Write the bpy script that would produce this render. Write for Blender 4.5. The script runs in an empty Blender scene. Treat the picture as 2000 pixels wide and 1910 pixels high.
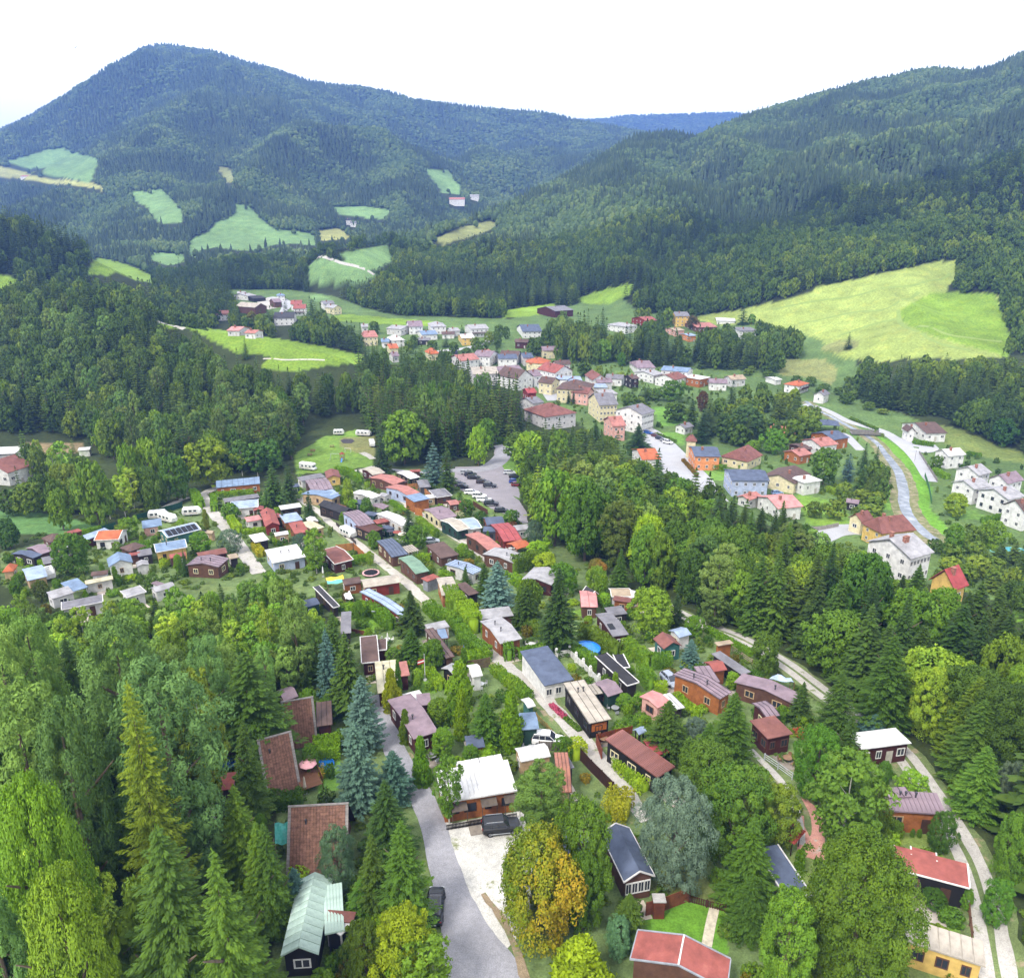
import bpy, math, random, bisect
import numpy as np
from mathutils import Vector, Matrix
from mathutils.geometry import delaunay_2d_cdt
random.seed(7)
RNG = np.random.default_rng(11)
SC = bpy.context.scene
COL = SC.collection
R = math.radians
# ------------------------------------------------------------------ camera, sky, sun, exposure
CAM_H, PITCH, FOC = 66.0, R(18.6), 1500.0
cam_d = bpy.data.cameras.new('camera')
cam_d.sensor_width = 36.0
cam_d.lens = FOC / 2000.0 * 36.0
cam_d.clip_start, cam_d.clip_end = 0.5, 20000.0
cam = bpy.data.objects.new('camera', cam_d)
COL.objects.link(cam)
cam.location = (0, 0, CAM_H)
cam.rotation_euler = (R(90) - PITCH, 0, 0)
SC.camera = cam
SUN_EL, SUN_AZ = R(52), R(-140)          # azimuth from +Y towards +X: behind the camera, to its left
world = bpy.data.worlds.new('World')
SC.world = world
world.use_nodes = True
nt = world.node_tree
nt.nodes.clear()
w_out = nt.nodes.new('ShaderNodeOutputWorld')
w_bg = nt.nodes.new('ShaderNodeBackground')
w_sky = nt.nodes.new('ShaderNodeTexSky')
w_sky.sky_type = 'NISHITA'
w_sky.sun_disc = False
w_sky.sun_elevation = SUN_EL
w_sky.sun_rotation = SUN_AZ
w_sky.air_density, w_sky.dust_density, w_sky.ozone_density = 1.0, 1.5, 1.0
w_tc = nt.nodes.new('ShaderNodeTexCoord')
w_no = nt.nodes.new('ShaderNodeTexNoise')
w_no.inputs['Scale'].default_value = 2.2
w_no.inputs['Detail'].default_value = 5
w_mp = nt.nodes.new('ShaderNodeMapRange')
w_mp.inputs[1].default_value, w_mp.inputs[2].default_value = 0.3, 0.7
w_mp.inputs[3].default_value, w_mp.inputs[4].default_value = 0.92, 1.0
w_mix = nt.nodes.new('ShaderNodeMix')
w_mix.data_type = 'RGBA'
w_mix.inputs[7].default_value = (6.1, 6.15, 6.2, 1)        # cloud layer, same physical units as the sky
nt.links.new(w_tc.outputs['Generated'], w_no.inputs['Vector'])
nt.links.new(w_no.outputs['Fac'], w_mp.inputs[0])
nt.links.new(w_mp.outputs[0], w_mix.inputs[0])
nt.links.new(w_sky.outputs[0], w_mix.inputs[6])
nt.links.new(w_mix.outputs[2], w_bg.inputs['Color'])
nt.links.new(w_bg.outputs[0], w_out.inputs[0])
w_bg.inputs['Strength'].default_value = 0.12
sun_d = bpy.data.lights.new('sun', 'SUN')
sun_d.energy = 1.5
sun_d.angle = R(12)
sun_d.color = (1.0, 0.96, 0.9)
sun = bpy.data.objects.new('sun', sun_d)
COL.objects.link(sun)
sv = Vector((math.sin(SUN_AZ) * math.cos(SUN_EL), math.cos(SUN_AZ) * math.cos(SUN_EL), math.sin(SUN_EL)))
sun.rotation_euler = sv.to_track_quat('Z', 'Y').to_euler()
sun.location = (0, 0, 900)
SC.view_settings.view_transform = 'Standard'
SC.view_settings.look = 'None'
SC.view_settings.gamma = 1.0
SC.view_settings.use_curve_mapping = False
SC.view_settings.exposure = 1.55
SC.render.engine = 'CYCLES'
cy = SC.cycles
cy.use_denoising = True
cy.denoiser = 'OPENIMAGEDENOISE'
cy.max_bounces = 5
cy.diffuse_bounces = 2
cy.glossy_bounces = 2
cy.transmission_bounces = 2
cy.transparent_max_bounces = 4
cy.volume_bounces = 0
cy.use_adaptive_sampling = True
cy.adaptive_threshold = 0.02
cy.sample_clamp_indirect = 4
cy.caustics_reflective = cy.caustics_refractive = False
# ------------------------------------------------------------------ surveying: photo pixel <-> place
REG = dict(F=(0, 0, .982), R1=(0, 850, 3.928), R2=(400, 850, 3.928), R3=(700, 850, 3.928), R4=(1000, 1000, 3.928),
     R5=(600, 1200, 3.928), R6=(900, 1200, 3.928), R7=(1300, 1200, 3.928), R8=(400, 1300, 3.076),
     S1=(1100, 1450, 3.928), S2=(1550, 1400, 3.678), S3=(1250, 780, 4.91), S4=(1600, 780, 4.91),
     S5=(880, 640, 4.91), S6=(400, 540, 4.91), S7=(680, 600, 4.91), S8=(1180, 580, 3.928),
     T1=(0, 0, 1.964), T2=(1000, 0, 1.964), T3=(0, 380, 2.806), T4=(0, 1150, 2.469), T5=(300, 350, 2.806),
     T6=(550, 800, 3.571), T7=(900, 1450, 4.0775), T8=(800, 1500, 4.577),
     U1=(1600, 1050, 4.69), U2=(1000, 820, 4.69), U3=(500, 1000, 6.253), U4=(450, 1550, 5.211))
cT, sT = math.cos(PITCH), math.sin(PITCH)
def px(reg, x, y):
 ox, oy, s = REG[reg]
 return ox + x / s, oy + y / s
def ray(x, y):
 u, v = (x - 1000) / FOC, (955 - y) / FOC
 return np.array((u, cT + v * sT, -sT + v * cT))
def proj(X, Y, Z):
 dz = Z - CAM_H
 zc = Y * cT - dz * sT
 vc = Y * sT + dz * cT
 return 1000 + FOC * X / zc, 955 - FOC * vc / zc
def vnoise(x, y, seed=0):
 x = np.asarray(x, float); y = np.asarray(y, float)
 xi, yi = np.floor(x).astype(np.int64), np.floor(y).astype(np.int64)
 fx, fy = x - xi, y - yi
 fx = fx * fx * (3 - 2 * fx); fy = fy * fy * (3 - 2 * fy)
 def h(a, b):
  n = (a * 374761393 + b * 668265263 + seed * 1442695041) & 0xffffffff
  n = ((n ^ (n >> 13)) * 1274126177) & 0xffffffff
  return ((n ^ (n >> 16)) & 0xffff) / 65535.0
 return (h(xi, yi) * (1 - fx) + h(xi + 1, yi) * fx) * (1 - fy) + (h(xi, yi + 1) * (1 - fx) + h(xi + 1, yi + 1) * fx) * fy
def fbm(x, y, seed=0, oct=4):
 s, a, t = 0, 1, 0
 for k in range(oct):
  s = s + a * vnoise(x, y, seed + k * 17); t += a
  x = x * 2.03 + 11.3; y = y * 2.03 + 5.7; a *= .5
 return s / t
def sstep(t):
 t = np.clip(t, 0, 1)
 return t * t * (3 - 2 * t)
# ------------------------------------------------------------------ the terrain as a function
_ty = np.arange(0, 8000, 5.0)
_tz = np.interp(_ty, [0, 85, 265, 430, 470, 540, 650, 800, 1000, 1400, 2500, 8000],
    [0, 0, -17, -17, -12, -2, 4, 14, 26, 70, 200, 500])
_k = np.exp(-0.5 * (np.arange(-10, 11) / 3.6) ** 2); _k /= _k.sum()
_tz = np.convolve(np.pad(_tz, 10, mode='edge'), _k, mode='valid')
def base_z(X, Y):
 z = np.interp(Y, _ty, _tz)
 xb = np.interp(Y, [60, 100, 164, 253, 318, 420], [135, 118, 80, 36, 0, -60])
 d = sstep((X - xb) / 45.0) * (1 - sstep((Y - 300) / 120)) * sstep((Y - 40) / 60)
 return z + (np.minimum(z, -21.5) - z) * d
def _prof(pts):
 """ridge line given as photo points at a forward distance -> tables over X/Y"""
 a, yy, zz = [], [], []
 for x, y, Y in pts:
  x, y = x / .982, y / .982
  r = ray(x, y); t = Y / r[1]
  a.append(r[0] / r[1]); yy.append(Y); zz.append(CAM_H + t * r[2])
 return np.array(a), np.array(yy), np.array(zz)
HILLS = []
def hill(ridge, foot, power=1.0, rough=0.0, nscale=120.0, back=0.45, seed=1, tree=0.0, ends=(.05, .05)):
 a, yy, zz = _prof(ridge)
 zz = zz - tree
 fa = np.array([(x / .982 - 1000) / FOC for x, _ in foot]); fy = np.array([Y for _, Y in foot], float)
 HILLS.append((a, yy, zz, fa, fy, power, rough, nscale, back, seed, ends))
hill([(-300, 330, 3400), (-90, 300, 3300), (0, 248, 3300), (60, 222, 3300), (130, 182, 3250), (200, 137, 3200), (270, 92, 3200), (305, 84, 3200),
   (340, 86, 3200), (400, 94, 3200), (440, 106, 3150), (480, 120, 3150), (530, 132, 3100), (580, 151, 3050),
   (640, 163, 3050), (740, 174, 3100), (800, 190, 3100), (900, 202, 3200), (1000, 210, 3200), (1050, 214, 3200),
   (1100, 227, 3200), (1150, 236, 3200), (1300, 262, 3200), (1500, 300, 3200)],
  [(-300, 1150), (0, 1150), (300, 1150), (600, 1150), (850, 1350), (1100, 1500), (1500, 1500)],
  power=1.05, rough=125, nscale=420, seed=3, tree=8, ends=(.3, .3))
hill([(900, 240, 5600), (1050, 232, 5600), (1100, 232, 5600), (1160, 229, 5600), (1200, 223, 5600), (1300, 219, 5600), (1400, 217, 5600), (1480, 224, 5600),
   (1600, 240, 5600)], [(900, 4300), (1600, 4300)], power=1, rough=60, nscale=600, seed=5, ends=(.2, .2))
hill([(-200, 235, 5600), (-40, 244, 5600), (0, 250, 5600), (20, 256, 5600), (80, 275, 5600)], [(-200, 4300), (80, 4300)], rough=0, seed=6, ends=(.1, .1))
hill([(640, 470, 830), (700, 452, 860), (800, 436, 930), (900, 411, 1050), (980, 377, 1150), (1060, 342, 1300), (1130, 307, 1420), (1180, 272, 1500),
   (1215, 252, 1530), (1245, 248, 1550), (1290, 243, 1560), (1330, 252, 1560), (1370, 262, 1560), (1450, 285, 1560), (1600, 330, 1560)],
  [(640, 760), (800, 720), (1000, 690), (1200, 680), (1600, 680)], power=1.0, rough=45, nscale=190, seed=8, tree=12, ends=(.12, .3))
hill([(760, 540, 760), (900, 500, 860), (1000, 450, 960), (1100, 395, 1080), (1200, 330, 1240), (1290, 283, 1400), (1350, 248, 1480), (1420, 218, 1560),
   (1490, 194, 1600), (1560, 176, 1620), (1640, 151, 1620), (1700, 141, 1620), (1760, 125, 1620), (1800, 122, 1600),
   (1850, 127, 1580), (1900, 124, 1560), (1935, 108, 1550), (1964, 94, 1540), (2050, 60, 1500), (2300, 40, 1500)],
  [(760, 640), (900, 630), (1100, 610), (1300, 560), (1450, 500), (1560, 450), (1650, 405), (1750, 352), (1900, 312), (2300, 300)],
  power=1.12, rough=55, nscale=170, seed=9, tree=12, ends=(.1, .3))
hill([(-300, 330, 640), (-100, 360, 640), (0, 403, 640), (60, 412, 640), (110, 435, 630), (160, 458, 620), (190, 475, 620), (240, 498, 620), (300, 530, 620),
   (380, 560, 620)], [(-300, 470), (380, 520)], power=.9, rough=14, nscale=60, seed=12, tree=12, ends=(.1, .04))
hill([(-300, 565, 450), (-100, 580, 450), (0, 588, 450), (100, 588, 445), (200, 592, 440), (270, 602, 435), (320, 621, 430), (400, 634, 420),
   (500, 648, 410), (600, 667, 400), (660, 688, 392), (720, 722, 388), (780, 752, 380)], [(-300, 285), (0, 290), (200, 295), (500, 315), (780, 340)],
  power=1.05, rough=5, nscale=60, back=.3, seed=13, ends=(.1, .03))
hill([(330, 540, 960), (370, 508, 960), (400, 490, 960), (430, 470, 955), (470, 463, 950), (520, 466, 950), (560, 478, 945), (595, 500, 940), (610, 530, 930), (640, 552, 900)],
  [(330, 810), (640, 790)], power=.75, rough=10, nscale=60, seed=15, tree=12, back=.6, ends=(.03, .03))
hill([(560, 500, 1060), (620, 492, 1050), (700, 478, 1040), (780, 470, 1000), (860, 480, 960)],
  [(560, 800), (860, 740)], power=.9, rough=6, nscale=90, seed=16, back=.2, ends=(.05, .08))
hill([(340, 470, 1500), (450, 392, 1650), (480, 392, 1650), (520, 432, 1550), (600, 452, 1450), (700, 440, 1500), (780, 440, 1500)],
  [(340, 1050), (780, 1100)], power=.9, rough=10, nscale=200, seed=17, back=.15, ends=(.08, .06))
def terrain(X, Y):
 X = np.asarray(X, float); Y = np.asarray(Y, float)
 Ys = np.maximum(Y, 1.0)
 a = X / Ys
 z = base_z(X, Y)
 ymax = Y.max() if Y.size else 0
 for (ra, ry, rz, fa, fy, power, rough, ns, back, seed, ends) in HILLS:
  if ymax < fy.min() - 25: continue
  yr = np.interp(a, ra, ry); zr = np.interp(a, ra, rz)
  yf = np.interp(a, fa, fy)
  zf = base_z(X, yf) - 3
  t = (Y - yf) / np.maximum(yr - yf, 1)
  tc = np.clip(t, 0, 1)
  h = zf + (zr - zf) * tc ** power
  if rough:
   n = fbm(X / ns, Y / ns, seed) - .5
   rid = 1 - np.abs(2 * fbm(X / ns * 1.3 + 7, Y / ns * .55 + 3, seed + 50, 3) - 1) * 2.2
   h = h + rough * (n * 1.2 + (rid - .45) * .55) * (4 * tc * (1 - tc)) ** .8
  h = np.where(t > 1, h - (Y - yr) * back, h)
  h = np.where(t < 0, zf + (Y - yf) * .6, h)
  fade = np.minimum(sstep((a - ra[0]) / ends[0] + 1), sstep((ra[-1] - a) / ends[1] + 1))
  h = z - 30 + (h - z + 30) * fade
  k = np.clip(.5 + .5 * (h - z) / 6.0, 0, 1)
  z = z + (h - z) * k + 6.0 * k * (1 - k) * .5
 return z
_TS = np.concatenate([np.geomspace(40, 7500, 700)])
def ground_z(X, Y):
 """height of the built ground sheet (bilinear on its own grid)"""
 a = X / Y
 j = (a - GA[0]) / (GA[1] - GA[0])
 j0 = np.clip(np.floor(j).astype(int), 0, len(GA) - 2); fj = np.clip(j - j0, 0, 1)
 i0 = np.clip(np.searchsorted(GY, Y) - 1, 0, len(GY) - 2)
 fi = np.clip((Y - GY[i0]) / (GY[i0 + 1] - GY[i0]), 0, 1)
 return (GZ[i0, j0] * (1 - fi) + GZ[i0 + 1, j0] * fi) * (1 - fj) + (GZ[i0, j0 + 1] * (1 - fi) + GZ[i0 + 1, j0 + 1] * fi) * fj
def at(reg, x, y, up=0.0):
 """the place seen at a photo pixel: on the ground, or UP metres above it"""
 x, y = px(reg, x, y)
 r = ray(x, y)
 P = r[None, :] * _TS[:, None]
 g = ground_z(P[:, 0], P[:, 1]) + up - (CAM_H + P[:, 2])
 k = np.argmax(g >= 0) if (g >= 0).any() else len(g) - 1
 k = max(k, 1)
 f = g[k - 1] / (g[k - 1] - g[k]) if g[k] != g[k - 1] else 0
 t = _TS[k - 1] + (_TS[k] - _TS[k - 1]) * f
 p = r * t
 return Vector((p[0], p[1], gz(p[0], p[1])))
def on_plane(reg, x, y, z):
 x, y = px(reg, x, y)
 r = ray(x, y)
 t = (z - CAM_H) / r[2]
 return Vector((r[0] * t, r[1] * t, z))
def gz(x, y):
 a = x / y
 j = (a - GA_0) / GA_D
 j0 = min(max(int(math.floor(j)), 0), GA_N - 2); fj = min(max(j - j0, 0), 1)
 i0 = min(max(bisect.bisect_left(GY_L, y) - 1, 0), len(GY_L) - 2)
 fi = min(max((y - GY_L[i0]) / (GY_L[i0 + 1] - GY_L[i0]), 0), 1)
 z00, z01, z10, z11 = GZ[i0, j0], GZ[i0, j0 + 1], GZ[i0 + 1, j0], GZ[i0 + 1, j0 + 1]
 return float((z00 * (1 - fi) + z10 * fi) * (1 - fj) + (z01 * (1 - fi) + z11 * fi) * fj)
def px_per_m(p):
 return FOC / (p[1] * cT - (p[2] - CAM_H) * sT)
# ------------------------------------------------------------------ materials
def lin(h):
 h = h.lstrip('#')
 c = [int(h[i:i + 2], 16) / 255 for i in (0, 2, 4)]
 return tuple((v / 12.92 if v <= .04045 else ((v + .055) / 1.055) ** 2.4) for v in c) + (1,)
MATS = {}
def new_mat(name):
 m = bpy.data.materials.new(name)
 m.use_nodes = True
 n = m.node_tree.nodes
 return m, n, m.node_tree.links, n['Principled BSDF']
def mat(hexc, rough=.75, wear=.18, scale=1.6, kind='plain', metal=0.0, spec=.3, second=None, bump=0.0):
 """painted, wooden, metal or stone surface: noise-worn base colour, optional board lines"""
 key = (hexc, rough, wear, scale, kind, metal, second, bump)
 if key in MATS:
  return MATS[key]
 m, n, l, b = new_mat('surface_%s' % hexc)
 b.inputs['Roughness'].default_value = rough
 b.inputs['Metallic'].default_value = metal
 b.inputs['Specular IOR Level'].default_value = spec
 tc = n.new('ShaderNodeTexCoord')
 no = n.new('ShaderNodeTexNoise'); no.inputs['Scale'].default_value = scale; no.inputs['Detail'].default_value = 6
 no.inputs['Roughness'].default_value = .65
 l.new(tc.outputs['Object'], no.inputs['Vector'])
 c = lin(hexc)
 dark = tuple(v * (1 - wear) * .72 for v in c[:3]) + (1,)
 lite = tuple(min(.9, v * (1 + wear * .5)) for v in c[:3]) + (1,)
 rp = n.new('ShaderNodeValToRGB')
 rp.color_ramp.elements[0].position = .32; rp.color_ramp.elements[0].color = dark
 rp.color_ramp.elements[1].position = .6; rp.color_ramp.elements[1].color = c
 e = rp.color_ramp.elements.new(.78); e.color = lin(second) if second else lite
 l.new(no.outputs['Fac'], rp.inputs[0])
 out = rp.outputs[0]
 if kind in ('boards', 'vboards', 'bricks'):
  mp = n.new('ShaderNodeMapping')
  l.new(tc.outputs['Object'], mp.inputs[0])
  wv = n.new('ShaderNodeTexWave'); wv.wave_type = 'BANDS'
  wv.bands_direction = 'Z' if kind == 'boards' else 'X'
  wv.inputs['Scale'].default_value = 1.6 if kind == 'boards' else 1.1
  wv.inputs['Distortion'].default_value = .0
  wv.wave_profile = 'SAW'
  l.new(mp.outputs[0], wv.inputs['Vector'])
  rr = n.new('ShaderNodeMapRange'); rr.inputs[1].default_value = .0; rr.inputs[2].default_value = .16
  rr.inputs[3].default_value = .6; rr.inputs[4].default_value = 1
  l.new(wv.outputs['Fac'], rr.inputs[0])
  mx = n.new('ShaderNodeMix'); mx.data_type = 'RGBA'; mx.blend_type = 'MULTIPLY'; mx.inputs[0].default_value = 1
  l.new(out, mx.inputs[6]); l.new(rr.outputs[0], mx.inputs[7])
  out = mx.outputs[2]
 l.new(out, b.inputs['Base Color'])
 if bump:
  bp = n.new('ShaderNodeBump'); bp.inputs['Strength'].default_value = bump
  l.new(no.outputs['Fac'], bp.inputs['Height']); l.new(bp.outputs[0], b.inputs['Normal'])
 MATS[key] = m
 return m
def glass():
 if 'glass' in MATS:
  return MATS['glass']
 m, n, l, b = new_mat('window_glass')
 b.inputs['Base Color'].default_value = (.03, .035, .045, 1)
 b.inputs['Roughness'].default_value = .12
 b.inputs['Specular IOR Level'].default_value = .6
 MATS['glass'] = m
 return m
def paint(hexc):
 key = 'paint' + hexc
 if key in MATS:
  return MATS[key]
 m, n, l, b = new_mat('paint_' + hexc)
 b.inputs['Base Color'].default_value = lin(hexc)
 b.inputs['Roughness'].default_value = .35
 b.inputs['Specular IOR Level'].default_value = .4
 b.inputs['Coat Weight'].default_value = .35
 b.inputs['Coat Roughness'].default_value = .08
 MATS[key] = m
 return m
# ------------------------------------------------------------------ mesh helpers
class MB:
 """collects faces, then becomes ONE mesh object"""
 def __init__(s):
  s.v, s.f, s.mi = [], [], []
 def poly(s, pts, mi=0):
  k = len(s.v); s.v += [tuple(p) for p in pts]; s.f.append(tuple(range(k, k + len(pts)))); s.mi.append(mi)
 def box(s, x0, x1, y0, y1, z0, z1, mi=0, M=None):
  P = [Vector((x, y, z)) for z in (z0, z1) for y in (y0, y1) for x in (x0, x1)]
  if M is not None:
   P = [M @ p for p in P]
  k = len(s.v); s.v += [tuple(p) for p in P]
  for q in ((0, 2, 3, 1), (4, 5, 7, 6), (0, 1, 5, 4), (2, 6, 7, 3), (0, 4, 6, 2), (1, 3, 7, 5)):
   s.f.append(tuple(k + i for i in q)); s.mi.append(mi)
 def bar(s, a, b, r, n=6, mi=0, r2=None):
  a, b = Vector(a), Vector(b)
  d = (b - a).normalized()
  u = d.orthogonal().normalized(); w = d.cross(u)
  r2 = r if r2 is None else r2
  k = len(s.v)
  for p, q in ((a, r), (b, r2)):
   for i in range(n):
    t = 2 * math.pi * i / n
    s.v.append(tuple(p + (u * math.cos(t) + w * math.sin(t)) * q))
  for i in range(n):
   j = (i + 1) % n
   s.f.append((k + i, k + j, k + n + j, k + n + i)); s.mi.append(mi)
  s.f.append(tuple(k + i for i in reversed(range(n)))); s.mi.append(mi)
  s.f.append(tuple(k + n + i for i in range(n))); s.mi.append(mi)
 def lathe(s, prof, n=12, c=(0, 0, 0), mi=0, sx=1, sy=1):
  k = len(s.v)
  for r, z in prof:
   for i in range(n):
    t = 2 * math.pi * i / n
    s.v.append((c[0] + r * sx * math.cos(t), c[1] + r * sy * math.sin(t), c[2] + z))
  for m in range(len(prof) - 1):
   for i in range(n):
    j = (i + 1) % n
    s.f.append((k + m * n + i, k + m * n + j, k + (m + 1) * n + j, k + (m + 1) * n + i)); s.mi.append(mi)
 def mesh(s, name, mats):
  me = bpy.data.meshes.new(name)
  me.from_pydata(s.v, [], s.f)
  for m in (mats if isinstance(mats, (list, tuple)) else [mats]):
   me.materials.append(m)
  if any(s.mi):
   me.polygons.foreach_set('material_index', s.mi)
  me.update()
  return me
 def build(s, name, mats, parent=None, loc=None, rz=0, M=None):
  return link(name, s.mesh(name, mats), parent, loc, rz, M)
def link(name, me, parent=None, loc=None, rz=0, M=None):
 o = bpy.data.objects.new(name, me)
 COL.objects.link(o)
 if parent is not None:
  o.parent = parent
 if M is not None:
  o.matrix_basis = M
 elif loc is not None:
  o.location = loc; o.rotation_euler = (0, 0, rz)
 return o
def tag(o, label=None, cat=None, group=None, kind=None):
 if label: o['label'] = label
 if cat: o['category'] = cat
 if group: o['group'] = group
 if kind: o['kind'] = kind
 return o
def thing(name, label, cat, loc=(0, 0, 0), rz=0, group=None):
 o = bpy.data.objects.new(name, None)
 COL.objects.link(o)
 o.empty_display_size = .5
 o.location = loc; o.rotation_euler = (0, 0, rz)
 return tag(o, label, cat, group)
def copy_tree(o, parent=None):
 c = o.copy(); COL.objects.link(c)
 if parent is not None: c.parent = parent
 for ch in list(o.children): copy_tree(ch, c)
 return c
def in_poly(x, y, poly):
 x = np.asarray(x); y = np.asarray(y)
 ins = np.zeros(x.shape, bool)
 n = len(poly)
 for i in range(n):
  x1, y1 = poly[i]; x2, y2 = poly[(i + 1) % n]
  if y1 == y2: continue
  c = ((y1 > y) != (y2 > y)) & (x < (x2 - x1) * (y - y1) / (y2 - y1) + x1)
  ins ^= c
 return ins
def PP(reg, *pts):
 return [px(reg, pts[i], pts[i + 1]) for i in range(0, len(pts), 2)]
# ------------------------------------------------------------------ the land
MEADOWS = [   # (polygon in photo pixels, colour key)
 (PP('T3', 870, 695, 1000, 706, 1200, 742, 1400, 770, 1600, 802, 1800, 838, 1862, 855, 1990, 880, 1990, 925, 1780, 940, 1600, 975, 1420, 945, 1480, 885, 1300, 870, 1190, 815, 1040, 735, 900, 740), 'lime'),
 (PP('T3', 530, 345, 620, 360, 720, 392, 800, 430, 880, 462, 880, 492, 740, 470, 640, 430, 600, 445, 500, 440, 370, 470, 460, 420, 500, 390), 'lime'),
 (PP('T3', -60, 425, 0, 438, 100, 460, 110, 490, 0, 525, -60, 530), 'lime'),
 (PP('T1', 20, 622, 100, 600, 180, 575, 240, 570, 380, 610, 350, 700, 280, 690, 160, 668, 170, 645, 100, 650), 'pale'),
 (PP('T1', -40, 630, 60, 652, 150, 680, 300, 695, 400, 715, 400, 730, 300, 712, 200, 705, 60, 685, -40, 680), 'yellow'),
 (PP('T1', 495, 732, 560, 735, 620, 724, 665, 770, 705, 820, 700, 850, 620, 860, 590, 840, 570, 800, 520, 770), 'pale'),
 (PP('T1', 900, 780, 960, 790, 1000, 840, 1060, 880, 1200, 896, 1220, 945, 1130, 935, 1050, 940, 990, 960, 900, 960, 830, 950, 770, 960, 750, 990, 715, 975, 730, 920, 800, 890, 830, 850, 900, 825), 'pale'),
 (PP('T1', 1275, 795, 1400, 792, 1495, 805, 1485, 842, 1380, 835, 1300, 825), 'pale'),
 (PP('T1', 1220, 885, 1290, 876, 1348, 893, 1335, 918, 1225, 925), 'yellow'),
 (PP('T1', 1625, 645, 1720, 652, 1772, 720, 1765, 748, 1695, 742, 1668, 700), 'pale'),
 (PP('T1', 1650, 922, 1780, 870, 1880, 845, 1915, 868, 1860, 892, 1700, 940), 'dry'),
 (PP('T1', 1170, 1030, 1210, 1000, 1240, 985, 1300, 1000, 1400, 1020, 1450, 1055, 1400, 1085, 1190, 1090), 'pale'),
 (PP('T1', 1290, 975, 1400, 952, 1490, 938, 1510, 1000, 1440, 1040, 1330, 1005), 'pale'),
 (PP('T1', 570, 968, 700, 975, 725, 1000, 650, 1020, 580, 1000), 'pale'),
 (PP('T1', 830, 640, 890, 650, 905, 700, 870, 700), 'dry'),
 (PP('T2', 700, 1225, 715, 1210, 860, 1192, 1050, 1148, 1200, 1098, 1400, 1052, 1560, 1018, 1640, 1003, 1715, 1003, 1710, 1060, 1665, 1110, 1690, 1140, 1800, 1122, 1855, 1130, 1870, 1160,
  1855, 1220, 1880, 1270, 1915, 1285, 1905, 1370, 1700, 1380, 1560, 1370, 1400, 1390, 1250, 1370, 1180, 1300, 1000, 1250, 930, 1240, 800, 1250), 'field'),
 (PP('T2', 1480, 1190, 1620, 1118, 1855, 1128, 1915, 1290, 1905, 1370, 1620, 1290, 1500, 1240), 'lime'),
 (PP('T2', 250, 1145, 350, 1110, 465, 1086, 455, 1130, 370, 1168, 280, 1165), 'lime'),
 (PP('T2', -30, 1190, 165, 1163, 175, 1195, 60, 1215, -30, 1220), 'lime'),
 (PP('S6', 1190, 375, 1400, 368, 1600, 380, 1760, 400, 1960, 410, 2200, 430, 2200, 480, 1960, 470, 1700, 460, 1500, 440, 1250, 430), 'lime'),
 (PP('S6', 990, 190, 1100, 170, 1250, 230, 1200, 260, 1060, 240), 'pale'),
 (PP('S8', 1300, 480, 1700, 480, 1800, 560, 1750, 680, 1600, 620, 1350, 600), 'dry'),
 (PP('S8', 1640, 400, 1800, 330, 1964, 330, 1930, 400, 1800, 430), 'dry'),
]
TOWN = PP('F', 420, 556, 560, 556, 640, 568, 700, 590, 760, 605, 980, 612, 1100, 585, 1180, 560, 1225, 598, 1290, 606, 1420, 606, 1560, 640, 1640, 680, 1650, 740, 1720, 790, 1850, 840, 1990, 880,
    1990, 1210, 1800, 1130, 1600, 1050, 1350, 965, 1240, 905, 1150, 840, 1040, 770, 940, 720, 860, 700, 700, 700, 690, 660, 600, 615, 470, 600)
PATCH_COL = dict(lime=(.17, .27, .035), pale=(.15, .25, .09), yellow=(.30, .31, .10), dry=(.20, .22, .08), field=(.25, .31, .08))
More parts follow.
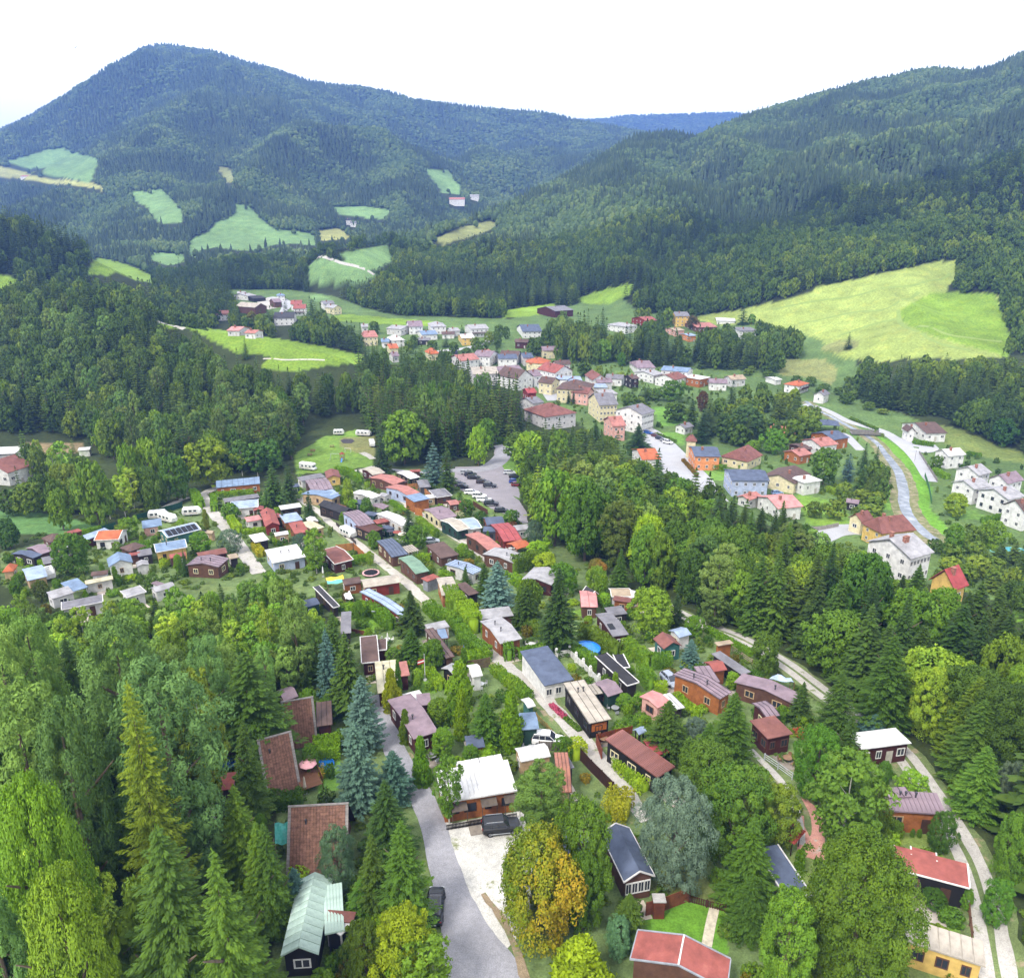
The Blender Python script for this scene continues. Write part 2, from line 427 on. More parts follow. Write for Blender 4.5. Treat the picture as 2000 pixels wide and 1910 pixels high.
NEARG = [
 (PP('T6', 100, 300, 300, 190, 520, 140, 660, 200, 640, 310, 640, 400, 480, 412, 380, 420, 280, 440, 100, 450, 90, 340), (.15, .25, .045)),
 (PP('T6', 400, 200, 640, 180, 660, 330, 560, 310, 420, 270), (.20, .21, .08)),
 (PP('T6', 1500, 240, 1640, 240, 1650, 480, 1670, 640, 1560, 590, 1400, 480, 1400, 440, 1510, 380, 1570, 290), (.12, .22, .04)),
 (PP('T6', 1210, 560, 1300, 590, 1440, 690, 1480, 720, 1440, 730, 1200, 600), (.14, .22, .05)),
 (PP('R1', 420, 150, 660, 160, 680, 230, 420, 215), (.16, .27, .03)),
 (PP('R1', 180, 60, 640, 60, 640, 130, 420, 150, 200, 215), (.22, .17, .09)),
 (PP('R1', -40, 580, 400, 600, 560, 640, 780, 710, 620, 770, 300, 760, -40, 760), (.10, .20, .06)),
 (PP('R2', 1140, 1400, 1300, 1370, 1380, 1490, 1190, 1520), (.15, .28, .03)),
 (PP('R3', 1600, 1340, 1740, 1330, 1720, 1380, 1620, 1390), (.15, .26, .04)),
 (PP('S1', 700, 1240, 960, 1210, 1240, 1270, 1270, 1640, 1060, 1560, 560, 1440), (.11, .24, .025)),
 (PP('S1', 640, 1000, 1000, 940, 1210, 1140, 1230, 1240, 960, 1160, 640, 1180), (.15, .18, .055)),
 (PP('S2', 640, 820, 980, 820, 1200, 1000, 1210, 1100, 1040, 1040, 830, 940, 640, 900), (.16, .22, .05)),
 (PP('S2', 940, 1320, 1230, 1360, 1260, 1570, 960, 1480), (.14, .26, .035)),
 (PP('S1', 1780, 540, 1964, 1000, 1900, 1200, 1740, 900), (.15, .20, .06)),
 (PP('R5', 800, 460, 880, 450, 1010, 610, 860, 620), (.13, .24, .03)),
 (PP('R5', 80, 1130, 260, 1130, 260, 1330, 80, 1380), (.13, .25, .04)),
 (PP('R4', 370, 1150, 460, 1160, 545, 1230, 440, 1240), (.14, .19, .06)),
 (PP('S3', 120, 100, 280, 60, 560, 180, 500, 260, 200, 260), (.14, .28, .05)),
 (PP('S3', 170, 310, 440, 330, 430, 440, 330, 420), (.14, .27, .05)),
 (PP('S3', 450, 600, 640, 640, 820, 690, 810, 770, 640, 790, 520, 740), (.14, .26, .05)),
 (PP('S3', 1500, 900, 1964, 1000, 1964, 1200, 1600, 1200), (.15, .26, .04)),
 (PP('S4', -20, 1060, 280, 1090, 290, 1190, 0, 1200), (.16, .27, .04)),
 (PP('S4', 560, 350, 700, 400, 900, 560, 1000, 700, 1080, 850, 1060, 1040, 1240, 1240, 1150, 1320, 960, 1150, 880, 900, 760, 600, 600, 440), (.12, .26, .03)),
 (PP('S4', 560, 600, 640, 640, 700, 850, 700, 1070, 580, 1060, 590, 800), (.13, .25, .04)),
 (PP('S4', 1120, 250, 1500, 300, 1700, 440, 1964, 500, 1964, 620, 1400, 520, 1160, 400), (.17, .22, .06)),
 (PP('S4', 1240, 1050, 1500, 1070, 1620, 1120, 1500, 1160, 1260, 1160), (.13, .24, .05)),
 (PP('U1', 1340, 60, 1460, 60, 1480, 120, 1330, 110), (.12, .26, .03)),
 (PP('U1', 1780, 560, 1890, 560, 1890, 780, 1780, 760), (.15, .28, .03)),
 (PP('S8', 360, 850, 500, 840, 720, 930, 720, 960, 500, 960), (.14, .28, .05)),
]
def build_land():
 ys = np.concatenate([[3, 20, 35], np.geomspace(42, 7400, 700)])
 aa = np.linspace(-1.02, 1.02, 520)
 A, Y = np.meshgrid(aa, ys)
 X = A * Y
 Z = terrain(X, Y)
 nr, nc = X.shape
 co = np.stack([X, Y, Z], -1).reshape(-1, 3)
 idx = np.arange(nr * nc).reshape(nr, nc)
 f = np.stack([idx[:-1, :-1], idx[:-1, 1:], idx[1:, 1:], idx[1:, :-1]], -1).reshape(-1, 4)
 me = bpy.data.meshes.new('ground')
 me.vertices.add(len(co)); me.vertices.foreach_set('co', co.ravel())
 me.loops.add(f.size); me.loops.foreach_set('vertex_index', f.ravel())
 me.polygons.add(len(f)); me.polygons.foreach_set('loop_start', np.arange(0, f.size, 4)); me.polygons.foreach_set('loop_total', np.full(len(f), 4))
 me.update(calc_edges=True)
 me.polygons.foreach_set('use_smooth', np.ones(len(f), bool))
 PX, PY = proj(X, Y, Z)
 col = np.empty((nr, nc, 3)); col[:] = (.03, .04, .014)
 near = (Y < 430)
 col[near] = (.04, .055, .018)
 twn = in_poly(PX, PY, TOWN) & (Y > 150)
 col[twn] = (.10, .16, .05)
 camp = in_poly(PX, PY, PP('F', 0, 1060, 330, 980, 400, 940, 570, 930, 690, 900, 870, 900, 1000, 1000, 1100, 1060, 1230, 1150, 1400, 1230, 1560, 1340, 1700, 1440, 1850, 1600, 1900, 1900, 520, 1900, 540, 1350, 640, 1180, 330, 1200, 100, 1160, 0, 1120)) & near
 col[camp] = (.12, .17, .06)
 for poly, k in MEADOWS:
  m = in_poly(PX, PY, poly) & (Y > 300)
  col[m] = PATCH_COL[k]
 for poly, c in NEARG:
  m = in_poly(PX, PY, poly) & (Y < 520)
  col[m] = c
 ca = me.color_attributes.new('gcol', 'FLOAT_COLOR', 'POINT')
 ca.data.foreach_set('color', np.concatenate([col.reshape(-1, 3), np.ones((nr * nc, 1))], 1).ravel())
 m, n, l, b = new_mat('ground_cover')
 b.inputs['Roughness'].default_value = .95
 b.inputs['Specular IOR Level'].default_value = .1
 at_ = n.new('ShaderNodeVertexColor'); at_.layer_name = 'gcol'
 geo = n.new('ShaderNodeNewGeometry')
 out = at_.outputs[0]
 for sc_, lo, hi in ((.012, .78, 1.2), (.09, .82, 1.16), (.8, .72, 1.25), (5., .75, 1.2)):
  no = n.new('ShaderNodeTexNoise'); no.inputs['Scale'].default_value = sc_; no.inputs['Detail'].default_value = 4
  l.new(geo.outputs['Position'], no.inputs['Vector'])
  mr = n.new('ShaderNodeMapRange'); mr.inputs[1].default_value = .3; mr.inputs[2].default_value = .7
  mr.inputs[3].default_value = lo; mr.inputs[4].default_value = hi
  l.new(no.outputs['Fac'], mr.inputs[0])
  mx = n.new('ShaderNodeMix'); mx.data_type = 'RGBA'; mx.blend_type = 'MULTIPLY'; mx.inputs[0].default_value = 1
  l.new(out, mx.inputs[6]); l.new(mr.outputs[0], mx.inputs[7]); out = mx.outputs[2]
 no = n.new('ShaderNodeTexNoise'); no.inputs['Scale'].default_value = .18; no.inputs['Detail'].default_value = 5; no.inputs['Distortion'].default_value = .6
 l.new(geo.outputs['Position'], no.inputs['Vector'])
 mr = n.new('ShaderNodeMapRange'); mr.inputs[1].default_value = .52; mr.inputs[2].default_value = .75; mr.inputs[3].default_value = 0; mr.inputs[4].default_value = .45
 l.new(no.outputs['Fac'], mr.inputs[0])
 mx = n.new('ShaderNodeMix'); mx.data_type = 'RGBA'; mx.blend_type = 'MULTIPLY'
 mx.inputs[7].default_value = (1.35, 1.05, .75, 1)
 l.new(mr.outputs[0], mx.inputs[0]); l.new(out, mx.inputs[6]); out = mx.outputs[2]
 l.new(out, b.inputs['Base Color'])
 me.materials.append(m)
 o = link('ground', me)
 tag(o, 'grassy valley floor and wooded hills with pastures', kind='structure')
 return o, (ys, aa, Z)
GROUND, (GY, GA, GZ) = build_land()
GY_L, GA_0, GA_D, GA_N = GY.tolist(), float(GA[0]), float(GA[1] - GA[0]), len(GA)
_el = (GZ - CAM_H) / GY[:, None]
_run = np.maximum.accumulate(_el, 0)
def visible(X, Y, Z, up):
 a = X / Y
 i = np.clip(np.searchsorted(GY, Y) - 2, 0, len(GY) - 1)
 j = np.clip(np.round((a - GA[0]) / (GA[1] - GA[0])).astype(int), 0, len(GA) - 1)
 return (Z + up - CAM_H) / Y > _run[i, j]
# ------------------------------------------------------------------ roads, lanes, water
def smooth_line(P, n=8):
 out = []
 for i in range(len(P) - 1):
  p0, p1, p2, p3 = P[max(i - 1, 0)], P[i], P[i + 1], P[min(i + 2, len(P) - 1)]
  for k in range(n):
   t = k / n
   out.append(.5 * ((2 * p1) + (p2 - p0) * t + (2 * p0 - 5 * p1 + 4 * p2 - p3) * t * t + (3 * p1 - p0 - 3 * p2 + p3) * t ** 3))
 out.append(P[-1])
 return out
def resample(L, step):
 out = [L[0]]; acc = 0
 for a, b in zip(L, L[1:]):
  d = (b - a).length
  if d < 1e-6: continue
  while acc + d >= step:
   a = a + (b - a) * ((step - acc) / d); d = (b - a).length; acc = 0; out.append(a.copy())
  acc += d
 out.append(L[-1])
 return out
def ribbon(name, reg, pts, width, m, lift=.05, label=None, jag=.0, kind='structure', step=None, side=None):
 P = [at(reg, pts[i], pts[i + 1]) for i in range(0, len(pts), 2)]
 P = [Vector((p.x, p.y, 0)) for p in P]
 L = resample(smooth_line(P), step or max(1.0, P[0].y * .008))
 mb = MB(); rows = []
 for i, p in enumerate(L):
  d = (L[min(i + 1, len(L) - 1)] - L[max(i - 1, 0)]).normalized()
  nrm = Vector((-d.y, d.x, 0))
  w = width * (1 if not callable(width) else 1) if not isinstance(width, (list, tuple)) else float(np.interp(i / (len(L) - 1), np.linspace(0, 1, len(width)), width))
  row = []
  for k, s in enumerate((-1, -.5, 0, .5, 1)):
   off = w * .5 * s
   if abs(s) == 1: off += jag * (fbm(p.x * .7 + s * 9, p.y * .7, 3, 3) - .5) * 2
   q = p + nrm * off
   row.append((q.x, q.y, gz(q.x, q.y) + lift))
  rows.append(row)
 base = 0
 for row in rows: mb.v += row
 for i in range(len(rows) - 1):
  for k in range(4):
   a = i * 5 + k
   mb.f.append((a, a + 1, a + 6, a + 5)); mb.mi.append(0)
 o = mb.build(name, m)
 for p in o.data.polygons: p.use_smooth = True
 if o.data.polygons and o.data.polygons[0].normal.z < 0: o.data.flip_normals()
 tag(o, label, kind=kind)
 ROADLINES.append(([(p.x, p.y) for p in L], (width if not isinstance(width, (list, tuple)) else max(width))))
 return o
ROADLINES = []
def area(name, reg, pts, m, lift=.04, label=None, kind='structure', grid=None, jag=0.4):
 P = [at(reg, pts[i], pts[i + 1]) for i in range(0, len(pts), 2)]
 L = []
 for i, p in enumerate(P):
  q = P[(i + 1) % len(P)]
  n = max(1, int((q - p).length / 1.5))
  for k in range(n):
   r = p.lerp(q, k / n)
   L.append(Vector((r.x + jag * (fbm(r.x * .6, r.y * .6, 5, 3) - .5) * 2, r.y + jag * (fbm(r.x * .6 + 9, r.y * .6, 6, 3) - .5) * 2)))
 xs = [p.x for p in L]; ysq = [p.y for p in L]
 g = grid or max(1.5, (max(ysq) - min(ysq)) / 25)
 pts2 = list(L)
 for gx in np.arange(min(xs), max(xs), g):
  for gy in np.arange(min(ysq), max(ysq), g):
   if in_poly(np.array([gx]), np.array([gy]), [(p.x, p.y) for p in L])[0]: pts2.append(Vector((gx, gy)))
 r = delaunay_2d_cdt(pts2, [], [list(range(len(L)))], 1, 1e-4)
 mb = MB()
 mb.v = [(p.x, p.y, gz(p.x, p.y) + lift) for p in r[0]]
 mb.f = [tuple(f) for f in r[2]]; mb.mi = [0] * len(mb.f)
 o = mb.build(name, m)
 if o.data.polygons and o.data.polygons[0].normal.z < 0: o.data.flip_normals()
 tag(o, label, kind=kind)
 AREAS.append([(p.x, p.y) for p in L])
 return o
AREAS = []
def road_mat(name, base, speck=.25, patch=None, sc=9.0, patch_sc=.5, patch_lo=.55):
 m, n, l, b = new_mat(name)
 b.inputs['Roughness'].default_value = .92
 b.inputs['Specular IOR Level'].default_value = .2
 geo = n.new('ShaderNodeNewGeometry')
 out = None
 rgb = n.new('ShaderNodeRGB'); rgb.outputs[0].default_value = tuple(base) + (1,)
 out = rgb.outputs[0]
 for s_, lo, hi in ((.25, 1 - speck * .6, 1 + speck * .5), (1.7, 1 - speck * .5, 1 + speck * .4), (sc, 1 - speck, 1 + speck)):
  no = n.new('ShaderNodeTexNoise'); no.inputs['Scale'].default_value = s_; no.inputs['Detail'].default_value = 5
  l.new(geo.outputs['Position'], no.inputs['Vector'])
  mr = n.new('ShaderNodeMapRange'); mr.inputs[1].default_value = .3; mr.inputs[2].default_value = .7
  mr.inputs[3].default_value = lo; mr.inputs[4].default_value = hi
  l.new(no.outputs['Fac'], mr.inputs[0])
  mx = n.new('ShaderNodeMix'); mx.data_type = 'RGBA'; mx.blend_type = 'MULTIPLY'; mx.inputs[0].default_value = 1
  l.new(out, mx.inputs[6]); l.new(mr.outputs[0], mx.inputs[7]); out = mx.outputs[2]
 if patch:
  no = n.new('ShaderNodeTexNoise'); no.inputs['Scale'].default_value = patch_sc; no.inputs['Detail'].default_value = 7; no.inputs['Roughness'].default_value = .7
  l.new(geo.outputs['Position'], no.inputs['Vector'])
  mr = n.new('ShaderNodeMapRange'); mr.inputs[1].default_value = patch_lo; mr.inputs[2].default_value = patch_lo + .08
  l.new(no.outputs['Fac'], mr.inputs[0])
  mx = n.new('ShaderNodeMix'); mx.data_type = 'RGBA'; mx.inputs[7].default_value = tuple(patch) + (1,)
  l.new(mr.outputs[0], mx.inputs[0]); l.new(out, mx.inputs[6]); out = mx.outputs[2]
 l.new(out, b.inputs['Base Color'])
 return m
M_ASPH = road_mat('worn_asphalt', (.27, .265, .285), .22)
M_ASPH_D = road_mat('dark_asphalt', (.24, .22, .235), .16)
M_TOWN = road_mat('pale_asphalt', (.36, .36, .375), .12)
M_BANK = road_mat('bank_growth', (.16, .17, .07), .4, (.26, .22, .14), patch_lo=.5)
M_GRAV = road_mat('pale_gravel', (.40, .375, .34), .25, (.15, .18, .07), patch_lo=.58)
M_GRAV2 = road_mat('gravel_yard', (.50, .48, .44), .28, (.17, .19, .08), patch_lo=.58, patch_sc=.35)
M_LANE = road_mat('lane_gravel', (.44, .41, .36), .22, (.14, .17, .07), patch_lo=.60)
M_GRAS = road_mat('verge_grass', (.13, .17, .06), .4, (.26, .21, .13), patch_lo=.56)
M_RED = road_mat('red_clay', (.42, .16, .10), .15)
M_REDG = road_mat('red_grit', (.44, .22, .17), .25, (.38, .33, .28), patch_lo=.58)
M_DRY = road_mat('dry_earth', (.25, .19, .12), .3, (.15, .17, .07), patch_lo=.5)
def water_mat():
 m, n, l, b = new_mat('river_water')
 b.inputs['Base Color'].default_value = (.10, .13, .14, 1)
 b.inputs['Roughness'].default_value = .14
 geo = n.new('ShaderNodeNewGeometry')
 no = n.new('ShaderNodeTexNoise'); no.inputs['Scale'].default_value = .35; no.inputs['Detail'].default_value = 6
 l.new(geo.outputs['Position'], no.inputs['Vector'])
 bp = n.new('ShaderNodeBump'); bp.inputs['Strength'].default_value = .5; bp.inputs['Distance'].default_value = .3
 l.new(no.outputs['Fac'], bp.inputs['Height']); l.new(bp.outputs[0], b.inputs['Normal'])
 rp = n.new('ShaderNodeValToRGB')
 rp.color_ramp.elements[0].position = .45; rp.color_ramp.elements[0].color = (.16, .18, .20, 1)
 rp.color_ramp.elements[1].position = .8; rp.color_ramp.elements[1].color = (.36, .38, .42, 1)
 l.new(no.outputs['Fac'], rp.inputs[0]); l.new(rp.outputs[0], b.inputs['Base Color'])
 return m
M_WATER = water_mat()
ribbon('road', 'T8', (720, 2300, 660, 1876, 545, 1600, 440, 1300, 375, 1100, 285, 800, 205, 500, 95, 240, -60, 0, -180, -280, -280, -480, -360, -640), [8.0, 7.2, 4.8, 3.6, 3.2, 3, 3, 3, 3, 3, 3, 3, 3], M_ASPH, .06,
    'grey worn asphalt road running up through the campsite', .15)
area('gravel_yard', 'T8', (210, 470, 260, 620, 310, 720, 400, 950, 480, 1150, 600, 1300, 760, 1500, 860, 1620, 1100, 1400, 1080, 900, 1130, 620, 1100, 480, 980, 380, 380, 500), M_GRAV2, .035,
  'pale gravel parking yard with weedy patches beside the asphalt road')
ribbon('road_verge', 'T8', (1090, 2100, 1030, 1876, 945, 1600, 850, 1400, 740, 1240, 660, 1120), [1.0, .8, .7, .5], M_DRY, .075, 'strip of dry brown leaves along the road edge', .3)
ribbon('road_verge', 'T8', (290, 540, 200, 330, 120, 150, 30, -60, -60, -240, -150, -430), .9, M_GRAS, .035, 'narrow weedy verge between road and chalets', .3)
L1 = ('R6', 1420, 1590, 1330, 1450, 1250, 1330, 1110, 1180, 1010, 1060, 900, 930, 780, 800, 650, 660, 530, 540, 400, 440, 290, 350, 200, 280, 90, 190)
ribbon('lane_verge', L1[0], L1[1:], 4.4, M_GRAS, .03, 'grassy verge along the middle gravel lane', .5)
ribbon('gravel_lane', L1[0], L1[1:], [1.6, 2.2, 2.7, 2.7, 2.7, 2.7, 2.5, 2.4], M_GRAV, .06, 'pale gravel lane running between the chalet rows', .35)
L2 = ('R2', 2054, 1565, 1960, 1470, 1850, 1390, 1680, 1260, 1560, 1140, 1380, 1000, 1230, 880, 1080, 760, 960, 670, 880, 590, 800, 540, 720, 480)
ribbon('lane_verge', L2[0], L2[1:], 4.0, M_GRAS, .03, 'grassy verge beside the long gravel lane', .5)
ribbon('gravel_lane', L2[0], L2[1:], 2.3, M_LANE, .06, 'gravel lane past the green roofed cabin', .3)
L3 = ('R3', 1050, 1010, 900, 880, 740, 780, 610, 690, 480, 610, 400, 550, 260, 440, 130, 350, 20, 260)
ribbon('lane_verge', L3[0], L3[1:], 4.2, M_GRAS, .03, 'grassy verge beside the lane under the red roofs', .5)
ribbon('gravel_lane', L3[0], L3[1:], 2.4, M_LANE, .06, 'pale lane running past the red roofed chalets', .3)
ribbon('gravel_lane', 'R1', (1990, 1060, 1870, 900, 1740, 720, 1640, 600, 1570, 500, 1560, 460, 1600, 430, 1680, 400), 3.4, M_GRAV, .06, 'pale lane bending past the long orange barn', .3)
ribbon('gravel_lane', 'R1', (1580, 470, 1450, 480, 1380, 500, 1250, 560), 2.2, M_LANE, .05, 'track leaving the lane towards the dark trees', .3)
L4 = ('F', 1925, 1990, 1915, 1876, 1890, 1740, 1860, 1650, 1810, 1560, 1770, 1500, 1725, 1440, 1660, 1390, 1580, 1330, 1500, 1270, 1420, 1225, 1330, 1190, 1270, 1160)
ribbon('track_verge', L4[0], L4[1:], [5.4, 5.2, 5, 4.4, 4], M_GRAS, .03, 'grass verge of the twin rut track', .6)
def offset_track(L, off, **kw):
 P = [at(L[0], L[i], L[i + 1]) for i in range(1, len(L), 2)]
 S = smooth_line([Vector((p.x, p.y, 0)) for p in P])
 S = resample(S, 2.0)
 Q = []
 for i, p in enumerate(S):
  d = (S[min(i + 1, len(S) - 1)] - S[max(i - 1, 0)]).normalized()
  Q.append(p + Vector((-d.y, d.x, 0)) * off)
 mb = MB()
 for i, p in enumerate(Q):
  d = (Q[min(i + 1, len(Q) - 1)] - Q[max(i - 1, 0)]).normalized(); nn = Vector((-d.y, d.x, 0))
  w = kw['width'] * (.42 + .16 * fbm(p.x * .5, p.y * .5, int(off * 3) + 9, 2))
  for s in (-1, 1):
   q = p + nn * w * s
   mb.v.append((q.x, q.y, gz(q.x, q.y) + kw.get('lift', .06)))
 for i in range(len(Q) - 1):
  mb.f.append((2 * i, 2 * i + 1, 2 * i + 3, 2 * i + 2)); mb.mi.append(0)
 o = mb.build('wheel_rut', kw['m'])
 if o.data.polygons[0].normal.z < 0: o.data.flip_normals()
 tag(o, kw['label'], kind='structure')
 return o
offset_track(L4, .95, width=1.35, m=M_GRAV, label='inner pale wheel rut of the curving track')
offset_track(L4, -.95, width=1.35, m=M_GRAV, label='outer pale wheel rut of the curving track')
L5 = ('R7', 1100, 1780, 1080, 1600, 1010, 1400, 900, 1240, 780, 1120, 690, 1030)
ribbon('track_verge', 'R7', (1130, 1700, 1100, 1560, 1040, 1420, 900, 1220, 760, 1090, 680, 1010), 4.0, M_GRAS, .03, 'grassy edge of the red grit drive', .5)
offset_track(L5, .8, width=.9, m=M_GRAV, label='pale rut of the short track under the trees')
ribbon('red_drive', 'S1', (1930, 900, 1950, 780, 1960, 640, 1900, 500, 1840, 420), [2.4, 1.6, 1.2, .8], M_REDG, .06, 'reddish grit drive between the trees', .3)
ribbon('red_drive', 'S1', (1900, 880, 1850, 780, 1830, 640, 1822, 560), [2.6, 1.6, .9, .7], M_REDG, .055, 'second arm of the reddish drive', .3)
area('car_park', 'T6', (1210, 400, 1400, 395, 1480, 330, 1490, 270, 1540, 240, 1572, 290, 1530, 360, 1540, 400, 1590, 470, 1660, 560, 1660, 620, 1560, 580, 1400, 450, 1370, 440, 1450, 480, 1560, 560, 1660, 640, 1710, 720, 1720, 790,
       1640, 800, 1560, 730, 1460, 690, 1330, 600, 1200, 540), M_ASPH_D, .05, 'grey car park with a grass strip')
ribbon('road', 'T6', (1500, 250, 1545, 280, 1530, 340, 1450, 400, 1330, 425, 1200, 425, 1000, 440, 850, 430, 760, 420), [3.5, 6, 7, 7, 6, 4, 3, 3], M_ASPH, .07, 'pale access road curving round to the car park', .1)
ribbon('gravel_apron', 'T6', (470, 430, 560, 425, 640, 400, 700, 405), 3.4, M_GRAV, .05, 'pale gravel apron by the caravan meadow', .3)
area('fire_patch', 'T6', (410, 215, 440, 205, 490, 205, 510, 220, 490, 236, 430, 236), road_mat('ash', (.06, .055, .06), .3), .05, 'dark round ash patch on the caravan meadow')
ribbon('gravel_path', 'T6', (640, 345, 600, 320, 560, 300), 2.6, M_GRAV, .05, 'worn pale patch on the caravan meadow', .5)
ribbon('garden_path', 'S1', (1160, 1270, 1130, 1400, 1100, 1560), 1.0, mat('c8bea8'), .06, 'straight slab path across the lawn')
ribbon('town_road', 'S5', (2250, 1540, 2120, 1350, 2000, 1180, 1920, 1080, 1880, 1040), [9, 9, 8, 7], M_TOWN, .06, 'broad pale main street of the town')
ribbon('town_road', 'S3', (740, 960, 600, 800, 450, 640, 250, 430, 130, 330, 60, 290, -60, 250), [8, 9, 9, 8, 7], M_TOWN, .075, 'broad pale street past the parked cars')
ribbon('town_road', 'S5', (1010, 700, 960, 640, 900, 560, 930, 500, 880, 460), [9, 8, 9, 8], M_TOWN, .06, 'pale street bending between the old town houses')
ribbon('town_road', 'S7', (800, 440, 950, 415, 1100, 400, 1230, 370, 1330, 330, 1450, 310), 5, M_TOWN, .06, 'pale road climbing behind the town')
ribbon('town_road', 'S4', (-150, 50, 0, 80, 120, 130, 300, 220, 560, 290, 700, 360, 860, 480, 960, 600, 1040, 740, 1080, 790), [4, 4, 5, 6, 5, 4], M_TOWN, .06, 'pale riverside road')
ribbon('town_road', 'S4', (720, 370, 860, 420, 1050, 450, 1000, 500, 900, 470), [5, 9, 7, 3], M_TOWN, .065, 'pale junction above the river')
ribbon('town_road', 'S4', (180, 320, 260, 350, 330, 420, 400, 490), 4, M_TOWN, .06, 'pale lane beside the orange cottage')
ribbon('town_road', 'S3', (1480, 1390, 1640, 1330, 1800, 1290, 1964, 1250, 2080, 1250), [9, 8, 7, 9], M_TOWN, .06, 'pale road beside the garden wall')
ribbon('town_road', 'S6', (740, 350, 790, 270, 740, 220, 620, 200), [5, 8, 8, 8], M_TOWN, .06, 'pale farm road between the barns')
ribbon('field_path', 'S6', (560, 790, 700, 795, 900, 798, 1150, 803), 1.3, M_LANE, .06, 'thin pale path along the bright pasture')
ribbon('field_path', 'T3', (860, 695, 930, 715, 1010, 738), 2.6, M_GRAV, .07, 'pale path climbing the edge of the pasture')
ribbon('field_path', 'T5', (900, 430, 1000, 450, 1100, 475, 1160, 495, 1210, 525), 3.5, M_GRAV, .1, 'pale lane over the far green knoll')
area('tennis_court', 'S3', (1200, 215, 1540, 290, 1500, 340, 1180, 320), M_RED, .05, 'orange clay tennis court beyond the trees')
area('farm_yard', 'S6', (500, 240, 620, 200, 700, 230, 700, 300, 620, 320, 520, 300), M_GRAV, .05, 'pale yard between the barns')
ribbon('riverbed', 'S4', (-130, 20, 0, 110, 120, 170, 280, 260, 420, 330, 560, 430, 660, 560, 760, 700, 810, 860, 815, 1000, 870, 1120, 960, 1230, 1080, 1330, 1160, 1380), [6, 6, 6, 7, 8, 9, 9, 9, 9], M_BANK, .05, 'overgrown stony river bank', .8)
ribbon('river', 'S4', (-130, 20, 0, 110, 120, 170, 280, 260, 420, 330, 560, 430, 660, 560, 760, 700, 805, 860, 812, 1000, 860, 1120, 950, 1230, 1060, 1320, 1140, 1365), [2, 2, 2.2, 2.2, 2.6, 3.2, 3.6, 3.6, 3.4, 3.2], M_WATER, .12, 'shallow grey river flowing between grass banks', .3)
M_MOWN = road_mat('mown_stripe', (.20, .27, .07), .2)
for q_ in ((1480, 1190, 1500, 1250, 1600, 1300, 1760, 1345), (1000, 1190, 1200, 1150, 1400, 1110, 1560, 1090, 1680, 1050), (1100, 1240, 1300, 1200, 1450, 1180, 1560, 1120), (1250, 1290, 1400, 1240, 1480, 1225), (1560, 1250, 1700, 1290, 1880, 1310)):
 ribbon('field_track', 'T2', q_, 2.4, M_MOWN, .08, 'faint mown line across the wide pasture', .6)
# ------------------------------------------------------------------ foliage
def foliage_mat(name, ca, cb, cc, rough=.75, trans=.2, local=.35):
 """leaf colour: tree-to-tree and sprig-to-sprig variety around the kind's own greens; an object's own colour tints it"""
 m, n, l, b = new_mat(name)
 oi = n.new('ShaderNodeObjectInfo')
 vc = n.new('ShaderNodeVertexColor'); vc.layer_name = 'lv'
 sep = n.new('ShaderNodeSeparateColor'); l.new(vc.outputs[0], sep.inputs[0])
 no = n.new('ShaderNodeTexNoise'); no.inputs['Scale'].default_value = .012; no.inputs['Detail'].default_value = 4
 l.new(oi.outputs['Location'], no.inputs['Vector'])
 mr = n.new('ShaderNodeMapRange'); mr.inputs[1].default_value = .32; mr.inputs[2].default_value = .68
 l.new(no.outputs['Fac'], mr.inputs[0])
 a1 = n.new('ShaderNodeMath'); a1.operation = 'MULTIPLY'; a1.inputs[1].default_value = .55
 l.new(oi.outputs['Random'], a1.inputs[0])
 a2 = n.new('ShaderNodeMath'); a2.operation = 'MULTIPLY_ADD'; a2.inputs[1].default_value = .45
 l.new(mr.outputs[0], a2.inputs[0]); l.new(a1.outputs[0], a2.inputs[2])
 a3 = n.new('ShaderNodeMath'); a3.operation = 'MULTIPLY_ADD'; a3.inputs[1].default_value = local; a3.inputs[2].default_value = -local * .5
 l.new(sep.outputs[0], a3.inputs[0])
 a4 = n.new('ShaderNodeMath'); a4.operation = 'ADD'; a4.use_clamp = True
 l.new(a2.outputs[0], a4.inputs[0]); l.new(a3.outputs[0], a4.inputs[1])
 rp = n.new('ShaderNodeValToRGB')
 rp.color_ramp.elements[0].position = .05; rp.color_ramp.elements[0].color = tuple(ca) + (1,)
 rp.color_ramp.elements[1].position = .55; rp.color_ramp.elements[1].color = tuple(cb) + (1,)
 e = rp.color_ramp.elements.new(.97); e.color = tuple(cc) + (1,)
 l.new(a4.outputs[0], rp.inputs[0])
 mx = n.new('ShaderNodeMix'); mx.data_type = 'RGBA'; mx.blend_type = 'MULTIPLY'; mx.inputs[0].default_value = 1
 l.new(rp.outputs[0], mx.inputs[6]); l.new(oi.outputs['Color'], mx.inputs[7])
 l.new(mx.outputs[2], b.inputs['Base Color'])
 b.inputs['Roughness'].default_value = rough
 b.inputs['Specular IOR Level'].default_value = .25
 tr = n.new('ShaderNodeBsdfTranslucent')
 l.new(mx.outputs[2], tr.inputs[0])
 ms = n.new('ShaderNodeMixShader'); ms.inputs[0].default_value = trans
 out = n['Material Output']
 l.new(b.outputs[0], ms.inputs[1]); l.new(tr.outputs[0], ms.inputs[2]); l.new(ms.outputs[0], out.inputs[0])
 return m
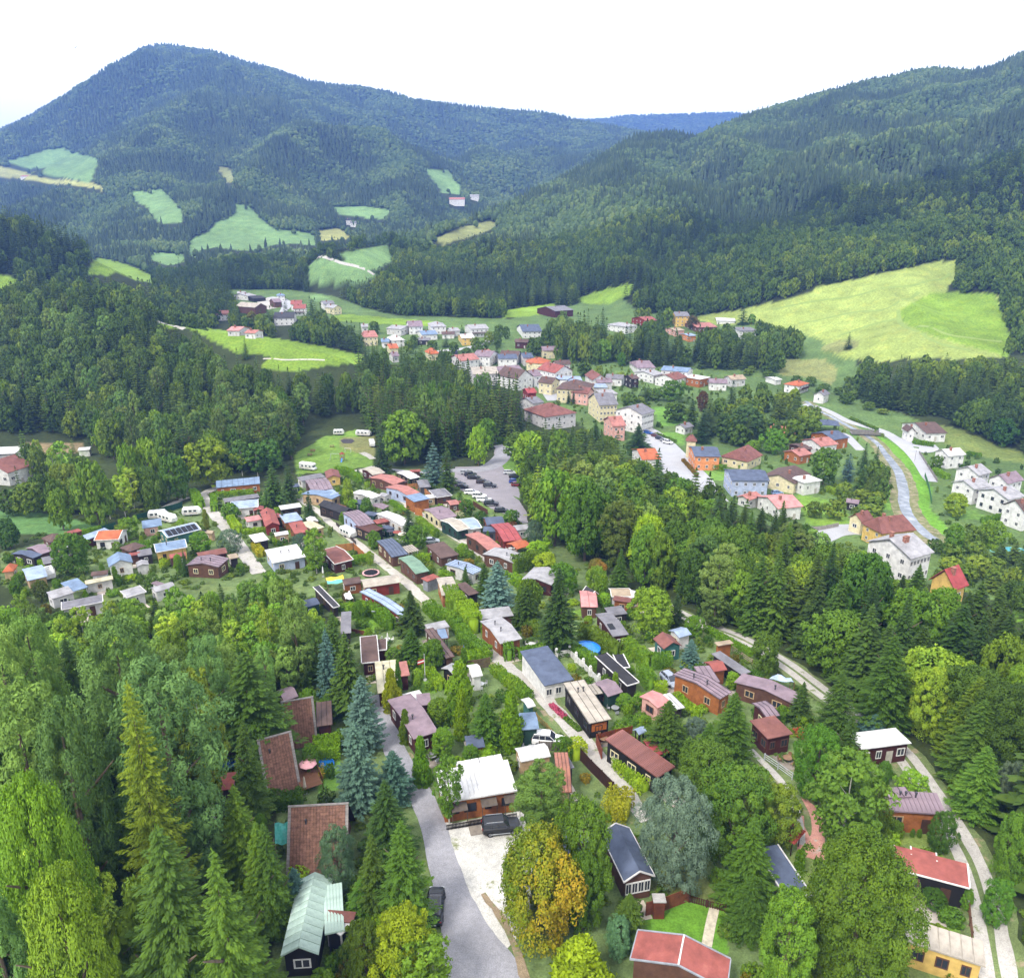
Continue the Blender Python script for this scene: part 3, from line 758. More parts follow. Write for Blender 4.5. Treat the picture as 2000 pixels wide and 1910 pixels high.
FM = dict(
 farc=foliage_mat('distant_needles', (.03, .05, .02), (.05, .085, .028), (.10, .14, .045)),
 farb=foliage_mat('distant_leaves', (.042, .078, .022), (.078, .13, .032), (.15, .20, .05)),
 spruce=foliage_mat('spruce_needles', (.028, .056, .010), (.058, .105, .012), (.135, .19, .018)),
 pine=foliage_mat('pine_needles', (.07, .13, .028), (.13, .205, .04), (.22, .30, .055)),
 larch=foliage_mat('larch_needles', (.10, .17, .012), (.17, .24, .014), (.28, .33, .02)),
 broad=foliage_mat('broad_leaves', (.042, .085, .010), (.09, .155, .013), (.20, .26, .018)),
 birch=foliage_mat('birch_leaves', (.085, .15, .02), (.145, .24, .024), (.26, .33, .032), local=.5),
 blue=foliage_mat('blue_spruce_needles', (.075, .135, .10), (.115, .185, .145), (.17, .25, .19)),
 hedge=foliage_mat('hedge_leaves', (.075, .15, .012), (.135, .23, .015), (.26, .33, .022)),
 willow=foliage_mat('silver_leaves', (.08, .12, .085), (.13, .18, .13), (.22, .27, .20)),
 flower=foliage_mat('autumn_leaves', (.10, .18, .01), (.24, .25, .01), (.40, .26, .012), local=1.0),
)
M_BARK = mat('6b5d4e', .95, .3, 3)
M_BIRCHBARK = mat('c9c4b8', .9, .3, 3)
def leaves(C, D, U, S, W, lv=None):
 """sprig quads: centre C, long axis D, cross axis U (unit rows), half length S, half width W -> verts, per-vert value"""
 D = D / np.linalg.norm(D, axis=1, keepdims=True)
 U = U - (U * D).sum(1, keepdims=True) * D
 U = U / np.maximum(np.linalg.norm(U, axis=1, keepdims=True), 1e-6)
 S = np.broadcast_to(np.asarray(S, float).reshape(-1, 1), (len(C), 1)); W = np.broadcast_to(np.asarray(W, float).reshape(-1, 1), (len(C), 1))
 V = np.stack([C - D * S, C - U * W + D * S * .15, C + D * S, C + U * W + D * S * .15], 1)
 if lv is None: lv = RNG.random(len(C))
 return V.reshape(-1, 3), np.repeat(lv, 4)
def leaf_mesh(name, V, lv, m, extra=None):
 me = bpy.data.meshes.new(name)
 nq = len(V) // 4
 ev, ef = (extra if extra is not None else (np.zeros((0, 3)), []))
 nv = len(V) + len(ev)
 me.vertices.add(nv)
 me.vertices.foreach_set('co', np.concatenate([V, np.asarray(ev, float).reshape(-1, 3)]).ravel())
 loops = np.concatenate([np.arange(nq * 4), np.array([i + len(V) for f in ef for i in f], int)]).astype(np.int32)
 tot = np.concatenate([np.full(nq, 4), np.array([len(f) for f in ef], int)]).astype(np.int32)
 st = np.concatenate([[0], np.cumsum(tot)[:-1]]).astype(np.int32)
 me.loops.add(len(loops)); me.loops.foreach_set('vertex_index', loops)
 me.polygons.add(len(tot)); me.polygons.foreach_set('loop_start', st); me.polygons.foreach_set('loop_total', tot)
 me.update(calc_edges=True)
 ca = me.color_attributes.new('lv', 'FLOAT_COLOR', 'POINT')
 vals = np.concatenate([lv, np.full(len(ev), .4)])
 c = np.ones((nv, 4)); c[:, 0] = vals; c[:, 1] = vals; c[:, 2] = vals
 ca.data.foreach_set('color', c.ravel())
 me.materials.append(m)
 return me
def conifer(name, m, nbr, nsp, size, rtop=.0, power=.85, droop=.22, H=16., Rr=3., base=.07, curl=.0, flat=.38, wid=.42, whorl=9):
 """tiers of drooping boughs with side sprays, height 1-scaled to H, radius to Rr"""
 C, D, U, S, L = [], [], [], [], []
 nw = max(5, nbr // whorl)
 for w in range(nw):
  f = (w + .3) / nw
  z0 = H * (base + (1 - base) * f ** .92)
  rr = Rr * ((1 - f) ** power * (1 - rtop) + rtop * (1 - f * .5)) * (.85 + .3 * RNG.random())
  nb = max(4, int(whorl * (1.15 - .5 * f)))
  for k in range(nb):
   az = 2 * math.pi * (k + RNG.random() * .8) / nb + w * 1.7
   rb = rr * (.72 + .42 * RNG.random()) + .12
   n = max(3, int(nsp * (rb / Rr) ** .8) + 2)
   t = (np.arange(n) + RNG.random(n)) / n
   t = .12 + .88 * t
   dirv = np.array([math.cos(az), math.sin(az), 0])
   side = np.array([-math.sin(az), math.cos(az), 0])
   z = z0 - droop * rb * t ** 1.3 + curl * rb * t ** 3 + (RNG.random(n) - .5) * .10
   sgn = np.where(RNG.random(n) < .5, -1, 1)
   spread = (1 - t) * .34 + .05
   c = dirv * (rb * t)[:, None] + side * (sgn * spread * rb * RNG.random(n))[:, None]
   c[:, 2] = z
   d = dirv[None] * (.5 + .5 * t)[:, None] + side[None] * (sgn * (.75 - .4 * t))[:, None]
   d[:, 2] = -.25 + (RNG.random(n) - .5) * .45
   u = np.cross(d, np.array([0, 0, 1.0])) * 1.0
   u[:, 2] += (RNG.random(n) - .5) * flat * 2
   C.append(c); D.append(d); U.append(u)
   S.append(np.full(n, size * (.75 + .5 * RNG.random()) * (.65 + .35 * rb / Rr)))
   bl = RNG.random() * .5
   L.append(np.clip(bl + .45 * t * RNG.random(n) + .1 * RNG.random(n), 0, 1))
 n = 12
 zz = H * (.95 + .06 * RNG.random(n)); c = np.stack([(RNG.random(n) - .5) * .15, (RNG.random(n) - .5) * .15, zz], 1)
 C.append(c); D.append(np.stack([RNG.random(n) - .5, RNG.random(n) - .5, np.full(n, 1.4)], 1)); U.append(RNG.random((n, 3)) - .5)
 S.append(np.full(n, size * .8)); L.append(np.full(n, .6))
 C = np.concatenate(C); D = np.concatenate(D); U = np.concatenate(U); S = np.concatenate(S); L = np.concatenate(L)
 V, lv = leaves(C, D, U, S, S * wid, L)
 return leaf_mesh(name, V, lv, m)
def blobby(name, m, nblob, per, size, H=12., Rr=4.5, base=.16, shape='round', blob=.30, wid=.6, droop=0.0, up=.35, sparse=0.0, side=0):
 """crown of many leafy masses on the ends of limbs, each a shell of small sprigs"""
 C, D, U, S, L = [], [], [], [], []
 zc0, zc1 = H * base, H
 g = math.pi * (3 - math.sqrt(5)); ph = RNG.random(3) * 6.28
 for k in range(nblob):
  f = (k + .5) / nblob
  if shape == 'round':
   h = 1 - 2 * f * .93
   rad = math.sqrt(max(0, 1 - h * h)) ** .8
   zz = zc0 + (zc1 - zc0) * (.5 + .5 * h) ** .9
  elif shape == 'tall':
   h = 1 - f
   rad = (math.sin(math.pi * min(.96, .12 + .84 * f ** .8)) ** .55) * (.9 if f > .2 else .7)
   zz = zc0 + (zc1 - zc0) * h
  elif shape == 'cone':
   h = 1 - f
   rad = f ** .75 * .95 + .08
   zz = zc0 + (zc1 - zc0) * h
  az = k * g + RNG.random() * .5
  q = (.62 + .36 * RNG.random()) * rad * Rr
  rb = Rr * blob * (.5 + .9 * RNG.random() ** 1.4)
  lump = 1 + .20 * math.sin(az * 2 + ph[0]) + .14 * math.sin(az * 3 + zz * .7 + ph[1]) + .10 * math.sin(zz * 1.6 + ph[2])
  q *= lump; zz += (RNG.random() - .5) * H * .05
  if shape != 'round': rb *= (.55 + .5 * rad)
  c0 = np.array([math.cos(az) * q, math.sin(az) * q, zz - rb * .5])
  n = int(per * (.7 + .6 * RNG.random()))
  v = RNG.normal(size=(n, 3)); v /= np.linalg.norm(v, axis=1, keepdims=True)
  out = c0.copy(); out[2] = (zz - (zc0 + zc1) / 2) * .8
  out /= np.linalg.norm(out) + 1e-6
  flip = (v @ out) < -.35
  v[flip] *= -1
  v[:, 2] = np.where(v[:, 2] < -.6, -v[:, 2], v[:, 2])
  rr = rb * (.72 + .34 * RNG.random(n)) * (1 + .22 * np.sin(v[:, 0] * 7 + k) * np.cos(v[:, 1] * 6 + k * 2))
  c = c0 + v * rr[:, None] * np.array([1, 1, .82])
  nv_ = v + RNG.normal(size=(n, 3)) * .33; nv_[:, 2] += .15
  d = RNG.normal(size=(n, 3)); d -= (d * nv_).sum(1, keepdims=True) * nv_ / (nv_ * nv_).sum(1, keepdims=True); d += v * .25; d[:, 2] -= droop * 1.5
  u = np.cross(d, nv_)
  C.append(c); D.append(d); U.append(u); S.append(size * (.7 + .6 * RNG.random(n)))
  bl = RNG.random() * .55
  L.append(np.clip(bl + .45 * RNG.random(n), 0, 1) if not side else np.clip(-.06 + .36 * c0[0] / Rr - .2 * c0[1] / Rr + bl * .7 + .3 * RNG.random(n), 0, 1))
 C = np.concatenate(C); D = np.concatenate(D); U = np.concatenate(U); S = np.concatenate(S); L = np.concatenate(L)
 if sparse:
  keep = RNG.random(len(C)) > sparse
  C, D, U, S, L = C[keep], D[keep], U[keep], S[keep], L[keep]
 C[:, 2] = np.maximum(C[:, 2], .05 * H)
 V, lv = leaves(C, D, U, S, S * wid, L)
 return leaf_mesh(name, V, lv, m)
def trunk_mesh(name, H, r, m, limbs=0, Rr=3, lean=.0, z0=.2):
 mb = MB()
 mb.bar((0, 0, -.4), (lean * H * .4, 0, H * .45), r, 7, 0, r * .7)
 mb.bar((lean * H * .4, 0, H * .45), (lean * H * .5, 0, H * .93), r * .7, 6, 0, r * .15)
 for k in range(limbs):
  a = k * 2.4 + 1; z = H * (z0 + .55 * k / max(limbs, 1))
  mb.bar((lean * z, 0, z), (math.cos(a) * Rr * .62, math.sin(a) * Rr * .62, z + H * .16), r * .4, 5, 0, r * .1)
 return mb.mesh(name, m)
PROTO = {}
def protos():
 P = PROTO
 def reg(kind, lod, me, H, Rr):
  c = np.empty(len(me.vertices) * 3); me.vertices.foreach_get('co', c); c = c.reshape(-1, 3)
  r = np.hypot(c[:, 0], c[:, 1])
  P.setdefault((kind, lod), []).append((me, float(np.percentile(c[:, 2], 99.7)), float(np.percentile(r, 96.5 if kind in ('spruce', 'blue', 'larch') else 97))))
 for v in range(2):
  reg('spruce', -1, conifer('spruce_crown', FM['spruce'], 460, 84, .17, H=16, Rr=3.3, power=.74 + .1 * v, droop=.26, curl=.14, wid=.36), 16, 3.3)
  reg('pine', -1, blobby('pine_crown', FM['pine'], 150, 210, .15, H=14, Rr=3.8, base=.1, shape='tall', blob=.22, wid=.36), 14, 3.8)
  reg('broad', -1, blobby('leafy_crown', FM['broad'], 150, 210, .14, H=11, Rr=4.4, base=.05, blob=.22, wid=.6), 11, 4.4)
 reg('broad', -2, blobby('leafy_crown', FM['broad'], 300, 210, .10, H=11, Rr=4.4, base=.03, blob=.2, wid=.62), 11, 4.4)
 reg('willow', -1, blobby('silver_crown', FM['willow'], 230, 210, .13, H=11, Rr=4.6, base=.03, blob=.2, wid=.36, droop=.15), 11, 4.6)
 reg('larch', -1, conifer('larch_crown', FM['larch'], 460, 84, .19, H=18, Rr=3.5, power=.62, droop=.42, curl=.3, wid=.30, flat=.9), 18, 3.5)
 reg('blue', -1, conifer('blue_spruce_crown', FM['blue'], 330, 50, .20, H=12, Rr=3.0, power=.66, droop=.12, curl=.16, wid=.5), 12, 3.)
 for v in range(3):
  reg('spruce', 0, conifer('spruce_crown', FM['spruce'], 300, 30, .34, H=16, Rr=3.2, power=.8 + .1 * v, droop=.28, curl=.12), 16, 3.2)
  reg('spruce', 1, conifer('spruce_crown', FM['spruce'], 150, 14, .52, H=16, Rr=3.0, power=.85, droop=.28, curl=.1, wid=.45), 16, 3.)
  reg('spruce', 2, conifer('spruce_crown', FM['spruce'], 66, 7, .85, H=16, Rr=3.0, power=.8, droop=.3, wid=.5, whorl=6), 16, 3.)
  reg('blue', 0, conifer('blue_spruce_crown', FM['blue'], 210, 26, .30, H=12, Rr=3.0, power=.72, droop=.12, curl=.16, wid=.55), 12, 3.)
  reg('pine', 0, blobby('pine_crown', FM['pine'], 90, 95, .30, H=14, Rr=3.8, base=.12, shape='tall', blob=.26, wid=.38, up=.6), 14, 3.8)
  reg('pine', 1, blobby('pine_crown', FM['pine'], 60, 42, .46, H=14, Rr=3.6, base=.16, shape='tall', blob=.28, wid=.42), 14, 3.6)
  reg('broad', 0, blobby('leafy_crown', FM['broad'], 95, 100, .27, H=11, Rr=4.6, base=.10, blob=.27, wid=.62), 11, 4.6)
  reg('broad', 1, blobby('leafy_crown', FM['broad'], 60, 46, .46, H=11, Rr=4.6, base=.12, blob=.29, wid=.65), 11, 4.6)
  reg('broad', 2, blobby('leafy_crown', FM['broad'], 34, 22, .82, H=11, Rr=4.6, base=.12, blob=.33, wid=.7), 11, 4.6)
 for v in range(2):
  reg('blue', 1, conifer('blue_spruce_crown', FM['blue'], 120, 14, .48, H=12, Rr=3.0, power=.75, droop=.12, curl=.12, wid=.55), 12, 3.)
  reg('larch', 0, conifer('larch_crown', FM['larch'], 280, 30, .30, H=18, Rr=3.3, power=.75, droop=.45, curl=.25, wid=.32, flat=.9), 18, 3.3)
  reg('larch', 1, conifer('larch_crown', FM['larch'], 140, 14, .48, H=18, Rr=3.3, power=.7, droop=.4, curl=.2, wid=.36, flat=.9), 18, 3.3)
  reg('birch', 0, blobby('birch_crown', FM['birch'], 80, 85, .22, H=13, Rr=2.9, base=.18, shape='tall', blob=.3, wid=.6, droop=.5, sparse=.15), 13, 2.9)
  reg('birch', 1, blobby('birch_crown', FM['birch'], 50, 40, .40, H=13, Rr=2.9, base=.2, shape='tall', blob=.33, wid=.6, droop=.4), 13, 2.9)
  reg('thuja', 0, blobby('thuja_crown', FM['hedge'], 60, 60, .18, H=5, Rr=.9, base=.0, shape='tall', blob=.55, wid=.5, droop=-.8), 5, .9)
  reg('goldcone', 0, blobby('golden_cypress_crown', FM['hedge'], 70, 90, .20, H=6, Rr=1.7, base=.0, shape='cone', blob=.42, wid=.5, droop=-.8), 6, 1.7)
  reg('willow', 0, blobby('silver_crown', FM['willow'], 100, 100, .24, H=11, Rr=4.6, base=.05, blob=.27, wid=.4, droop=.2), 11, 4.6)
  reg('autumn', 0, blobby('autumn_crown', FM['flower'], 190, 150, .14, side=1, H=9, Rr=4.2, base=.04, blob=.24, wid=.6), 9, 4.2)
  reg('bush', 0, blobby('bush_foliage', FM['broad'], 30, 46, .20, H=2.4, Rr=1.6, base=.02, blob=.42, wid=.6), 2.4, 1.6)
  reg('bush', 1, blobby('bush_foliage', FM['broad'], 14, 24, .34, H=2.4, Rr=1.6, base=.02, blob=.45, wid=.65), 2.4, 1.6)
 P[('trunk', 'brown')] = trunk_mesh('trunk', 10, .26, M_BARK, 5, 3)
 P[('trunk', 'pale')] = trunk_mesh('trunk', 10, .17, M_BIRCHBARK, 5, 2.6)
 P[('trunk', 'mast')] = trunk_mesh('trunk', 10, .18, M_BARK, 0)
protos()
KIND = dict(spruce=('spruce_tree', 'brown', 'spruce tree'), blue=('blue_spruce_tree', 'brown', 'spruce tree'), pine=('pine_tree', 'brown', 'pine tree'),
   larch=('larch_tree', 'mast', 'larch tree'), broad=('broadleaf_tree', 'brown', 'tree'), birch=('birch_tree', 'pale', 'birch tree'),
   thuja=('thuja_tree', None, 'conifer'), goldcone=('cypress_tree', None, 'conifer'), willow=('silver_leaved_tree', 'brown', 'tree'),
   autumn=('autumn_tree', 'brown', 'tree'), bush=('bush', None, 'bush'))
PLACED = []      # (x, y, radius) of every individual tree
def tree(kind, p, H, rad, label, group=None, tint=None, lod=None, rz=None):
 nm, tk, cat = KIND[kind]
 s = px_per_m(p) * .512
 if lod is None: lod = -1 if s > 7.0 else 0 if s > 4.2 else (1 if s > 1.6 else 2)
 if (kind, lod) not in PROTO: lod = max(q for (k_, q) in PROTO if k_ == kind and (q <= lod or q == 0))
 if kind == 'broad' and lod == -1 and max(rad / 4.4, H / 11) > 1.2: lod = -2
 me, h0, r0 = random.choice(PROTO[(kind, lod)])
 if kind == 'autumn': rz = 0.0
 rz = random.random() * 6.28 if rz is None else rz
 t = thing(nm, label, cat, (p[0], p[1], p[2] - .15), rz, group)
 cr = link('crown' if kind not in ('bush',) else 'foliage', me, t)
 cr.scale = (rad / r0, rad / r0, H / h0)
 if tint: cr.color = tuple(tint) + (1,)
 if tk:
  tr = link('trunk', PROTO[('trunk', tk)], t)
  tr.scale = (H / 14, H / 14, H / 10 * .95)
 PLACED.append((p[0], p[1], rad))
 return t
def solve_h(p, reg, ytop):
 """height of a thing standing at p whose top shows at photo row ytop"""
 _, yt = px(reg, 0, ytop)
 v = (955 - yt) / FOC
 dz = (v * p[1] * cT - p[1] * sT) / (cT + v * sT)
 return dz + CAM_H - p[2]
def tr(kind, reg, x, ytop, ybase, w, label, tint=None, group=None):
 p = at(reg, x, ybase)
 H = max(1.0, solve_h(p, reg, ytop))
 bx, by_ = px(reg, x, ybase); tx_, ty_ = px(reg, x, ytop)
 dx = (1000 - bx) / (5450 - by_) * (by_ - ty_) * .62
 p = at(reg, x + dx * REG[reg][2], ybase)
 rad = w / REG[reg][2] / px_per_m((p[0], p[1], p[2] + H * .4)) / 2
 return tree(kind, p, H, rad, label, group, tint)
# ---- trees one can point to ------------------------------------------------
Y_ = (1.25, 1.15, .7); DK = (.62, .68, .7); LG = (1.35, 1.25, .9); YG = (1.7, 1.5, .7); OL = (1.25, 1.0, .7)
TREES = [
 ('larch', 'T4', 690, 465, 1700, 330, 'tall bright green larch with a narrow pointed crown above the dark gap', None),
 ('pine', 'T4', 800, 350, 1480, 520, 'tall grey-green pine standing behind the bright pointed larch', (1.38, 1.49, 1.82)),
 ('pine', 'T4', 130, 470, 1650, 560, 'broad light green pine beside the yellow-green maple', (1.38, 1.43, 1.22)),
 ('pine', 'T4', 350, 560, 1700, 340, 'dark-topped pine between the broad pine and the larch', (1.06, 1.17, 1.22)),
 ('pine', 'T4', 590, 130, 1080, 420, 'large dark green pine behind the larch tip', (0.94, 1.07, 1.15)),
 ('pine', 'T4', 170, 130, 900, 280, 'slim light pine in front of the flat camp roofs', (1.44, 1.56, 1.22)),
 ('pine', 'T4', 30, 190, 1000, 280, 'pale green pine at the edge of the camp hedge', (1.31, 1.43, 1.28)),
 ('pine', 'T4', 1000, 225, 760, 200, 'blue-green pine beside the row of birches', (1.19, 1.43, 1.82)),
 ('broad', 'T4', 190, 920, 2150, 400, 'bright green maple with pale limbs showing', (2.0, 2.1, 1.2)),
 ('broad', 'T4', 330, 1360, 2500, 430, 'yellow-green maple with a rounded glowing crown', (2.9, 2.5, 1.3)),
 ('spruce', 'T4', 830, 1170, 2380, 620, 'broad sunlit spruce with layered drooping boughs', (1.88, 1.89, 1.35)),
 ('spruce', 'T4', 1090, 1290, 2450, 480, 'dense spruce on the flank of the broad layered spruce', (1.69, 1.76, 1.28)),
 ('spruce', 'T4', 1190, 640, 1120, 190, 'narrow dark spruce in front of the tiled A-frame gable', (1.00, 1.10, 1.15)),
 ('spruce', 'T4', 1150, 950, 1480, 250, 'conical green spruce below the red shed roofs', (1.44, 1.56, 1.08)),
 ('spruce', 'T4', 1290, 1130, 1650, 200, 'young green spruce beside the teal tarpaulin shelter', (1.50, 1.62, 1.08)),
 ('spruce', 'R8', 330, 950, 1560, 300, 'bushy green spruce beside the brown tiled roof with the teal shelter', (1.44, 1.62, 1.08)),
 ('spruce', 'T4', 1200, 310, 830, 380, 'wide dark spruce with sweeping boughs uphill of the A-frames', (1.25, 1.37, 1.08)),
 ('birch', 'T4', 960, 390, 1120, 230, 'yellowish hanging birch between pine and dark spruce', (1.15, .95, .8)),
 ('birch', 'T4', 840, 200, 620, 150, 'yellow-green birch at the rim of the young wood', (1.1, 1.05, .8)),
 ('pine', 'T4', 20, 1500, 2500, 330, 'blue-green pine below the maple at the wood edge', (1.00, 1.23, 1.35)),
 ('broad', 'T4', 0, 760, 1700, 240, 'dark green tree squeezed between two pines', DK),
 ('blue', 'R8', 540, 1210, 1490, 150, 'small grey-blue spruce touching the mint metal roof', (.6, .8, .8)),
 ('willow', 'R8', 790, 985, 1340, 260, 'feathery grey-green shrub tree against the tiled roof', (.95, 1.2, .75)),
 ('spruce', 'R8', 1190, 930, 1600, 340, 'bright green spruce standing at the road bend by the parked car', (1.88, 2.08, 1.15)),
 ('spruce', 'R8', 1010, 1010, 1560, 240, 'yellow-tipped spruce beside the bright roadside spruce', (2.00, 1.82, 0.94)),
 ('spruce', 'R8', 1090, 690, 1150, 320, 'dark roadside spruce below the silver firs', (1.12, 1.27, 1.15)),
 ('blue', 'R8', 910, 340, 860, 260, 'tall layered silver-green fir beside the blue paddling pool', (.78, .92, .78)),
 ('blue', 'R8', 945, 65, 500, 230, 'silver-blue spruce standing over the glazed porch', (.85, .95, .88)),
 ('blue', 'R8', 1130, 510, 810, 220, 'grey-green pine leaning over the asphalt road', (.62, .80, .68)),
 ('blue', 'R5', 150, 120, 620, 190, 'slender blue spruce next to a dark spruce above the A-frames', (.8, .95, .95)),
 ('spruce', 'R5', 300, 150, 760, 330, 'full dark green spruce between the slender blue spruce and the road', (.9, 1.0, .85)),
 ('spruce', 'U3', 360, 1300, 1990, 300, 'pointed bright spruce at the front of the young wood', (1.25, 1.4, .8)),
 ('spruce', 'U3', 550, 1250, 2000, 260, 'dark spruce beside the pointed bright spruce', (.85, .95, .85)),
 ('broad', 'R8', 1180, 1480, 2000, 420, 'yellow-leaved shrub tree beside the road and the mint roof', (3.0, 2.2, .7)),
 ('broad', 'R8', 960, 1540, 1980, 300, 'green and rust coloured tree in front of the white shed roof', (1.5, 1.3, .9)),
 ('birch', 'R8', 1290, 1660, 2100, 380, 'feathery yellow-green shrub at the roadside corner', (1.1, 1.15, .6)),
 ('spruce', 'R8', 950, 1270, 1560, 250, 'green fir shrub between the tiled roof and the roadside spruce', (1.50, 1.82, 1.22)),
 ('autumn', 'T7', 625, 740, 1470, 760, 'round tree turning orange and gold beside the gravel yard', None),
 ('broad', 'T7', 980, 470, 1260, 520, 'bright green rounded tree behind the orange-gold tree', (1.6, 1.6, 1.0)),
 ('broad', 'T7', 980, 880, 1480, 330, 'mid green tree between the golden tree and the slate gabled cabin', (1.3, 1.4, 1.0)),
 ('pine', 'T7', 640, 180, 690, 440, 'spiky light green pine beside the white ribbed roof', (1.3, 1.35, 1.0)),
 ('goldcone', 'T7', 960, 1560, 2000, 560, 'golden-green bushes at the foot of the golden tree', (2.2, 1.7, .6)),
 ('spruce', 'T7', 1340, 1200, 1540, 300, 'dark green fir beside the brown garden wall', (.9, 1.0, .8)),
 ('willow', 'T7', 1260, 1400, 1670, 250, 'pale green shrub tree above the big red roof', (.9, 1.35, .75)),
 ('willow', 'S1', 870, 290, 1080, 570, 'big silver-grey willow with a dense rounded crown', (.78, .9, .78)),
 ('broad', 'S1', 1330, 200, 880, 640, 'dark green deciduous tree behind the silver willow', (.8, 1.0, 1.0)),
 ('broad', 'S1', 1600, 330, 780, 480, 'grey-green deciduous tree beside the short rutted track', (1.15, 1.15, 1.1)),
 ('spruce', 'S1', 1440, 600, 1230, 480, 'fresh green fir behind the brown slatted fence', (1.6, 1.75, .95)),
 ('spruce', 'S1', 1440, 1010, 1450, 330, 'green spruce beside the slab path lawn', (1.3, 1.45, .9)),
 ('broad', 'S1', 1740, 1160, 1900, 520, 'light grey-green tree at the slate roof of the long cabin', (1.4, 1.6, 1.25)),
 ('broad', 'S2', 500, 900, 1900, 820, 'massive dark green tree beside the two red and cream roofs', (.66, .8, .6)),
 ('birch', 'S2', 400, 270, 1000, 480, 'birch with yellowing twigs above the red roofed long cabin', (.75, .85, .7)),
 ('broad', 'S2', 560, 460, 900, 300, 'olive green tree beside the orange wooden cabin', (1.7, 1.5, .7)),
 ('spruce', 'R7', 1400, 790, 1400, 330, 'dark green spruce in front of the white flat roof', (.85, .95, .7)),
 ('broad', 'R7', 1180, 880, 1400, 420, 'mid green tree uphill of the red grit drive', (1.0, 1.4, .9)),
 ('spruce', 'R7', 1330, 440, 960, 300, 'tall slender spruce beside the curving twin rut track', (.85, 1.0, .85)),
 ('spruce', 'R7', 1050, 520, 830, 190, 'short dark yew beside the mauve roofs', (.75, .85, .75)),
 ('spruce', 'R7', 520, 600, 1130, 340, 'tall spruce between the rusty roof and the orange cabin', (1.15, 1.3, .85)),
 ('spruce', 'R7', 330, 830, 1210, 260, 'green spruce in front of the tall spruce by the rusty roof', (1.2, 1.4, .85)),
 ('spruce', 'R6', 1590, 660, 1110, 340, 'layered dark conifer beside the red ribbed roof', (1.0, 1.05, .7)),
 ('willow', 'R6', 1800, 790, 1060, 190, 'silvery shrub tree behind the layered dark conifer', (1.0, 1.05, 1.0)),
 ('broad', 'R7', 330, 1000, 1400, 520, 'broad tree with whitish leaf undersides below the rail steps', (1.1, 1.15, 1.0)),
 ('spruce', 'R4', 360, 430, 1060, 330, 'tall dark spruce with two bare lower trunks by the blue pool', (.75, .85, .75)),
 ('broad', 'R4', 1080, 590, 930, 380, 'round deciduous tree behind the cabin with the solar panel', (1.2, 1.35, .85)),
 ('spruce', 'R4', 835, 280, 600, 160, 'symmetrical bright green conifer at the edge of the wood', (1.4, 1.55, .7)),
 ('thuja', 'R4', 700, 470, 640, 75, 'slim green cypress beside the small grey trimmed shed', (1, 1.1, .8)),
 ('blue', 'R4', 1375, 975, 1180, 150, 'small symmetrical blue spruce beside the green gabled cabin', (.85, 1.0, 1.0)),
 ('blue', 'R3', 1065, 970, 1320, 260, 'large symmetrical blue spruce in the middle of the camp', (.85, 1.0, 1.0)),
 ('spruce', 'R3', 965, 980, 1230, 150, 'dark column conifer beside the large blue spruce', (.7, .85, .7)),
 ('spruce', 'R3', 1290, 1160, 1470, 250, 'dark yew behind the brown chalet with the grey roof', (.85, .9, .6)),
 ('spruce', 'R3', 385, 540, 840, 140, 'dark spruce by the lane between two white roofs', (.7, .8, .75)),
 ('broad', 'R3', 450, 690, 870, 180, 'round green tree beside the dark lane-side spruce', (1.2, 1.4, .8)),
 ('blue', 'R3', 575, 60, 380, 190, 'tall blue spruce beside the car park', (.85, .95, .95)),
 ('spruce', 'R3', 680, 90, 440, 150, 'olive spruce next to the tall blue spruce by the cars', (.95, 1.0, .75)),
 ('spruce', 'R3', 175, 0, 290, 150, 'dark spruce at the corner of the caravan meadow', (.75, .85, .75)),
 ('spruce', 'R3', 400, 1190, 1520, 230, 'leaning conifer with browning twigs by the lane', (.9, .9, .65)),
 ('spruce', 'R3', 410, 1480, 1740, 210, 'green spruce in front of the long brown roof', (1.0, 1.2, .7)),
 ('broad', 'R3', 570, 1570, 1790, 210, 'apple tree in front of the long brown roof', (1.3, 1.4, .9)),
 ('broad', 'R3', 120, 730, 870, 130, 'round dark green tree at the end of the dark brown hut', (1.2, 1.4, .9)),
 ('broad', 'R3', 60, 480, 620, 130, 'dark tree beside the brown pergola roof', (.8, 1.0, .9)),
 ('broad', 'R3', 1380, 810, 960, 200, 'bright lime green tree by the orange shed roof', (2.0, 2.2, .7)),
 ('willow', 'R3', 1360, 650, 850, 170, 'silvery round tree at the end of the car park', (.8, .95, .7)),
 ('broad', 'R3', 1430, 900, 1060, 190, 'yellow-green garden tree below the lime green tree', (1.6, 1.6, .7)),
 ('autumn', 'R3', 1830, 950, 1060, 160, 'small tree with copper-pink leaves at the wood edge', (1.4, .8, 2.2)),
 ('broad', 'R3', 1170, 570, 690, 140, 'garden tree at the lower end of the car park', (1.1, 1.4, .9)),
 ('broad', 'R3', 1190, 660, 740, 70, 'small purple-leaved tree near the car park', (1.2, .35, .9)),
 ('broad', 'R3', 830, 490, 620, 130, 'garden tree between mauve roof and car park', (.9, 1.1, .8)),
 ('broad', 'R3', 940, 580, 690, 110, 'dark green garden tree beside the dark blue roof', (.8, 1.0, .9)),
 ('spruce', 'R2', 800, 430, 680, 125, 'dense dark egg-shaped conifer among the chalets', (.55, .7, .6)),
 ('birch', 'R2', 840, 715, 1060, 190, 'tall light green birch over the red roof', (.85, 1.0, .7)),
 ('broad', 'R2', 1095, 330, 560, 110, 'pale green birch-like tree beside the white roof', (1.3, 1.4, 1.1)),
 ('broad', 'R2', 1140, 490, 570, 90, 'round lime coloured bush tree beside a white roof', (1.9, 2.2, .8)),
 ('spruce', 'R2', 520, 215, 560, 200, 'tall light spruce at the end of the long barn', (1.2, 1.35, 1.0)),
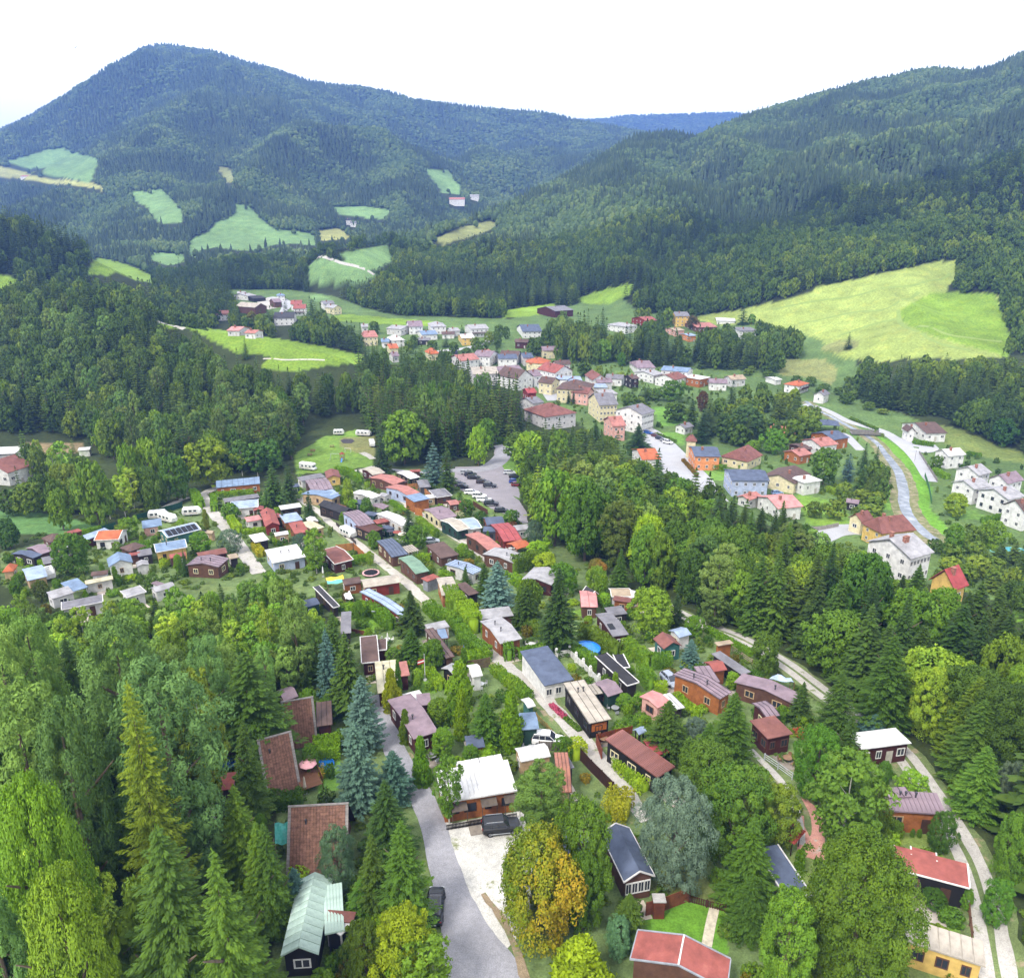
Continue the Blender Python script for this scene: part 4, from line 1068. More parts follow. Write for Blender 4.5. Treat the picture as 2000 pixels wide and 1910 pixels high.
 ('spruce', 'R2', 640, 230, 500, 160, 'dark spruce behind the light spruce at the meadow', (.85, .95, .9)),
 ('spruce', 'R2', 470, 410, 590, 110, 'small grey-green spruce beside the blue gabled roof', (1.1, 1.3, 1.3)),
 ('broad', 'R2', 190, 520, 650, 140, 'garden bush tree in front of the blue gabled roof', (1.4, 1.6, 1.0)),
 ('willow', 'R2', 190, 720, 900, 190, 'feathery grey-green willow beside the pale lane', (.7, .85, .65)),
 ('willow', 'R2', 730, 750, 900, 130, 'feathery grey tamarisk in front of the red and cream roof', (.8, 1.0, .85)),
 ('willow', 'R2', 640, 1560, 1700, 100, 'pale blue spruce tip at the edge of the young wood', (.9, 1.1, 1.0)),
 ('thuja', 'R1', 1575, 565, 730, 48, 'slim brownish green cypress beside the lane', (1.1, .85, .7)),
 ('broad', 'R1', 710, 190, 710, 270, 'tall pale green ash tree behind the camp', (1.05, 1.2, 1.15)),
 ('broad', 'R1', 1130, 20, 470, 200, 'light green poplar with an open crown at the wood edge', (1.7, 1.7, 1.2)),
 ('broad', 'R1', 980, 60, 500, 200, 'light green poplar beside the open crowned one', (1.5, 1.6, 1.0)),
 ('broad', 'R1', 1600, 30, 400, 380, 'wide yellow-green beech at the wood edge', (1.6, 1.4, .6)),
 ('broad', 'R1', 1330, 140, 500, 260, 'dark green tree in front of the wood by the lane', (.75, .95, .85)),
 ('broad', 'R1', 530, 750, 1070, 260, 'round dark tree among the camp roofs', (.8, 1.05, .95)),
 ('broad', 'R1', 50, 640, 870, 210, 'dark tree at the corner of the overgrown meadow', (.8, 1.0, 1.0)),
 ('broad', 'R1', 980, 630, 800, 180, 'light green bushy tree beside the orange-red roof', (1.5, 1.6, .9)),
 ('spruce', 'R1', 1230, 690, 790, 100, 'small spruce between two blue-grey roofs', (1.2, 1.3, .9)),
 ('broad', 'R1', 1530, 740, 900, 210, 'broad dark bush tree beside the yellow cabin', (1.0, 1.3, .7)),
 ('broad', 'R1', 310, 1110, 1270, 130, 'brownish round tree beside the tan walled cabin', (1.0, .8, .7)),
 ('spruce', 'R1', 1410, 880, 1080, 70, 'thin dark cypress pair in front of the yellow cabin', (.8, 1.0, .8)),
 ('broad', 'R1', 450, 410, 730, 190, 'thin leggy tree standing in the overgrown meadow', (1.5, 1.5, .8)),
 ('spruce', 'R1', 140, 240, 570, 80, 'ivy-clad dark trunk beside the red roofed barn', (.7, .9, .7)),
 ('spruce', 'R1', 180, -40, 280, 130, 'tall open spruce in front of the red barn roof', (1.0, 1.2, .9)),
 ('birch', 'R2', 270, 40, 310, 150, 'grey-green birch with white stem by the long barn', (.5, .65, .6)),
 ('birch', 'R2', 390, 60, 320, 170, 'second white-stemmed birch behind the long barn', (.5, .68, .6)),
 ('birch', 'R2', 500, 30, 300, 180, 'full crowned birch nearest the caravan meadow', (.5, .7, .6)),
 ('broad', 'T6', 850, 10, 380, 330, 'huge light green lime tree at the caravan meadow', (1.5, 1.55, .9)),
 ('broad', 'T6', 1370, 110, 390, 150, 'bright green beech beside the curving access road', (1.8, 2.0, .8)),
 ('broad', 'T6', 1430, 60, 270, 150, 'mid green beech at the bend of the access road', (1.2, 1.4, .8)),
 ('broad', 'R4', 400, 390, 620, 220, 'garden tree cluster behind the beige roof', (1.0, 1.3, .8)),
 ('broad', 'R4', 650, 410, 620, 160, 'pale garden tree behind the slim cypress', (1.5, 1.6, 1.2)),
 ('broad', 'R4', 710, 615, 720, 100, 'round light green bush tree by the red striped roof', (1.6, 2.0, 1.1)),
 ('broad', 'R4', 1400, 790, 960, 150, 'light green garden tree beside the small blue roof', (1.5, 1.7, 1.0)),
 ('pine', 'R4', 1560, 620, 880, 230, 'olive pine with a bare pale trunk beside the track', (.75, .75, .6)),
 ('broad', 'R4', 130, 510, 840, 200, 'brownish green yew-like tree beside the dark hedge', (.75, .85, .5)),
 ('goldcone', 'R5', 640, 410, 735, 150, 'golden yellow cypress beside the cream ribbed roof', (2.3, 1.5, .5)),
 ('thuja', 'R5', 697, 345, 690, 48, 'thin dark green cypress spike beside the golden one', (.6, .85, .7)),
 ('goldcone', 'R5', 750, 720, 980, 110, 'small green cone conifer in front of the mauve roof', (.8, .8, .5)),
 ('spruce', 'R5', 790, 110, 350, 180, 'dark green spruce beside the long brown roof', (.9, 1.1, .8)),
 ('broad', 'R5', 950, 200, 410, 200, 'round garden tree behind the flagpole', (1.1, 1.3, .9)),
 ('goldcone', 'R5', 1170, 350, 700, 210, 'bright green cypress in front of the white gable', (1.5, 1.5, .7)),
 ('goldcone', 'R5', 1180, 560, 940, 140, 'yellow-green column conifer behind the mauve roof', (1.7, 1.5, .5)),
 ('spruce', 'R5', 1370, 600, 1010, 260, 'dark green yew mass between two golden conifers', (.9, 1.2, .8)),
 ('goldcone', 'R5', 1560, 590, 1010, 230, 'yellow-green thuja beside the blue roofed pavilion', (1.5, 1.5, .6)),
 ('goldcone', 'R5', 870, 930, 1290, 170, 'big bright thuja clump at the road edge', (1.3, 1.5, .5)),
 ('birch', 'R5', 1080, 1080, 1600, 220, 'slender birch growing before the orange chalet corner', (.8, .95, .8)),
 ('broad', 'R5', 1040, 880, 1080, 220, 'leafy shrub tree behind the big bright thuja', (1.0, 1.3, .8)),
 ('broad', 'R5', 1340, 1010, 1110, 260, 'round green bush tree behind the white ribbed roof', (1.5, 1.8, .6)),
 ('broad', 'R5', 1000, 660, 830, 240, 'yellow-green shrub over the terrace', (1.6, 1.5, .6)),
 ('blue', 'S2', 590, -20, 120, 220, 'low spreading blue conifer behind the white flat roof', (.5, .7, .7)),
 ('broad', 'S2', 660, 320, 470, 120, 'grey-green round bush before the dark cabin', (1.1, 1.4, 1.1)),
 ('broad', 'S2', 860, 390, 560, 210, 'light grey-green shrub by the rutted track', (1.5, 1.9, 1.4)),
 ('broad', 'S2', 1080, 680, 970, 190, 'dark egg-shaped shrub at the orange cabin corner', (.7, .9, 1.0)),
 ('broad', 'S2', 730, 740, 850, 130, 'pale shrub with yellow flowers before the orange cabin', (1.6, 1.6, 1.0)),
 ('thuja', 'S2', 858, 795, 858, 34, 'first tiny clipped cone on the yellowish lawn', (.5, .7, .5)),
 ('thuja', 'S2', 907, 800, 862, 34, 'second tiny clipped cone on the yellowish lawn', (.5, .7, .5)),
 ('broad', 'S2', 1250, 1230, 1370, 110, 'small dark bush at the corner of the red roof', (.9, 1.3, 1.0)),
 ('broad', 'S2', 1010, 1230, 1340, 200, 'low dark shrub under the long dark wall', (.7, .9, .6)),
 ('spruce', 'S2', 1360, 210, 700, 330, 'light green conifer over the rutted track', (1.5, 1.8, 1.4)),
 ('broad', 'S2', 1600, 700, 1200, 250, 'thin limbed tree beside the rutted track', (1.4, 1.6, 1.4)),
 ('willow', 'S2', 1590, 330, 720, 260, 'greyish tree behind the light green conifer', (.8, .85, .6)),
 ('broad', 'S2', 1480, 1170, 1480, 230, 'blue-green shrub tree beside the track', (.9, 1.3, 1.2)),
 ('broad', 'U1', 850, 470, 1200, 560, 'big chestnut tree with yellow-green top', (1.0, 1.2, .9)),
 ('broad', 'U1', 420, 150, 1050, 560, 'big dark rounded tree below the white guesthouse', (.7, .95, .9)),
 ('spruce', 'U1', 650, 900, 1730, 480, 'large spruce with bright tips at the track edge', (1.2, 1.35, .8)),
 ('spruce', 'U1', 1290, 620, 1380, 560, 'large double-topped spruce in the belt of wood', (1.0, 1.2, .85)),
 ('broad', 'U1', 1700, 900, 1700, 500, 'bare-twigged yellowish tree at the wood edge', (2.0, 1.7, .9)),
 ('broad', 'U1', 1120, 460, 900, 400, 'bright green lime tree under the red gable roof', (1.4, 1.6, .7)),
 ('spruce', 'U1', 910, 240, 520, 160, 'spruce standing between white guesthouse and red gable roof', (.9, 1.1, .8)),
 ('spruce', 'U1', 100, 50, 800, 260, 'dark green spruce beside the gravel turning place', (.8, 1.0, .7)),
 ('broad', 'U2', 400, 460, 1150, 430, 'rounded dark green oak beside the car park', (1.0, 1.3, .9)),
 ('broad', 'U2', 680, 570, 1290, 430, 'tall rounded light-topped oak by the camp edge', (1.2, 1.4, .8)),
 ('pine', 'U2', 990, 720, 1350, 360, 'olive brown thin-crowned tree in the wood belt', (.8, .7, .4)),
 ('broad', 'U2', 1250, 870, 1400, 380, 'yellow-green ash with pale open limbs', (2.0, 2.0, .7)),
 ('larch', 'U2', 1710, 820, 1250, 250, 'light green pointed larch in the wood belt', (.75, .8, .7)),
 ('broad', 'U2', 160, 110, 560, 330, 'light green tree group at the head of the car park', (1.4, 1.6, 1.1)),
 ('birch', 'U2', 430, 90, 620, 200, 'birch with a pale stem in the wood by the car park', (.6, .75, .6)),
 ('spruce', 'U2', 1160, 40, 320, 200, 'dark spruce beside the main street', (.7, .9, .85)),
 ('spruce', 'S3', 600, 110, 420, 170, 'dark pine beside the little grey roofed house', (.65, .85, .95)),
 ('pine', 'S3', 1030, 60, 390, 330, 'big dark pine in front of the tennis court', (.5, .62, .65)),
 ('broad', 'S3', 1290, 280, 520, 250, 'light green tree beside the tennis court', (1.0, 1.4, 1.1)),
 ('broad', 'S3', 1100, 390, 500, 160, 'yellow-green tree behind the brown hipped roof', (1.6, 1.7, 1.1)),
 ('broad', 'S3', 1780, 470, 820, 330, 'yellow-green tree beside the river gardens', (1.2, 1.3, .8)),
 ('spruce', 'S4', 440, 420, 730, 140, 'dark spruce on the river bank', (.6, .8, .8)),
 ('spruce', 'S4', 555, 450, 700, 100, 'second dark spruce right at the river', (.6, .8, .8)),
 ('blue', 'S4', 290, 520, 790, 130, 'dark blue spruce near the river', (.4, .55, .65)),
 ('spruce', 'S4', 420, 640, 890, 160, 'dark green spruce in the riverside garden', (.6, .8, .7)),
 ('broad', 'S4', 1320, 900, 1120, 250, 'pale olive garden tree before the white houses', (1.5, 1.5, 1.0)),
 ('broad', 'S4', 1300, 1190, 1510, 210, 'dark rounded tree beside the river bend', (.7, 1.0, .75)),
 ('broad', 'S4', 1680, 1160, 1400, 290, 'broad dark garden tree below the white houses', (.9, 1.1, .75)),
 ('broad', 'S4', 1780, 180, 450, 260, 'blue-green tree at the foot of the wooded hill', (.7, 1.0, .95)),
 ('broad', 'S4', 1130, 540, 680, 130, 'garden tree below the white roofed house', (1.0, 1.1, .8)),
 ('broad', 'S3', 1680, 980, 1130, 180, 'round bush with pink-brown tips on the lawn', (1.4, 1.2, .8)),
 ('broad', 'S8', 530, 640, 800, 210, 'pale yellow-green willow near the town houses', (1.6, 1.7, 1.0)),
 ('broad', 'S8', 760, 720, 880, 110, 'dark purple beech in the town park', (1.0, .3, .8)),
 ('broad', 'S8', 680, 140, 250, 110, 'purple beech beside the yellow villa', (1.1, .5, 1.0)),
 ('broad', 'S8', 490, 80, 220, 110, 'olive tree beside the yellow villa', (1.2, 1.2, .8)),
 ('spruce', 'S8', 1070, 60, 210, 110, 'dark tree on the edge of the wide pasture', (.7, .95, .95)),
 ('broad', 'S8', 1135, 130, 210, 70, 'small round tree on the edge of the wide pasture', (.8, 1.1, 1.0)),
 ('spruce', 'S8', 1880, 270, 400, 70, 'lone spruce at the foot of the wide pasture', (.7, .9, .85)),
 ('broad', 'S5', 1470, 110, 330, 220, 'big pale green poplar behind the town', (1.0, 1.25, 1.1)),
 ('broad', 'S5', 1640, 235, 370, 100, 'egg-shaped green tree behind the town', (.9, 1.2, .9)),
 ('spruce', 'S5', 1800, 940, 1150, 230, 'dark conifer standing at the main street', (.65, .85, .8)),
 ('spruce', 'S5', 560, 425, 800, 140, 'dark poplar-shaped conifer by the long town roofs', (.75, .95, .85)),
 ('spruce', 'S5', 1030, 710, 880, 100, 'young dark spruce before the brown hall roof', (.8, 1.0, .8)),
 ('spruce', 'S5', 1390, 890, 1120, 160, 'dark spruce before the salmon roofed house', (.7, .9, .7)),
 ('spruce', 'S5', 1180, 600, 730, 50, 'tiny dark spruce beside the yellow town house', (.6, .8, .8)),
 ('spruce', 'S5', 1130, 600, 730, 50, 'tiny dark spruce twin before the yellow town house', (.6, .8, .8)),
 ('spruce', 'S6', 385, 590, 790, 90, 'lone spruce in front of the bright pasture', (.9, 1.1, 1.0)),
 ('broad', 'S6', 450, 330, 490, 110, 'rust brown tree below the farm', (1.5, .8, .8)),
 ('spruce', 'S6', 610, 320, 440, 90, 'dark spruce beside the row of dark roofed houses', (.7, .9, .9)),
]
for kind, reg, x, yt, yb, w, label, tint in TREES:
 tr(kind, reg, x, yt, yb, w, label, tint)
# ------------------------------------------------------------------ buildings
FOOT = []
PAL = dict(brown='5f4234', red='7d2f26', dark='2e2826', black='1c1a1a', orange='a06234', wood='8a5430', white='dcdad6', cream='d9cda6', yellow='d2b064', pale='c9c6c4',
     tan='b59a78', grey='8d9097', dgrey='54565b', lblue='aab4cc', green='26433a', peach='d98e5c', pink='d9a79a', teal='3c6a66', maroon='4a2420')
RPAL = dict(grey='77757a', lgrey='9c9a9c', brown='5e4a44', mauve='84727a', white='cfcdcb', red='93524a', salmon='a66f66', blue='7487a0', dblue='535c70', dark='3b3a3e', charcoal='2e2d30',
   green='6f8a76', beige='a89f92', orange='b0613f', cream='b7b094', pink='c08480', lblue='93a2ba', rust='7c5048', mint='aec4b8', tile='a06a56', tan='a3927c', brightred='9e4646', choc='54342c')
def unit_window():
 mb = MB()
 for b in ((-.5, .5, 0, .07, -.5, -.40), (-.5, .5, 0, .07, .40, .5), (-.5, -.40, 0, .069, -.4, .4), (.40, .5, 0, .069, -.4, .4), (-.035, .035, 0, .06, -.4, .4)):
  mb.box(b[0], b[1], -b[3], -b[2], b[4], b[5])
 return mb
WINM = {}
def win_mesh(col):
 if col not in WINM:
  WINM[col] = unit_window().mesh('window', mat(PAL.get(col, col), .6, .08))
 return WINM[col]
_pm = MB(); _pm.box(-.42, .42, -.035, -.01, -.42, .42)
PANE = _pm.mesh('pane', glass())
_dm = MB(); _dm.box(-.5, .5, -.06, 0, -.5, .5); _dm.box(-.36, .36, -.085, -.055, .05, .4); _dm.box(.34, .42, -.12, -.06, -.08, -.02)
DOORM = {}
def add_window(root, side, u, z, w, h, Lx, Ly, col):
 o = link('window', win_mesh(col), root)
 pos(o, side, u, z, Lx, Ly); o.scale = (w, 1, h)
 p = link('pane', PANE, o)
 return o
def pos(o, side, u, z, Lx, Ly, off=.004):
 if side == 'F': o.location = (u, -Ly / 2 - off, z); o.rotation_euler = (0, 0, 0)
 if side == 'B': o.location = (-u, Ly / 2 + off, z); o.rotation_euler = (0, 0, math.pi)
 if side == 'L': o.location = (-Lx / 2 - off, -u, z); o.rotation_euler = (0, 0, -math.pi / 2)
 if side == 'R': o.location = (Lx / 2 + off, u, z); o.rotation_euler = (0, 0, math.pi / 2)
def frame3(reg, q, h):
 """footprint from three roof corners seen at eave height"""
 q = [float(v) for v in q.split()] if isinstance(q, str) else q
 g = at(reg, q[0], q[1], h); zg = g.z
 if g.y > 700:
  s_ = px_per_m(g) * REG[reg][2]; L0 = min(abs(q[2] - q[0]) / s_, 40)
  return g + Vector((L0 / 2, L0 * .35, 0)), Vector((1, 0, 0)), L0, L0 * .6, zg
 if g.y > 330:
  A = g + Vector((0, 0, h)); B = on_plane(reg, q[2], q[3], zg + h); Cc = on_plane(reg, q[4], q[5], zg + h)
  ex = B - A; ex.normalize(); L0 = (B - A).length; n = Vector((-ex.y, ex.x, 0)); v = (Cc - A).dot(n); Lv = min(max(abs(v), L0 * .5), L0 * 1.9, 26); s = 1 if v > 0 else -1
  return A + ex * L0 / 2 + n * s * Lv / 2, (ex if v > 0 else -ex), L0, Lv, zg
 for _ in range(4):
  A, B, Cc = (on_plane(reg, q[i], q[i + 1], zg + h) for i in (0, 2, 4))
  c = (B + Cc) / 2
  zg = gz(c.x, max(c.y, 35))
 A, B, Cc = (on_plane(reg, q[i], q[i + 1], zg + h) for i in (0, 2, 4))
 ex = (B - A); Lu = ex.length; ex.normalize()
 n = Vector((-ex.y, ex.x, 0))
 v = (Cc - A).dot(n); Lv = abs(v); ey = n if v > 0 else -n
 cen = A + ex * Lu / 2 + ey * Lv / 2
 cen += ex * ((Cc - A).dot(ex)) * .5
 X = ex if v > 0 else -ex
 return cen, X, Lu, Lv, zg
def bld(reg, q, h, roof='flat', rise=.3, wall='brown', rc='grey', label='', name='chalet', cat='chalet', ov=.3, seams=0, panels=0, win=None, wcol='white', ch=0, group=None,
  storeys=1, th=.12, door=None, fascia=None, wkind='boards', trim=None, second=None, rwear=.2, balcony=None, extra=None, nowall=False, spin=None, dims=None):
 if dims:
  g = at(reg, q[0], q[1]); a = R(spin or 0)
  X = Vector((math.cos(a), math.sin(a), 0)); Yv = Vector((-math.sin(a), math.cos(a), 0))
  Lu, Lv = dims; cen = g + Yv * Lv / 2; zg = g.z
 else:
  cen, X, Lu, Lv, zg = frame3(reg, q, h)
  if cen.y > 300: Lv = min(max(Lv, Lu * .55), Lu * 2); Lu = min(Lu, 34)
 Lu = max(Lu, 1.2); Lv = max(Lv, 1.2)
 rz = math.atan2(X.y, X.x)
 zc = [gz(cen.x + sx * X.x * Lu / 2, max(40, cen.y + sx * X.y * Lu / 2)) for sx in (-1, 1)]
 drop = min(zg - min(zc + [zg]) + .6, 4.0)
 if cat == 'chalet' and wcol == 'white': wcol = random.choice(('white', 'tan', 'brown', 'dark', 'white', 'cream'))
 root = thing(name, label, cat, (cen.x, cen.y, zg), rz, group)
 n = max(1, int(round(max(Lu, Lv) / max(2.0, min(Lu, Lv)))))
 for k in range(n):
  f = (k + .5) / n - .5
  d = X * (Lu * f) if Lu > Lv else Vector((-X.y, X.x, 0)) * (Lv * f)
  FOOT.append((cen.x + d.x, cen.y + d.y, min(Lu, Lv) * .55))
 Wx, Wy = Lu - 2 * ov, Lv - 2 * ov
 wm = mat(PAL.get(wall, wall), .8, .06 if wkind == 'plain' or wall in ('white', 'lblue', 'pale') else .2, .9, wkind)
 rm = mat(RPAL.get(rc, rc), .5 if seams or panels else .8, rwear, .55, second=second)
 sm = mat('%02x%02x%02x' % tuple(int(int(RPAL.get(rc, rc)[i:i + 2], 16) * .55) for i in (0, 2, 4)), .6, .1)
 x, y, X1, Y1 = Wx / 2, Wy / 2, Lu / 2, Lv / 2
 sl = []
 zt = h
 if roof == 'flat': sl = [((-X1, -Y1, zt), (X1, -Y1, zt), (X1, Y1, zt + rise * .2), (-X1, Y1, zt + rise * .2))]
 if roof == 'shed': sl = [((-X1, -Y1, zt), (X1, -Y1, zt), (X1, Y1, zt + rise), (-X1, Y1, zt + rise))]
 if roof == 'gx': sl = [((-X1, -Y1, zt), (X1, -Y1, zt), (X1, 0, zt + rise), (-X1, 0, zt + rise)), ((X1, Y1, zt), (-X1, Y1, zt), (-X1, 0, zt + rise), (X1, 0, zt + rise))]
 if roof == 'gy': sl = [((-X1, Y1, zt), (-X1, -Y1, zt), (0, -Y1, zt + rise), (0, Y1, zt + rise)), ((X1, -Y1, zt), (X1, Y1, zt), (0, Y1, zt + rise), (0, -Y1, zt + rise))]
 if roof == 'hip':
  k = max(0, (Lu - Lv) / 2); k2 = max(0, (Lv - Lu) / 2)
  a, b_ = (-k, -k2, zt + rise), (k, k2, zt + rise)
  sl = [((-X1, -Y1, zt), (X1, -Y1, zt), b_ if k else a, a), ((X1, Y1, zt), (-X1, Y1, zt), a if k else b_, b_), ((-X1, Y1, zt), (-X1, -Y1, zt), a, a if k else b_), ((X1, -Y1, zt), (X1, Y1, zt), b_, b_ if k else a)]
 if roof == 'half':   # gable with clipped ends, ridge along X
  c = .22; k = X1 * (1 - .28)
  zr = zt + rise
  sl = [((-X1, -Y1, zt), (X1, -Y1, zt), (k, 0, zr), (-k, 0, zr)), ((X1, Y1, zt), (-X1, Y1, zt), (-k, 0, zr), (k, 0, zr)), ((-X1, Y1, zt), (-X1, -Y1, zt), (-k, 0, zr), (-k, 0, zr)), ((X1, -Y1, zt), (X1, Y1, zt), (k, 0, zr), (k, 0, zr))]
 mb = MB()
 for s in sl:
  P = [Vector(p) for p in s]
  top = [p + Vector((0, 0, th)) for p in P]
  uniq = []
  for p in top:
   if not any((p - o_).length < 1e-5 for o_ in uniq): uniq.append(p)
  mb.poly(uniq)
  low = [p - Vector((0, 0, th)) for p in uniq]
  mb.poly(list(reversed(low)))
  mb.poly([low[0], low[1], uniq[1], uniq[0]])
  if roof in ('gx', 'gy', 'flat', 'shed'):
   mb.poly([low[1], low[2], uniq[2], uniq[1]]); mb.poly([low[3], low[0], uniq[0], uniq[3]])
  if roof in ('flat', 'shed'): mb.poly([low[2], low[3], uniq[3], uniq[2]])
 ro = mb.build('roof', rm, root)
 def onsl(s, u, v, up):
  p0, p1, p2, p3 = [Vector(p) for p in s]
  a_ = p0.lerp(p1, u); b2 = p3.lerp(p2, u)
  return a_.lerp(b2, v) + Vector((0, 0, up))
 for s in sl[:2]:
  if seams:
   sb = MB(); L = (Vector(s[1]) - Vector(s[0])).length; k = max(2, int(round(L / seams)))
   for i in range(k + 1):
    u = min(max(i / k, .004), .996)
    sb.bar(onsl(s, u, 0, th + .03), onsl(s, u, 1, th + .03), .04, 4)
   sb.build('seams', sm, ro)
  if panels:
   L = (Vector(s[1]) - Vector(s[0])).length; k = panels
   pw = 1 / k
   ms = None
   for i in range(k):
    P = [onsl(s, i * pw + .06 * pw, .004, th + .005), onsl(s, (i + 1) * pw - .06 * pw, .004, th + .005), onsl(s, (i + 1) * pw - .06 * pw, .996, th + .005), onsl(s, i * pw + .06 * pw, .996, th + .005)]
    pb = MB(); t2 = [p + Vector((0, 0, .05 + .012 * random.random())) for p in P]
    c0 = P[0].copy()
    P = [p - c0 for p in P]; t2 = [p - c0 for p in t2]
    if ms is None:
     pb.poly(t2)
     for a_ in range(4): pb.poly([P[a_], P[(a_ + 1) % 4], t2[(a_ + 1) % 4], t2[a_]])
     ms = pb.mesh('roof_panel', rm)
    link('roof_panel', ms, ro, loc=c0)
 if not nowall:
  mb = MB(); zb = -drop
  def prof(pts, ax, e):
   k = len(mb.v); m_ = len(pts)
   for sgn in (-1, 1):
    for (a_, z_) in pts:
     mb.v.append((a_, sgn * e, z_) if ax == 'x' else (sgn * e, a_, z_))
   mb.f.append(tuple(range(k, k + m_))); mb.f.append(tuple(reversed(range(k + m_, k + 2 * m_)))); mb.mi += [0, 0]
   for i in range(m_):
    j = (i + 1) % m_
    mb.f.append((k + i, k + m_ + i, k + m_ + j, k + j)); mb.mi.append(0)
  e = .02
  if roof in ('flat',): prof([(-y, zb), (y, zb), (y, zt - th + rise * .2 * (.5 + y / Lv) - e), (-y, zt - th - e)], 'y', x)
  elif roof == 'shed': prof([(-y, zb), (y, zb), (y, zt - th + rise * (.5 + y / Lv) - e), (-y, zt - th + rise * (.5 - y / Lv) - e)], 'y', x)
  elif roof == 'gx': prof([(-y, zb), (y, zb), (y, zt - th + rise * (1 - y / Y1) - e), (0, zt - th + rise - e), (-y, zt - th + rise * (1 - y / Y1) - e)], 'y', x)
  elif roof == 'gy': prof([(-x, zb), (x, zb), (x, zt - th + rise * (1 - x / X1) - e), (0, zt - th + rise - e), (-x, zt - th + rise * (1 - x / X1) - e)], 'x', y)
  else: prof([(-y, zb), (y, zb), (y, zt - .05), (-y, zt - .05)], 'y', x)
  mb.build('wall', wm, root)
 else:
  mb = MB(); mb.box(-.07, .07, -.07, .07, -.5, h); pm_ = mb.mesh('post', wm)
  for sx in (-1, 1):
   for sy in (-1, 1): link('post', pm_, root, loc=(sx * x, sy * y, 0))
 if fascia:
  fb = MB(); fm = mat(PAL.get(fascia, fascia), .6, .1)
  for s in sl:
   p0, p1, p2, p3 = [Vector(p) for p in s]
   fb.bar(p0 + Vector((0, 0, th * .5)), p1 + Vector((0, 0, th * .5)), .1, 4)
   if roof in ('gx', 'gy', 'shed', 'flat'):
    fb.bar(p0 + Vector((0, 0, th)), p3 + Vector((0, 0, th)), .1, 4); fb.bar(p1 + Vector((0, 0, th)), p2 + Vector((0, 0, th)), .1, 4)
  fb.build('fascia', fm, root)
 if not nowall:
  sides = dict(F=(Vector((0, -1, 0)), Wx), B=(Vector((0, 1, 0)), Wx), L=(Vector((-1, 0, 0)), Wy), R=(Vector((1, 0, 0)), Wy))
  Rm = Matrix.Rotation(rz, 3, 'Z'); tocam = Vector((-cen.x, -cen.y, 0)).normalized()
  for sd, (nv, L) in sides.items():
   nw = None if win is None else win.get(sd, 0)
   facing = (Rm @ nv).dot(tocam) > .12
   if win is None: nw = (min(4, int(round(L / 3.4))) if facing and L > 2.2 else 0)
   if not nw: continue
   for st in range(storeys):
    sh = h / storeys
    for i in range(nw):
     u = (i + .5) / nw * L - L / 2 + (random.random() - .5) * .2 * (storeys == 1)
     wide = 1.0 if storeys > 1 else random.choice((.8, 1.1, 1.5))
     if storeys == 1 and i == nw // 2 and L > 5 and door != 0 and (sd in 'FR'):
      if wcol not in DOORM: DOORM[wcol] = _dm.mesh('door', mat({'white': 'b8b2a6'}.get(wcol, '4a3326'), .6, .15))
      o = link('door', DOORM[wcol], root); pos(o, sd, u, 1.0, Wx, Wy); o.scale = (.95, 1, 2.0)
     else:
      add_window(root, sd, u, st * sh + sh * .56, min(wide, L / nw * .7), min(1.2, sh * .42), Wx, Wy, wcol)
  if balcony:
   bb = MB(); sd, z_, w_ = balcony
   ln = (Wx if sd in 'FB' else Wy) * w_
   bb.box(-ln / 2, ln / 2, -1.2, 0, -.12, 0)
   bb.box(-ln / 2, ln / 2, -1.2, -1.12, 0, .15); bb.box(-ln / 2, ln / 2, -1.22, -1.14, .85, 1.0)
   k = int(ln / .25)
   for i in range(k): bb.box(-ln / 2 + i * ln / k, -ln / 2 + i * ln / k + .14, -1.19, -1.15, .15, .85)
   o = bb.build('balcony', mat('4a2c1e', .8, .2), root); pos(o, sd, 0, z_, Wx, Wy)
 for k in range(ch):
  cb = MB()
  if storeys > 1 or name in ('house', 'guesthouse'):
   cb.box(-.35, .35, -.35, .35, -.6, 1.3); cb.box(-.45, .45, -.45, .45, 1.3, 1.42)
   cm = mat('9a6a58', .8, .2, 2)
  else:
   cb.bar((0, 0, -.2), (0, 0, .75), .09, 8); cb.bar((0, 0, .75), (0, 0, .88), .17, 8)
   cm = mat('4a4a4e', .5, .2)
  s = sl[k % len(sl)]
  o = cb.build('chimney', cm, root); o.location = onsl(s, .3 + .4 * ((k * .61 + .2) % 1), .72 if roof != 'flat' else .5, 0)
 return root, (cen, X, Wx, Wy, zg, h, rz, sl, onsl, th)
